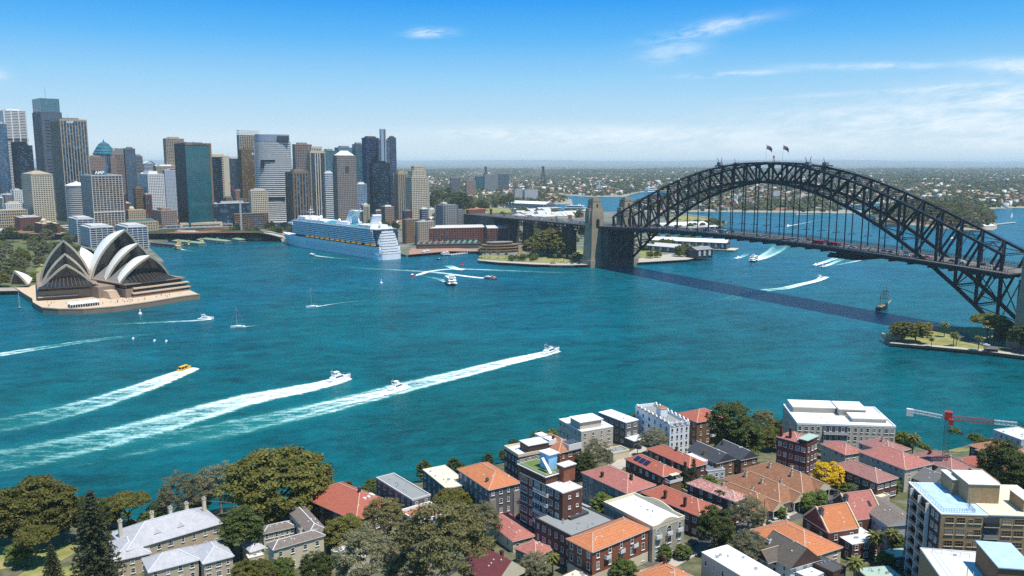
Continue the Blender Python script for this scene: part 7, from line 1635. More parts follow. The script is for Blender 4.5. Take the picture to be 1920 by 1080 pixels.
 s = house('low flats under a broad bright orange hip roof', (1408, 994), (1510, 1047), (1578, 1026), 5.5, 'beige', 'hip', 'orange', 2, 5, 3, rise=.42)
 s = house('shingle roofed timber house with steep gables and a bay', (1430, 1030), (1482, 1064), (1530, 1046), 5.0, 'white', 'gable_y', 'shingle', 2, 3, 3, rise=.8, ov=.7, cap=M_CAP, gablem=WALL['dkbrick'], chim=((.2, .9, 1.2),))
 add_roof(s.root, s.W * .9, s.D * .42, 5.1, 'gable_x', TILE['shingle'], .5, .85, M_CAP, (-s.W * .32, s.D * .42), gablem=WALL['dkbrick'], name='cross_gable')
 house('flat black roofed extension right of the shingle house', (1512, 1040), (1562, 1074), (1578, 1060), 4.5, 'dkbrick', 'flat', 'dark', 1, 2, 2, par=.2)
 house('white flat roofed verandah below the shingle house', (1452, 1058), (1520, 1086), (1548, 1076), 3.2, 'bluegrey', 'flat', 'white', 1, 4, 3, par=.1)
 s = house('large plain building with a white flat roof at the bottom edge', (1298, 1041), (1414, 1095), (1472, 1084), 9.0, 'beige', 'flat', 'white', 2, 6, 2, par=.15, parm=FLATR['white'], arch=True)
 s2 = s
 house('orange hip roof at the bottom edge left of the white roof', (1195, 1076), (1268, 1115), (1318, 1090), 5, 'cream', 'hip', 'orange', 1, 3, 3, rise=.5, chim=((.75, .8, 1.8, WALL['brick']),))
 house('cream flat roof at the bottom edge below the orange hip roof', (1048, 1082), (1100, 1112), (1132, 1094), 4, 'brick', 'flat', 'cream', 1, 3, 2, par=.15)
 s = house('low white parapeted house with a terracotta roof terrace', (757, 959), (782, 983), (834, 962), 6.5, 'dkgrey', 'flat', 'terr', 2, 3, 3, par=1.0, parm=WALL['white'])
 house('plain pink red roof right of the feathery grey tree', (926, 966), (962, 1014), (1000, 1000), 4.0, 'cream', 'hip', 'pink', 1, 3, 3, rise=.35, cap=None)
 house('small hip roof of striped pinkish tiles', (962, 1030), (1005, 1044), (1042, 1030), 4.5, 'stucco', 'hip', 'pink', 1, 3, 3, rise=.5)
 s = house('gabled house with a maroon metal roof and brick chimneys', (856, 1068), (928, 1096), (994, 1074), 5.0, 'brick', 'gable_y', 'maroon', 1, 4, 3, rise=.8, ov=.6, cap=None, gablem=WALL['cream'], chim=((.6, .35, 1.6), (.55, .95, 1.4)))
 M = lambda lb, L, F, Rr, h, fl, wl, wf, **k: house(lb, L, F, Rr, h, k.pop('wall', 'sand'), 'hip', k.pop('rm', 'lead'), fl, wl, wf, rise=k.pop('rise', .5), cap=M_CAPW, name='mansion', trim=M_TRIM, **k)
 s = M('slate roofed sandstone mansion, its long rear range with white chimneys', (192, 1004), (240, 1031), (428, 990), 7.5, 2, 1, 8, ov=.5)
 for fx in (.03, .36, .56, .74, .94): chimney(s.roof, s.W * fx, s.D * .62, s.h + 2.4, 3.4, WALL['cream'], 1.0, True, capm=M_TRIM)
 b = MB()
 for fx in (.33, .58): b.add([(s.W * fx - 1.1, s.D * .14, s.h + 1.6), (s.W * fx + 1.1, s.D * .14, s.h + 1.6), (s.W * fx, s.D * .14, s.h + 3.3), (s.W * fx, s.D * .42, s.h + 3.0)], [(0, 1, 2), (0, 2, 3), (1, 3, 2)])
 b.build('dormer', M_TRIM, s.roof)
 M('left pavilion of the slate roofed mansion', (200, 1018), (212, 1052), (281, 1037), 6.0, 2, 2, 3)
 M('narrow linking wing with round windows in the mansion court', (246, 1018), (258, 1031), (333, 1014), 5.0, 1, 0, 3)
 M('front pavilion of the slate roofed mansion', (268, 1048), (280, 1072), (372, 1049), 6.0, 2, 2, 4)
 M('right front pavilion of the mansion behind the glossy tree', (364, 1026), (382, 1056), (436, 1042), 6.0, 2, 2, 3)
 M('small pavilion right of the glossy tree with a white chimney', (466, 950), (478, 966), (512, 962), 8.0, 2, 2, 2, wall='cream', chim=((.75, .55, 2.2, WALL['cream']),))
 M('low slate roofed wing right of the glossy tree', (448, 1022), (470, 1034), (497, 1028), 4.5, 1, 2, 2, wall='cream')
 s = M('cream house with a brownish slate roof edged in pale green, its front range', (500, 1020), (513, 1030), (610, 1006), 8.0, 2, 2, 4, rm='brownslate', wall='cream', chim=((.62, .7, 1.8, WALL['cream']),))
 M('rear wing of the cream house with a brownish slate roof', (527, 961), (580, 1000), (612, 994), 8.0, 2, 5, 2, rm='brownslate', wall='cream')
 M('narrow side wing of the cream house with a row of windows', (488, 990), (494, 1000), (552, 986), 6.0, 2, 1, 6, rm='brownslate', wall='cream')
 house('small white roofed shelter by the cream house', (462, 1040), (466, 1047), (494, 1040), 3.2, 'cream', 'flat', 'white', 1, 0, 2, par=.1)
 house('grey flat garage roof between the trees right of the cream house', (628, 1030), (652, 1056), (690, 1040), 3.2, 'beige', 'flat', 'pale', 1, 0, 0, par=.3)
 house('pair of cream garages with a grey flat roof beside the lane', (1138, 842), (1150, 851), (1176, 843), 3.2, 'cream', 'flat', 'grey', 1, 1, 0, par=.5)
 house('pale green roofed shed in the yard left of the brick tower', (1659, 1031), (1672, 1047), (1705, 1036), 3.4, 'dkgrey', 'flat', 'green', 1, 0, 2, par=.1)
 house('striped pale green roof at the bottom edge left of the brick tower', (1622, 1064), (1640, 1096), (1690, 1080), 3.0, 'dkgrey', 'flat', 'green', 1, 0, 2, par=.1)
 house('cream walled court with a sand floor behind the terraces', (1612, 928), (1640, 940), (1664, 928), 2.6, 'beige', 'flat', 'cream', 1, 0, 0, par=.6)
 s = house('tall tan brick apartment tower with a pale blue roof at the right edge', (1702, 905), (1765, 964), (1990, 972), 26, 'tanbrick', 'flat', 'blue', 8, 0, 0, par=.22, parm=M_TRIM, name='apartment_tower', cat='apartment tower')
 W, D, h = s.W, s.D, s.h; fh = h / 8
 b = MB(); b.box(-.04, 0.02, .5, D - .5, -1, h - .5); b.build('painted_side_shade', WALL['dkbrick'], s.root)  # dark sheet puts the shade of this side into its colour
 for j in range(8):
  z = j * fh + .95
  for x, w, hh in ((.075, 2.1, 1.5), (.17, 2.1, 1.5), (.255, 1.1, 1.0), (.315, 1.7, 1.5), (.56, 2.4, 1.5), (.66, 2.4, 1.5), (.78, 2.0, 1.5), (.88, 2.0, 1.5)): window(s.root, (W * x, 0, z), 0, w, hh, sill=WALL['cream'], trim=WALL['tanbrick'])
  for y, w in ((.10, 1.5), (.22, 1.6), (.90, 1.7)): window(s.root, (-.04, D * y, z), 1, w, 1.5)
  balcony(s, W * .365, W * .49, j * fh + .25, .5, rail=M_WGL, slab=WALL['cream'])
  balcony(s, D * .34, D * .80, j * fh + .25, 1.0, 1, rail=M_BROWN, slab=M_TRIM)
 b = MB(); b.box(W * .36, W * .495, -.05, .02, 0, h - .6); b.build('balcony_shade_sheet', M_DKGREY, s.root); b = MB(); b.box(-.07, .02, D * .33, D * .81, 0, h - .5); b.build('side_shade_sheet', M_BLACK, s.root)  # flat dark sheets on both faces stand for shade inside the balcony bays
 b = MB()
 for y in (.33, .57, .81): b.box(-1.05, -.03, D * y - .12, D * y + .12, 0, h)
 b.build('balcony_post', M_TRIM, s.root)
 b = MB(); b.box(W * .40, W * .99, -.2, D * .99, h + .13, h + .3); b.build('white_roof_part', FLATR['cream'], s.root)
 b = MB(); b.box(W * .33, W * .60, D * .34, D * .80, h + .1, h + 5.6); b.box(W * .28, W * .34, D * .62, D * .95, h + .1, h + 4.4); b.box(W * .55, W * .66, D * .5, D * .98, h + .1, h + 5); b.build('lift_house', WALL['tanbrick'], s.root)
 b = MB(); b.box(W * .325, W * .605, D * .33, D * .81, h + 5.6, h + 5.8); b.box(W * .275, W * .335, D * .61, D * .96, h + 4.4, h + 4.6); b.build('lift_house_roof', FLATR['white'], s.root)
 b = MB(); b.box(W * .72, W * .92, D * .1, D * .42, h + .1, h + 3.6); b.build('plant_house', WALL['tanbrick'], s.root); b = MB(); b.box(W * .715, W * .925, D * .09, D * .43, h + 3.6, h + 3.8); b.build('plant_roof', FLATR['pale'], s.root)
 b = MB()
 for x0, y0, x1, y1 in ((1, 1, W * .3, 1), (1, 1, 1, D - 1), (W * .3, 1, W * .32, D * .3)):
  n = 12; b.bar((x0, y0, h + 1.2), (x1, y1, h + 1.2), .05); b.bar((x0, y0, h + .7), (x1, y1, h + .7), .04)
  for k in range(n + 1): b.box(x0 + (x1 - x0) * k / n - .03, x0 + (x1 - x0) * k / n + .03, y0 + (y1 - y0) * k / n - .03, y0 + (y1 - y0) * k / n + .03, h, h + 1.2)
 b.cyl((W * .27, D * .12, h), (W * .27, D * .12, h + 4), .07); b.build('roof_railing', M_GREY, s.root)
 s = house('brick building with a pale grey roof deck in the bottom right corner', (1764, 1031), (1775, 1100), (1960, 1092), 20, 'tanbrick', 'flat', 'pale', 5, 0, 0, par=.25, parm=M_LTGREY, name='apartment_tower', cat='apartment tower')
 W, D, h = s.W, s.D, s.h
 b = MB(); b.box(W * .44, W * .76, -1, D * .62, h, h + 6); b.build('lift_house', WALL['brownbrick'], s.root); b = MB(); b.box(W * .43, W * .77, -1.3, D * .64, h + 6, h + 6.25); b.build('lift_house_roof', FLATR['blue'], s.root)
 b = MB(); b.bar((W * .1, D * .9, h + 1.2), (W * .44, D * .8, h + 1.2), .06); b.bar((W * .1, .3, h + 1.2), (W * .1, D * .9, h + 1.2), .06)
 for k in range(5): b.box(W * .1 + W * .34 * k / 4 - .04, W * .1 + W * .34 * k / 4 + .04, D * (.9 - .1 * k / 4) - .04, D * (.9 - .1 * k / 4) + .04, h, h + 1.2)
 b.build('roof_railing', M_SILVER, s.root); b = MB(); b.cyl((W * .24, D * .2, h), (W * .24, D * .2, h + 3.4), .08); b.build('vent_pipe', M_GREY, s.root)
kirribilli()
ROADP = []
drape('lane_asphalt', [(1210, 870), (1160, 872), (1120, 905), (1092, 950)], M_PATH, w=6, label='pale concrete lane between the brick flats')
drape('drive', [(1210, 838), (1180, 856), (1155, 874)], M_PATH, .1, w=5)
drape('street', [(1205, 1052), (1262, 1046), (1310, 1022), (1370, 990), (1440, 975), (1520, 958), (1560, 925), (1590, 900)], M_ASPH, w=7, label='narrow street climbing between the houses')
drape('footpath', [(1400, 998), (1452, 978), (1500, 955)], M_PATH, .12, w=2.2)
drape('street', [(940, 985), (985, 968), (1000, 960)], M_ASPH, w=6)
drape('forecourt', [(1165, 832), (1200, 838)], M_ASPH, .1, w=9)
drape('forecourt', [(1290, 836), (1318, 832)], M_ASPH, .1, w=8)
drape('street', [(1195, 1080), (1260, 1058), (1300, 1035)], M_PATH, .14, w=4)
drape('lawn', [(-120, 1060), (0, 1046), (70, 1036), (135, 1040)], M_GRASS, .1, w=20)
drape('lawn', [(30, 1082), (100, 1085), (160, 1078)], M_GRASS, .13, w=16)
drape('lawn', [(1780, 846), (1815, 840)], M_GRASS, .1, w=10)
drape('path', [(170, 985), (205, 978), (222, 968)], M_SAND, .1, w=4)
for n_, (c, x, y, tx, ty, lb) in enumerate((('red', 967, 973, 985, 966, 'bright red car parked beside the tall brick flats'), ('white', 1470, 972, 1490, 965, 'white car parked in the narrow street by the flowering shrub'), ('silver', 1452, 977, 1432, 981, 'silver car parked behind the white one in the narrow street'), ('black', 1194, 838, 1186, 836, 'black car parked in the court below the dark grey block'), ('black', 1193, 855, 1202, 860, 'black car parked at the top of the pale lane'),
  ('silver', 1270, 840, 1283, 838, 'silver car parked in front of the white crenellated block'), ('black', 1377, 1012, 1390, 1004, 'black car parked by the bend of the narrow street'), ('black', 1552, 921, 1560, 915, 'black car parked under the golden tree'), ('white', 310, 1080, 318, 1077, 'white car parked before the mansion at the bottom edge'), ('grey', 1420, 985, 1440, 978, 'grey car at the lower end of the narrow street'))):
 p, q = gat(x, y, .7), gat(tx, ty, .7); p = Vector((p.x, p.y, gz(p.x, p.y) + .15)); car(c, p, math.atan2(q.y - p.y, q.x - p.x), lb)
p = gat(1768, 905); zt = aty(1770, 786, p.y).z - p.z
o = thing('tower_crane', 'red and white tower crane standing among the red roofs by the shore', 'crane', (p.x, p.y, p.z), R(-28))
def lattice(b, p, q, w, n, up=(0, 0, 1), t=.14, ds=(1, 1)):
 p = Vector(p); q = Vector(q); d = (q - p).normalized(); a = d.cross(Vector(up)).normalized() * w / 2; c = a.cross(d).normalized() * w / 2 * (1 if ds[0] else 0)
 cs = [(-1, -1), (1, -1), (1, 1), (-1, 1)] if ds[0] else [(-1, 0), (1, 0)]
 P = lambda k, i, j: p.lerp(q, k / n) + a * i + c * j
 for i, j in cs: b.bar(P(0, i, j), P(n, i, j), t)
 for k in range(n):
  for m in range(len(cs)):
   e, f = cs[m], cs[(m + 1) % len(cs)]; b.bar(P(k, *e), P(k + 1, *f), t * .6); b.bar(P(k, *e), P(k, *f), t * .6)
M_CRG = mat('crane_grey', (.10, .10, .105), .6, .15, .5)
b = MB(); lattice(b, (0, 0, 0), (0, 0, zt), 1.9, 16, up=(0, 1, 0)); b.build('mast', M_CRG, o)
JL = 22.5
b = MB(); lattice(b, (-1, 0, zt + .6), (JL * .68, 0, zt + 1.2), 1.4, 10, t=.13); b.build('jib', M_REDM, o)
b = MB(); lattice(b, (JL * .68, 0, zt + 1.2), (JL, 0, zt + 1.4), 1.3, 5, t=.13); b.build('jib_tip', M_TRIM, o)
b = MB(); lattice(b, (-1, 0, zt + .6), (-14, 0, zt + 1.6), 1.1, 6, t=.14); b.box(-14.4, -12, -.7, .7, zt - .6, zt + 2.2); b.build('counter_jib', M_TRIM, o)
b = MB(); b.box(-1.3, 1.3, -1.2, 1.2, zt - .2, zt + 3.0); b.box(.2, 1.9, -2.4, -1.2, zt - 1.5, zt + .6); b.build('slewing_cab', M_REDM, o)
b = MB(); b.bar((0, 0, zt + 3), (JL * .6, 0, zt + 2), .08); b.bar((0, 0, zt + 3), (-13, 0, zt + 2.2), .08); b.bar((JL * .22, 0, zt), (JL * .22, 0, zt - 4.5), .06); b.box(JL * .22 - .5, JL * .22 + .5, -.35, .35, zt - 5.6, zt - 4.5); b.build('hoist_rope', M_CRG, o)
def free(x, y, mrg):
 for ox, oy, a, W, D in SITES:
  dx, dy = x - ox, y - oy; u, v = dx * math.cos(a) + dy * math.sin(a), -dx * math.sin(a) + dy * math.cos(a)
  if -mrg < u < W + mrg and -mrg < v < D + mrg: return False
 return all((x - q.x) ** 2 + (y - q.y) ** 2 > (w / 2 + mrg) ** 2 for q, w in ROADP)
rg = random.Random(77); k = 0; nT = 0
while k < 150 and nT < 6000:
 nT += 1; p = gat(rg.uniform(560, 1950) if k > 40 else rg.uniform(-40, 700), rg.uniform(800, 1085)); s_ = rg.uniform(.9, 2.3)
 if gz(p.x, p.y) < 2.2 or not free(p.x, p.y, s_ * .9): continue
 kd = ('bush', 'bush', 'dark', 'grey')[k % 4]; tree(kd, (p.x, p.y, gz(p.x, p.y) - .1), s_, '%s garden shrub between the near houses' % {'bush': 'bright green', 'dark': 'dark green', 'grey': 'greyish'}[kd], '%s garden shrubs between the near houses' % {'bush': 'bright green', 'dark': 'dark green', 'grey': 'greyish'}[kd], 1); k += 1
k = nT = 0
while k < 90 and nT < 4000:
 nT += 1; i = rg.randrange(3, len(SH) - 2); t = rg.random(); q = SH[i] * (1 - t) + SH[i + 1] * t; x, y, s_ = q[0], q[1] - rg.uniform(.5, 7) ** 1.2, rg.uniform(1.2, 3.9)
 if not free(x, y, s_ * .8): continue
 kd = ('dark', 'bush', 'fig')[k % 3]; tree(kd, (x, y, gz(x, y) - .1), s_, '%s bush along the near shoreline' % {'bush': 'bright green', 'dark': 'dark green', 'fig': 'olive'}[kd], '%s bushes along the near shoreline' % {'bush': 'bright green', 'dark': 'dark green', 'fig': 'olive'}[kd], 1); k += 1
k = nT = 0
while k < 34 and nT < 4000:
 nT += 1; p = gat(rg.uniform(700, 1900), rg.uniform(830, 1080)); a = SITES[rg.randrange(len(SITES))][2] + rg.choice((0, math.pi / 2)); L = rg.uniform(7, 15)
 if not all(free(p.x + math.cos(a) * L * t, p.y + math.sin(a) * L * t, .3) for t in (0, .25, .5, .75, 1)): continue
 m, nm = ((WALL['brickred'], 'brick'), (M_WOODB, 'timber'), (WALL['cream'], 'cream'), (M_GREY, 'grey'))[k % 4]; b = MB(); n = 6
 for j in range(n):
  x0, x1 = L * j / n, L * (j + 1) / n; zz = gz(p.x + math.cos(a) * (x0 + x1) / 2, p.y + math.sin(a) * (x0 + x1) / 2) - p.z; b.box(x0, x1, -.12, .12, zz - .8, zz + 1.5)
 tag(put(b.mesh('garden_fence', m), 'garden_fence', None, p, a), '%s garden fence dividing the yards of the near houses' % nm, 'fence', '%s garden fences between the near houses' % nm); k += 1
for i, (x, y) in enumerate(((1250, 1050), (1330, 1016), (1432, 981), (1528, 958), (1120, 910), (1195, 856), (975, 974))):
 p = gat(x, y); o = thing('power_pole', 'timber power pole beside the lane, number %s from the bottom of the street' % ('one', 'two', 'three', 'four', 'five', 'six', 'seven')[i], 'pole', (p.x, p.y, gz(p.x, p.y)), R(35)); b = MB(); b.cyl((0, 0, -.5), (0, 0, 8.5), .16, .11, 7); b.build('pole', M_WOODB, o); b = MB(); b.box(-1.1, 1.1, -.06, .06, 7.7, 7.85); b.box(-.8, .8, -.06, .06, 7.0, 7.12); b.build('cross_arm', M_WOODB, o)
for i in range(12):
 t = i / 12; P_ = [(1262, 1046), (1310, 1022), (1370, 990), (1440, 975), (1520, 958), (1560, 925)]; j = int(t * 5); f = t * 5 - j; x = P_[j][0] * (1 - f) + P_[j + 1][0] * f; y = P_[j][1] * (1 - f) + P_[j + 1][1] * f; p = gat(x - 4, y - 5.5); q = gat(x - 4 + (P_[j + 1][0] - P_[j][0]), y - 5.5 + (P_[j + 1][1] - P_[j][1]))
 c = ('silver', 'white', 'grey', 'blue', 'black', 'red')[i % 6]; car(c, (p.x, p.y, gz(p.x, p.y) + .15), math.atan2(q.y - p.y, q.x - p.x), '%s car parked along the kerb of the narrow street' % c, '%s cars parked along the narrow street' % c)
# ---------------------------------------------------------------- the old town, wharves and parks on the far side
G0 = 3.2
def roofed(label, l, c, r, pyE, Y, wall, rm, kind='hip', a=GRID_A, rise=.45, cat='building', name='building', group=None, style=None, fl=3.6, bay=3.4, base=G0, ov=.4, cap=None, D=None, sp=.55, pier=.62, chim=0):
 C, W, Dd = foot(l, c, r, Y, a, zref=12); D = D or Dd; z1 = max(2.6, ztop(pyE, Y) - base); o = thing(name, label, cat, (C.x, C.y, base), a, group)
 if style: facade(o, W, D, z1, style, wall, G_DARK(), fl=fl, bay=bay, sp=sp, pier=pier, name=('window_glass', 'wall'), dep=.3)
 else: b = MB(); b.box(0, W, 0, D, -3, z1); b.build('wall', wall, o)
 if kind == 'flat': b = MB(); b.box(-.4, W + .4, -.4, D + .4, z1 + .25, z1 + 1.0); b.box(W * .2, W * .5, D * .3, D * .7, z1 + .9, z1 + 3); b.build('roof', rm, o)
 else:
  ro = add_roof(o, W, D, z1 + (.9 if style else 0), kind, rm, ov, rise, cap, gablem=wall)
  for k in range(chim): b = MB(); x = W * (k + .5) / chim; b.box(x - .5, x + .5, D * .5 - .5, D * .5 + .5, z1 + rise * min(D, W) * .3, z1 + rise * D / 2 + 2.2); b.build('chimney', wall, ro)
 o['W'], o['D'], o['Z'] = W, D, z1; return o
p0, p1 = at(262, 443.5, 0), at(524, 434.5, 0); d = (p1 - p0); Lq = d.length; o = thing('elevated_road', 'long elevated road and station crossing behind the quay wharves', 'elevated road', (p0.x, p0.y, 3.2), math.atan2(d.y, d.x))
b = MB(); b.box(-40, Lq + 60, 0, 22, 8.5, 10); b.box(-40, Lq + 60, 2, 20, 13.5, 14.6); b.build('deck', M_LTGREY, o)
b = MB(); b.box(-40, Lq + 60, -.3, .2, 9.8, 11); b.box(-40, Lq + 60, 1.7, 2.1, 14.6, 15.8); b.build('parapet', M_LTGREY, o)
b = MB()
for k in range(32): x = -36 + k * (Lq + 92) / 31; b.box(x - .6, x + .6, .6, 2.2, -.2, 13.5); b.box(x - .6, x + .6, 19, 20.5, -.2, 13.5)
b.build('column', M_GREY, o); b = MB(); b.box(30, Lq * .62, 3, 19, 10, 13.4); b.build('platform_glass', G_DARK(), o)
b = MB(); b.box(Lq * .28, Lq * .58, 1.2, 12, 9.9, 19); b.build('station_block', M_CREAM, o); b = MB(); b.box(Lq * .30, Lq * .56, 1.0, 1.3, 13, 15); b.build('station_window', M_DKGREY, o)
b = MB(); b.box(-30, Lq, -6, -1, 2.8, 3.6); b.box(-30, Lq, -1, 1, 2.8, 3.2); b.build('concourse_canopy', M_CREAM, o)
for i, (x0, x1, yy) in enumerate(((278, 332, 463), (322, 374, 459.5), (372, 422, 455.5), (412, 448, 452.5), (440, 482, 449.5))):
 a, e = at(x0, yy - 3, 0), at(x1, yy + 2.5, 0); d = e - a; o = thing('ferry_wharf', 'green roofed ferry wharf, number %s from the left along the quay' % ('one', 'two', 'three', 'four', 'five')[i], 'wharf', (a.x, a.y, 0), math.atan2(d.y, d.x)); W = d.length
 b = MB(); b.box(0, W, -1, 13, .8, 1.6)
 for k in range(8): b.cyl((W * k / 7, -1, -2), (W * k / 7, -1, 1.6), .4, n=6); b.cyl((W * k / 7, 13, -2), (W * k / 7, 13, 1.6), .4, n=6)
 b.build('pontoon', M_GREY, o); b = MB(); b.box(2, W - 2, 1, 11, 1.6, 5); b.build('shelter', M_DKGREY if i == 0 else M_CREAM, o)
 add_roof(o, W - 2, 11, 5, 'hip', mat('wharf_green_roof', (.20, .30, .19), .7, .12, .2) if i else mat('wharf_dark_roof', (.10, .11, .11), .8, .12, .2), 1.0, .3, None, (1, .5))
for i, (x, y, c) in enumerate(((334, 458, 'green'), (376, 455.5, 'green'), (408, 452.5, 'red'), (436, 450, 'green'), (354, 459.5, 'green'))):
 o = ferry(('moored green and cream ferry at the quay wharves, number %s from the left' % ('one', 'three', '', 'four', 'two')[i]) if c == 'green' else 'moored white and red ferry at the quay wharves', (x, y), (x + 14, y + 3.2), 24, hull=M_BGREEN if c == 'green' else M_BRED, house=M_BCREAM if c == 'green' else M_BWHITE, roof=M_BCREAM if c == 'green' else M_BWHITE, B=11)
roofed('long brown brick warehouse hotel with a white roof behind the quayside sheds', 792, 806, 914, 429, 1335, M_BRICK, M_LTGREY, 'gable_x', a=R(14), style='grid', D=24, rise=.3, sp=.42, pier=.46, bay=4.4)
roofed('right end block of the brown brick warehouse hotel', 905, 914, 958, 429, 1312, M_BRICK, M_LTGREY, 'gable_x', a=R(14), style='grid', D=24, rise=.3, sp=.42, pier=.46, bay=4.4)
roofed('dark brown square building left of the grey gridded one in the old town', 756, 762, 783, 413, 1350, M_BROWN, M_GREY, 'flat', style='grid')
roofed('grey brown gridded building in the old town beside the brick warehouse', 779, 785, 815, 417, 1320, mat('warm_grey_concrete', (.33, .27, .21), .8, .15, .1), M_LTGREY, 'flat', style='grid', bay=4.2)
o = roofed('row of dark stone stores with a saw of green gables along the cove', 778, 784, 901, 459, 1262, mat('dark_stone', (.11, .09, .07), .9, .2, .2), M_GREY, 'flat', a=R(12), style='grid', D=16, fl=3.4)
W = o['W']; z = o['Z'] + .9
for k in range(11):
 add_roof(o, W / 11 - .4, 18, z, 'gable_y', mat('gable_green', (.16, .36, .29), .7, .12, .2) if k > 4 else M_GREY, .1, .9, None, (W * k / 11 + .2, -1), gablem=mat('dark_stone', (0, 0, 0)), name='gable_roof')
o = thing('waterside_hotel', 'low curved brown hotel of stacked terraces beside the arch wall', 'hotel', at(940, 474, 3), R(20)); o.location.z = G0
for k, (a_, b_) in enumerate(((42, 20), (40, 18.5), (34, 15), (24, 10))):
 b = MB(); pl = [(a_ * math.cos(t) * (1 if math.cos(t) > 0 else .75), 16 + b_ * math.sin(t)) for t in [2 * math.pi * j / 26 for j in range(26)]]; b.prism([(x * .94, 16 + (y - 16) * .9) for x, y in pl], k * 3.7, k * 3.7 + 3.1); b.build('storey_glass', G_BRN(), o)
 b = MB(); b.prism(pl, k * 3.7 + 2.6, k * 3.7 + 3.7, bottom=True); b.build('terrace_slab', M_BROWN if k < 3 else M_GREY, o)
p = at(976, 478.5, 3); o = thing('arch_wall', 'sandstone wall pierced by one tall archway beneath the big fig', 'wall', (p.x, p.y, G0), R(12)); b = MB(); w = 5
arc = [(9 + w * math.cos(t), 6 + w * math.sin(t)) for t in [math.pi * k / 10 for k in range(11)]]
b.box(-3, 4, 0, 4, -.5, 14); b.box(14, 21, 0, 4, -.5, 14)
for (xa, za), (xb, zb) in zip(arc, arc[1:]): b.add([(xa, 0, za), (xb, 0, zb), (xb, 0, 14), (xa, 0, 14), (xa, 4, za), (xb, 4, zb), (xb, 4, 14), (xa, 4, 14)], [(1, 0, 3, 2), (4, 5, 6, 7), (0, 1, 5, 4), (2, 3, 7, 6)])
b.build('wall', M_SAND, o)
p = at(921, 452, 3); o = thing('brick_chimney', 'tall slim brick chimney stack in front of the approach viaduct', 'chimney stack', (p.x, p.y, G0)); h = ztop(391, p.y) - G0
b = MB(); b.lathe([(2.9, -1), (2.5, h * .3), (2.0, h - 3), (2.5, h - 2.6), (2.5, h - 1), (2.0, h)], 14); b.build('stack', M_BRICK, o)
o = roofed('stepped grey concrete apartment block near the approach viaduct', 826, 833, 858, 386, 1420, M_GREY, M_GREY, 'flat', style='grid', D=22, bay=5)
W = o['W']; z = o['Z']
for k, (f, n_) in enumerate(((.86, 'b'), (.70, 'c'), (.52, 'd'), (.36, 'e'))):
 facade(o, W * .45, 18, z * f, 'grid', M_GREY, G_DARK(), x0=W + 11 * k + .5, y0=2, name=('step_glass', 'step_wall'), sp=.5, pier=.5, bay=5)
roofed('low red roofed school on the hill above the viaduct', 874, 879, 910, 393, 1700, M_BRICK, TILE['red'], 'hip', base=11, rise=.3)
r = random.Random(44); k = 0
WM = [('white', M_WHITE), ('cream', M_CREAM), ('brick', M_BRICK), ('sandstone', M_SAND)]; RMs = [('red', TILE['red']), ('grey', M_GREY), ('white', M_LTGREY), ('terracotta', TILE['terracotta'])]
for _ in range(104):
 z_ = _ % 4
 if z_ == 0: px, py = r.uniform(690, 835), r.uniform(398, 428)
 elif z_ == 1: px, py = r.uniform(745, 880), r.uniform(404, 446)
 elif z_ == 2: px, py = r.uniform(810, 960), r.uniform(372, 394)
 else: px, py = r.uniform(965, 1100), r.uniform(399, 412)
 p = at(px, py, 4); w = r.uniform(7, 17) if z_ != 3 else r.uniform(14, 34); w_, rr_ = WM[r.randrange(4)], RMs[r.randrange(4)]
 if z_ == 3: rr_ = RMs[2]
 where = ('below the city towers', 'behind the cruise ship berth', 'above the approach viaduct', 'on the wharves behind the stone pylons')[z_]
 roofed('%s walled building with a %s roof %s' % (w_[0], rr_[0], where), px - w * .35, px, px + w, pix((p.x, p.y, 4 + r.uniform(5, 11)))[1], p.y, w_[1], rr_[1], r.choice(('hip', 'gable_x')), a=R(r.choice((14, 44, 30))), group='%s walled %s roofed buildings %s' % (w_[0], rr_[0], where), rise=.4, name='town_house', chim=r.randrange(2), style=('grid' if w > 11 and z_ < 2 else None))
def shed(label, x0, y0, x1, y1, wid, h, name='wharf_shed', wall=None, rm=None, bays=12, pier=0, z=2.4):
 a, e = at(x0, y0, z), at(x1, y1, z); d = e - a; L = d.length; o = thing(name, label, 'wharf shed', (a.x, a.y, z), math.atan2(d.y, d.x)); wall = wall or mat('wharf_timber', (.12, .135, .16), .8, .15, .2)
 facade(o, L, wid, h, 'grid', wall, G_DARK(), fl=3.8, bay=L / bays / 2, sp=.4, pier=.4, name=('window_glass', 'wall')); b = MB()
 for k in range(bays): x = L * (k + .5) / bays; b.box(x - 1.9, x + 1.9, -1.0, .3, h * .35, h * .95)
 b.build('loading_bay', M_LTGREY, o); add_roof(o, L, wid, h + .9, 'gable_x', rm or M_WHITE, 1.5, .3, None, gablem=wall)
 if pier:
  b = MB(); b.box(-2, L + pier, -4, wid + 4, -.9, 0)
  for k in range(14): x = (L + pier) * k / 13; b.cyl((x, -3.5, -5), (x, -3.5, -.5), .5, n=6)
  b.build('pier_deck', M_CREAM, o)
 return o
shed('long two storey wharf shed with a white roof on piles west of the bridge', 1215, 461.5, 1361, 468, 26, 9.5, pier=14)
shed('white roofed sheds behind the shore road west of the bridge', 1205, 470, 1318, 480, 24, 8, rm=M_LTGREY, bays=8)
shed('dark glass ended block at the tip of the shore sheds', 1306, 486, 1334, 484, 20, 12, wall=M_DKGREY, rm=M_GREY, bays=3)
shed('row of long white roofs behind the bridge deck', 1245, 431, 1330, 427, 40, 5, bays=8)
shed('second row of long white roofs behind the bridge deck', 1262, 435, 1345, 430, 14, 5, bays=8, rm=M_LTGREY)
shed('long white finger wharf shed in the bay behind the town', 946, 386, 1022, 389.5, 44, 9, bays=14, pier=30)
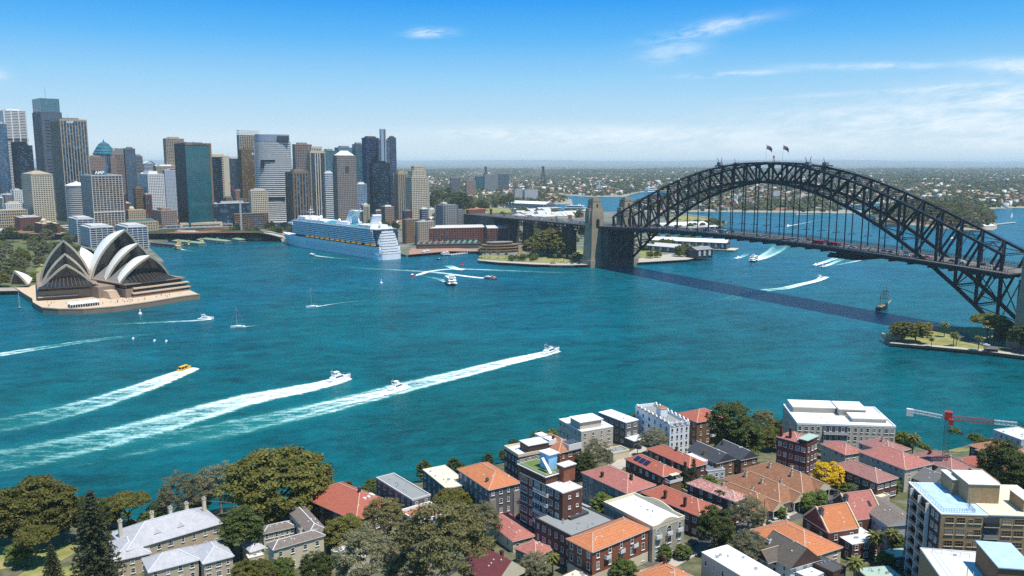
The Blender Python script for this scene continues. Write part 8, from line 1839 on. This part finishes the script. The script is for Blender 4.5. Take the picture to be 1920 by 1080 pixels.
o = thing('marquee', 'white peaked marquee on the finger wharf in the far bay', 'tent', at(931, 385, 3)); b = MB(); b.lathe([(16, 0), (9, 5), (3, 13), (.3, 19)], 8); b.build('roof', M_WHITE, o)
for i, (x, y, tx, ty, L, lb) in enumerate(((1075, 397, 1050, 396.5, 75, 'large white passenger ferry moored behind the stone pylons'), (800, 477.5, 815, 475.5, 24, 'navy launch moored at the brick quay'), (836, 478.5, 853, 476, 20, 'blue and white launch moored at the brick quay'))):
 ferry(lb, (x, y), (tx, ty), L, hull=M_BWHITE if i == 0 else M_BNAVY, B=9)
a, e = at(846, 479.5, 0), at(900, 473, 0); d = e - a; o = thing('jetty', 'pale jetty with white piles off the brick quay', 'jetty', a, math.atan2(d.y, d.x)); b = MB(); b.box(0, d.length, 0, 6, .6, 1.6); b.build('deck', M_LTGREY, o); b = MB()
for k in range(12): b.cyl((d.length * k / 11, 0, -2), (d.length * k / 11, 0, 3.6), .45, n=7)
b.build('pile', M_WHITE, o)
for lb, l, c, r_, py, Y, st, fm, gm in (('teal glass apartment block, left of a dark trio beyond the bay', 891, 893, 907, 331, 3300, 'glass', M_DKGREY, G_GRN()), ('dark apartment block, middle of a trio beyond the bay', 907, 909, 934, 328, 3250, 'grid', M_GREY, G_BLUE()), ('teal apartment block, right of a dark trio beyond the bay', 933, 935, 954, 327, 3300, 'grid', M_BLUEST, G_GRN()),
  ('brown blue apartment tower right of the red crane', 844, 846, 863, 334, 3100, 'bands', M_BROWN, G_BLUE()), ('pinkish block left of the dark trio beyond the bay', 873, 875, 892, 339, 3000, 'grid', M_PINKST, G_DARK()), ('blue apartment block beyond the finger wharf, left of two', 963, 966, 982, 356, 2850, 'grid', M_LTGREY, G_BLUE()), ('blue apartment block beyond the finger wharf, right of two', 980, 984, 1008, 357, 2830, 'grid', M_LTGREY, G_BLUE()),
  ('pale blue apartment tower on the far shore below the arch crown', 1446, 1449, 1462, 360, 2560, 'grid', M_LTGREY, G_BLUE()), ('long dark waterfront block on the far shore under the arch', 1458, 1462, 1498, 381, 2440, 'grid', M_DKGREY, G_DARK()), ('grey waterfront flats on the far shore left of the dark block', 1395, 1398, 1420, 378, 2450, 'grid', M_GREY, G_DARK()), ('cream flats on the far shore right of the dark block', 1500, 1503, 1526, 380, 2470, 'grid', M_CREAM, G_DARK())):
 tower(lb, l, c, r_, py, Y, st, fm, gm, cat='building', name='apartment_block', plant=M_GREY, base=float(ground_far(np.array(aty(c, 350, Y).x), np.array(Y))) - 4)
r = random.Random(8)
for _ in range(26): px = r.uniform(745, 1010); py = r.uniform(347, 372); Y = at(px, py, 12).y; m = (M_WHITE, M_CREAM, M_BRICK, M_GREY)[_ % 4]; tower('%s low rise block in the suburb beyond the stepped cream tower' % ('white', 'cream', 'brick', 'grey')[_ % 4], px - 3, px, px + r.uniform(7, 20), pix((0, Y, 12 + r.uniform(8, 18)))[1], Y, ('grid', 'bands')[_ % 2], m, G_DARK(), cat='building', name='suburb_block', plant=M_LTGREY, base=3, group='%s low rise blocks in the suburb beyond the stepped cream tower' % ('white', 'cream', 'brick', 'grey')[_ % 4], h=2)
for px, py, Y, lb in ((1018, 312, 4300, 'nearer concrete A shaped pylon of the far cable bridge'), (910.5, 312, 4700, 'further concrete A shaped pylon of the far cable bridge')):
 b0 = aty(px, 340, Y); zt = ztop(py, Y); o = thing('bridge_pylon', lb, 'bridge pylon', (b0.x, Y, 2)); b = MB()
 for sg in (-1, 1): b.bar((sg * 17, 0, -5), (sg * 4, 0, zt * .72), 8, 8); b.bar((sg * 4, 0, zt * .7), (sg * 3, 0, zt - 2), 7, 8)
 b.box(-15, 15, -3, 3, zt * .28, zt * .28 + 5); b.build('leg', M_DKGREY, o); b = MB()
 for k in range(7): b.bar((0, 0, zt * (.74 + .035 * k)), (60 + 24 * k, 70 + 16 * k, zt * .3), .5); b.bar((0, 0, zt * (.74 + .035 * k)), (-60 - 24 * k, -70 - 16 * k, zt * .3), .5)
 b.build('cable', M_LTGREY, o)
p = aty(1123, 360, 3600); o = thing('grain_silo', 'pale concrete silo tower with conveyor on the far dock', 'silo', (p.x, 3600, 3)); b = MB()
for k in range(3): b.cyl((k * 8 - 8, 0, -2), (k * 8 - 8, 0, 36 if k != 1 else 52), 5, n=14)
b.box(-9, 9, -4, 4, 50, 58); b.build('silo', M_LTGREY, o); b = MB(); b.bar((8, 0, 46), (120, -20, 6), 2.4); b.build('conveyor', M_LTGREY, o); b = MB(); b.box(-50, -12, -8, 10, -1, 20); b.build('shed', M_CREAM, o)
for lb, x, y, tx, ty, L, hm in (('blue hulled cargo ship with a white bridge at the far dock', 1184, 359.5, 1180, 357, 110, M_BNAVY), ('white cruise boat moored behind the left foot of the arch', 1222, 362, 1240, 361, 110, M_BWHITE)): ferry(lb, (x, y), (tx, ty), L, hull=hm, B=6.5, name='moored_ship')
o = roofed('orange roofed house among the trees of the island seen through the arch', 1800, 1803, 1824, 399, 1960, M_SAND, TILE['orange'], 'hip', base=14, rise=.5)
for lb, l, c, r_, py, Y in (('white roofed boat shed at the tip of the island', 1844, 1847, 1866, 424, 1700), ('long grey shed on the island shore', 1800, 1803, 1842, 423, 1720), ('brown sheds on the island shore seen through the arch', 1640, 1643, 1700, 412, 1820), ('stone house on the island slope', 1740, 1743, 1762, 408, 1800)): roofed(lb, l, c, r_, py, Y, M_BROWN if 'brown' in lb else M_LTGREY, M_WHITE if 'white' in lb else M_GREY, 'gable_x', a=R(12), D=14)
a, e = at(1868, 422, 0), at(1905, 418, 0); d = e - a; o = thing('jetty', 'long thin jetty at the tip of the island', 'jetty', a, math.atan2(d.y, d.x)); b = MB(); b.box(0, d.length, 0, 6, .8, 1.8); b.build('deck', M_LTGREY, o)
# ---------------------------------------------------------------- the near park under the northern end of the bridge
NP = [(1659, 643), (1668, 648), (1739, 653.5), (1800, 659), (1850, 664), (1925, 673), (2000, 684), (2100, 690), (2100, 600), (1960, 606), (1900, 612), (1840, 619), (1800, 619), (1760, 618), (1700, 622), (1672, 630), (1660, 637)]
land('north_park_ground', NP, 2.6, M_GRASS)
sheet('park_path', [(1668, 643), (1740, 649), (1850, 659), (1960, 672), (1960, 668), (1850, 655.5), (1740, 646), (1672, 640.5)], 3.0, M_PATH)
sheet('park_road', [(1800, 622), (1812, 624), (1818, 632), (1840, 640), (1900, 650), (1980, 660), (1980, 667), (1900, 657), (1846, 648), (1812, 640), (1800, 630)], 3.05, M_ASPH)
p = at(1672, 637, 2.6); o = thing('stone_wall', 'old curved sandstone wall at the tip of the park', 'wall', p, R(-15)); b = MB(); b.box(-6, 8, 0, 1.2, 0, 4.2); b.box(-6, -4.8, 0, 8, 0, 3.6); b.box(8, 9, -.4, 1.6, 0, 5); b.build('wall', M_SAND, o)
p = at(1858, 660, 2.6); o = thing('kiosk', 'small dark roofed kiosk on the park seawall', 'kiosk', p, R(-14)); b = MB(); b.box(-4, 4, -1.5, 2.5, 0, 2.8); b.build('wall', M_BROWN, o); add_roof(o, 8, 4, 2.8, 'hip', TILE['shingle'], .6, .45, None, (-4, -1.5)); b = MB(); b.box(-3.4, 3.4, -1.56, -1.5, 1, 2.2); b.build('serving_hatch', M_BLACK, o)
for c, x, y, lb in (('white', 1843, 645, 'white car parked on the park road by the wide fig'), ('white', 1850, 648, 'second white car parked on the park road'), ('red', 1905, 659, 'red car at the right end of the park road'), ('blue', 1916, 660.5, 'blue car at the right edge of the park road')): car(c, at(x, y, 3.1), R(-25), lb)
p = at(1751, 620, 2.6); o = thing('van', 'small red van parked on the lawn of the park', 'van', p, R(-20)); b = MB(); b.loft([[(x, -w, .4), (x, w, .4), (x, w, z), (x, -w, z)] for x, z, w in ((-2.4, 2.2, .9), (1.2, 2.2, .9), (1.9, 1.3, .9), (2.5, 1.1, .85))]); b.build('body', PAINT['red'], o); b = MB(); b.add([(1.25, -.8, 2.1), (1.25, .8, 2.1), (1.9, .8, 1.35), (1.9, -.8, 1.35)], [(3, 2, 1, 0)]); b.box(-.2, 1.1, -.93, .93, 1.4, 2.0); b.build('window', M_CARGL, o)
for x in (-1.5, 1.6):
 for y in (-.8, .8): put(CARWHEEL, 'wheel', o, (x, y, .32))
def ptree(kind, px, py, size, label, z=2.6, group=None, det=1, zs=1.0): return tree(kind, at(px, py, z), size, label, group, det, None, zs)
for a in (('fig', 1690, 640, 10, 'wide layered fig at the tip of the park'), ('fig', 1716, 643, 11, 'wide layered fig next to the tip of the park'), ('dark', 1683, 632, 5, 'dark small tree behind the stone wall of the park'), ('palm', 1739, 630, 12, 'palm behind the layered figs of the park'), ('palm', 1770, 632, 13, 'palm standing alone on the park lawn'), ('palm', 1746, 651, 8, 'short palm by the red van on the park edge'), ('palm', 1787, 650, 12, 'bushy palm on the middle of the park lawn'), ('palm', 1793, 648, 9, 'second bushy palm close to the first one on the lawn'), ('palm', 1834, 658, 12, 'palm by the park seawall left of the kiosk'),
   ('umbrella', 1850, 640, 14, 'wide dark fig beside the park road', 2.6, None, 1, 1.0), ('umbrella', 1870, 641, 11, 'second wide fig beside the park road'), ('palm', 1893, 656, 11, 'palm at the right of the park road'), ('dark', 1912, 660, 8, 'dark tall tree at the right edge of the park'), ('dark', 1932, 664, 9, 'dark tree cut by the right edge of the park')): ptree(*a)
for a in (('fig', 1026, 480, 27, 'great domed fig left of the stone pylons'), ('fig', 1050, 483, 19, 'right shoulder of the great domed fig mass'), ('fig', 1000, 482, 19, 'lower left fig under the great dome'), ('dark', 910, 470, 7, 'round dark tree right of the green gabled stores'), ('dark', 922, 472, 6, 'smaller dark tree before the curved hotel'), ('bush', 1080, 489, 7, 'clipped dark tree on the lawn near the pylon'), ('bush', 1092, 488, 5, 'small clipped bush closest to the pylon')): ptree(*a, z=3.5)
for i, x in enumerate((903, 909, 919, 934, 949, 1040, 1057, 1069, 1088)): ptree('palm', x, 483 + (x - 900) * .052, 11, 'slim palm along the point foreshore left of the pylons', 3.7, 'palms along the point foreshore')
r = random.Random(17)
for _ in range(13): x = r.uniform(955, 1005); ptree('bush', x, r.uniform(485, 490), r.uniform(3, 5), 'low shrub below the great domed fig', 3.7, 'shrubs below the great domed fig')
for _ in range(14): x = r.uniform(1000, 1110); c = put(SMALLCAR[('white', 'silver', 'grey', 'black')[_ % 4]], 'parked_car', None, at(x, 494.5 + r.uniform(-.6, .6), 3.8), R(10)); tag(c, '%s car parked on the foreshore of the point' % ('white', 'silver', 'grey', 'black')[_ % 4], 'car', '%s cars parked on the point foreshore' % ('white', 'silver', 'grey', 'black')[_ % 4])
for a in (('bush', 1219, 484, 6, 'round bush right of the bridge foot, left of two'), ('bush', 1233, 483, 6, 'round bush right of the bridge foot, right of two')): ptree(*a, z=3.6)
def grove(n, poly, kinds, smin, smax, label, z, group, seed, det=1):
 r = random.Random(seed); xs = [p[0] for p in poly]; ys = [p[1] for p in poly]; k = 0
 while k < n:
  x, y = r.uniform(min(xs), max(xs)), r.uniform(min(ys), max(ys))
  if not inpoly(np.array([x]), np.array([y]), poly)[0]: continue
  kd = kinds[k % len(kinds)]; tree(kd, at(x, y, z), r.uniform(smin, smax), label, group, det, None, r.uniform(.85, 1.2)); k += 1
grove(13, [(1240, 478), (1240, 487), (1308, 482), (1306, 474)], ['fig', 'bush'], 6, 8.5, 'leafy tree in the row along the shore road west of the bridge', 3.4, 'trees along the shore road west of the bridge', 2)
grove(110, [(-150, 545), (18, 540), (70, 530), (92, 512), (150, 470), (196, 468), (140, 440), (60, 425), (-150, 425)], ['fig', 'dark', 'fig', 'bush', 'palm' if False else 'grey'], 7, 13, 'rounded tree of the botanic garden left of the shell roofed building', 3.4, 'trees of the botanic garden', 3)
grove(36, [(430, 446), (440, 436), (520, 432), (575, 436), (514, 443)], ['fig', 'bush', 'dark'], 5, 9, 'leafy tree in the park between the elevated road and the ship bow', 3.2, 'trees between the elevated road and the ship', 4)
grove(34, [(812, 395), (850, 400), (905, 400), (960, 392), (950, 386), (860, 384), (815, 386)], ['fig', 'dark'], 12, 20, 'big dark tree on the hill above the approach viaduct', 10, 'trees on the hill above the viaduct', 5)
grove(120, [(680, 432), (760, 440), (870, 445), (905, 425), (840, 402), (700, 398)], ['fig', 'bush', 'dark', 'grey'], 6, 11, 'leafy tree among the old town roofs', 3.4, 'trees among the old town roofs', 6)
grove(26, [(965, 406), (1100, 410), (1098, 402), (975, 399)], ['fig', 'bush'], 7, 12, 'leafy tree among the wharf roofs behind the pylons', 3.4, 'trees among the wharf roofs behind the pylons', 7)
grove(30, [(1310, 411), (1362, 420), (1345, 425), (1300, 428), (1255, 431), (1255, 428), (1300, 422)], ['bush', 'fig'], 4, 7, 'small tree round the grassy headland behind the bridge deck', 5, 'trees round the grassy headland', 8)
grove(36, [(-120, 412), (10, 412), (190, 420), (300, 428), (300, 424), (180, 412), (10, 402), (-120, 402)], ['fig', 'dark'], 7, 11, 'street tree before the city towers at the left', 3.2, 'street trees before the city towers', 9)
grove(44, [(925, 452), (1100, 476), (1106, 436), (900, 418)], ['fig', 'dark', 'bush'], 6, 11, 'leafy tree under the approach viaduct behind the point', 3.4, 'trees under the approach viaduct', 10)
grove(30, [(1196, 470), (1240, 470), (1330, 452), (1230, 446)], ['fig', 'bush'], 5, 8, 'tree among the sheds west of the bridge foot', 3.4, 'trees among the sheds west of the bridge', 11)
# ---------------------------------------------------------------- suburb to the horizon: the nearest 300 houses and trees are things, the rest stuff
def suburb():
 rr = np.random.default_rng(12)
 def scatter(n, y0, y1, keep):
  u = rr.random(n); Y = y0 * (y1 / y0) ** (u ** .9); t = rr.uniform(-.78, .78, n); X = t * Y; Z = ground_far(X, Y)
  ok = (Z > 3.6) & (fbm(X / 260, Y / 260, 21) > keep)
  px, py = np_pix(X, Y, Z); ok &= ~((px < 960) & (py > 397)) & ~((px < 830) & (py > 362))
  return X[ok], Y[ok], Z[ok]
 X, Y, Z = scatter(30000, 1650, 12000, .52); n = len(X); isl = (np_pix(X, Y, Z)[0] > 1560) & (Y < 2080); X, Y, Z = X[~isl], Y[~isl], Z[~isl]; n = len(X)
 d = np.hypot(X, Y); o = np.argsort(d); X, Y, Z, d = X[o], Y[o], Z[o], d[o]
 w = rr.uniform(3.6, 6.8, n); l = rr.uniform(4.2, 9.5, n); h = np.where(rr.random(n) < .14, rr.uniform(9, 16, n), rr.uniform(3.2, 7, n)); ang = rr.integers(0, 6, n) * .52 + rr.normal(0, .1, n); rt = rr.choice(6, n, p=(.18, .15, .08, .30, .13, .16)); wt = rr.integers(0, 5, n)
 ca, sa = np.cos(ang), np.sin(ang)
 RM = [TILE['red'], TILE['terracotta'], TILE['orange'], M_GREY, M_WHITE, TILE['brown']]; RN = ['red', 'terracotta', 'orange', 'grey', 'white', 'brown']; WMt = [M_WHITE, M_CREAM, M_LTGREY, M_BRICK, M_TAN]; WN = ['white', 'cream', 'grey', 'brick', 'tan']
 flat = h > 8.5
 lv = np.array([(-1, -1, 0), (1, -1, 0), (1, 1, 0), (-1, 1, 0), (-1, -1, 1), (1, -1, 1), (1, 1, 1), (-1, 1, 1)], float)
 walls = [(0, 1, 5, 4), (1, 2, 6, 5), (2, 3, 7, 6), (3, 0, 4, 7)]; roofs = [(4, 5, 9, 8), (6, 7, 8, 9), (5, 6, 9, 9), (7, 4, 8, 8)]
 def verts(i):
  v = np.zeros((len(i), 10, 3)); v[:, :8, 0] = lv[None, :, 0] * l[i, None]; v[:, :8, 1] = lv[None, :, 1] * w[i, None]; v[:, :8, 2] = lv[None, :, 2] * h[i, None] - 1.5 * (1 - lv[None, :, 2])
  v[:, 4:8, :2] *= 1.04; rz = h[i] + np.where(flat[i], .3, w[i] * .55); v[:, 8, 0] = -l[i] * .55; v[:, 9, 0] = l[i] * .55; v[:, 8, 2] = v[:, 9, 2] = rz; return v
 k = min(300, n)
 V = verts(np.arange(k))
 for i in range(k):
  me = bpy.data.meshes.new('suburban_house'); me.from_pydata(V[i].tolist(), [], walls + [(4, 5, 9, 8), (6, 7, 8, 9), (5, 6, 9), (7, 4, 8)])
  me.materials.append(WMt[wt[i]]); me.materials.append(RM[rt[i]]); me.polygons.foreach_set('material_index', [0] * 4 + [1] * 4)
  ob = put(me, 'suburban_house', None, (X[i], Y[i], Z[i]), float(ang[i])); a, b = WN[wt[i]], RN[rt[i]]; hi = 'tall' if flat[i] else 'low'
  tag(ob, 'small %s %s house with a %s roof on the far shore' % (hi, a, b), 'house', '%s %s houses with %s roofs on the far shore' % (hi, a, b))
 i = np.arange(k, n); v = verts(i); x = v[..., 0] * ca[i, None] - v[..., 1] * sa[i, None] + X[i, None]; y = v[..., 0] * sa[i, None] + v[..., 1] * ca[i, None] + Y[i, None]; v = np.stack([x, y, v[..., 2] + Z[i, None]], -1)
 F = np.concatenate([np.array(walls)[None] + 10 * np.arange(len(i))[:, None, None], np.array(roofs[:2])[None] + 10 * np.arange(len(i))[:, None, None]], 1).reshape(-1, 4)
 T = (np.array([(5, 6, 9), (7, 4, 8)])[None] + 10 * np.arange(len(i))[:, None, None]).reshape(-1, 3)
 T4 = np.c_[T, T[:, 2]]
 V = v.reshape(-1, 3); mats = WMt + RM
 mi = np.concatenate([np.repeat(wt[i][:, None], 4, 1), np.repeat(rt[i][:, None] + 5, 2, 1)], 1).ravel()
 me = bpy.data.meshes.new('suburban_houses'); NF, NTt = len(F), len(T)
 me.vertices.add(len(V)); me.vertices.foreach_set('co', V.astype(np.float32).ravel()); me.loops.add(NF * 4 + NTt * 3); me.loops.foreach_set('vertex_index', np.concatenate([F.ravel(), T.ravel()]).astype(np.int32))
 me.polygons.add(NF + NTt); me.polygons.foreach_set('loop_start', np.concatenate([np.arange(NF) * 4, NF * 4 + np.arange(NTt) * 3]).astype(np.int32)); me.polygons.foreach_set('loop_total', np.concatenate([np.full(NF, 4), np.full(NTt, 3)]).astype(np.int32))
 for m in mats: me.materials.append(m)
 me.polygons.foreach_set('material_index', np.concatenate([mi, np.repeat(rt[i] + 5, 2)]).astype(np.int32)); me.update(calc_edges=True)
 tag(put(me, 'distant_suburb'), kind='stuff', label='countless tiny houses of the suburbs spreading to the horizon')
 X, Y, Z = scatter(70000, 1560, 14000, .12); d = np.hypot(X, Y); o = np.argsort(d); X, Y, Z = X[o], Y[o], Z[o]; n = len(X); s = rr.uniform(4.5, 9.5, n) * (1 + np.clip((Y - 4000) / 9000, 0, 1))
 k = min(300, n)
 for i in range(k):
  kd = ('fig', 'gum', 'bush', 'grey')[i % 4]; tree(kd, (X[i], Y[i], Z[i]), float(s[i]) * .9, '%s tree on the wooded far shore behind the bridge' % {'fig': 'olive', 'gum': 'brownish', 'bush': 'green', 'grey': 'greyish'}[kd], '%s trees on the far shore' % {'fig': 'olive', 'gum': 'brownish', 'bush': 'green', 'grey': 'greyish'}[kd], 0)
 X, Y, Z, s = X[k:], Y[k:], Z[k:], s[k:]; n = len(X); q = 16
 dirs = rr.normal(size=(n, q, 3)); dirs /= np.linalg.norm(dirs, axis=2)[..., None]; dirs[..., 2] = np.abs(dirs[..., 2])
 c = np.stack([X, Y, Z + s * .45], -1)[:, None, :] + dirs * (s[:, None, None] * np.array([1, 1, .75])) * (.6 + .4 * rr.random((n, q, 1)))
 nr = dirs + rr.normal(size=dirs.shape) * .35; nr /= np.linalg.norm(nr, axis=2)[..., None]; a = np.cross(nr, rr.normal(size=nr.shape)); a /= np.linalg.norm(a, axis=2)[..., None] + 1e-9; b = np.cross(nr, a); h_ = s[:, None, None] * .42
 V = np.stack([c - a * h_ - b * h_, c + a * h_ - b * h_, c + a * h_ + b * h_, c - a * h_ + b * h_], 2).reshape(-1, 3)
 tone = np.repeat(rr.random(n), q) * .6 + .4 * rr.random(n * q)
 me = np_mesh('distant_trees', V, np.arange(len(V)).reshape(-1, 4), leaf_mat('far_leaf', (.040, .052, .018), (.115, .120, .045), trans=.1), attr=tone)
 tag(put(me, 'distant_trees'), kind='stuff', label='countless trees between the far suburban houses')
suburb()
# ---------------------------------------------------------------- haze of the summer air
hz = bpy.data.materials.new('summer_haze'); hz.use_nodes = True; nt = hz.node_tree; nt.nodes.clear(); T = NT(nt)
vol = T.n('ShaderNodeVolumePrincipled', ins={'Color': (.74, .91, 1.0, 1), 'Density': 3.9e-5, 'Anisotropy': 0.0}); ou = T.n('ShaderNodeOutputMaterial'); nt.links.new(vol.outputs[0], ou.inputs['Volume'])
HAZE = MB().box(-70000, 70000, -4000, 95000, -6, 328).build('haze', hz); tag(HAZE, kind='stuff', label='thin blue summer haze over the harbour')
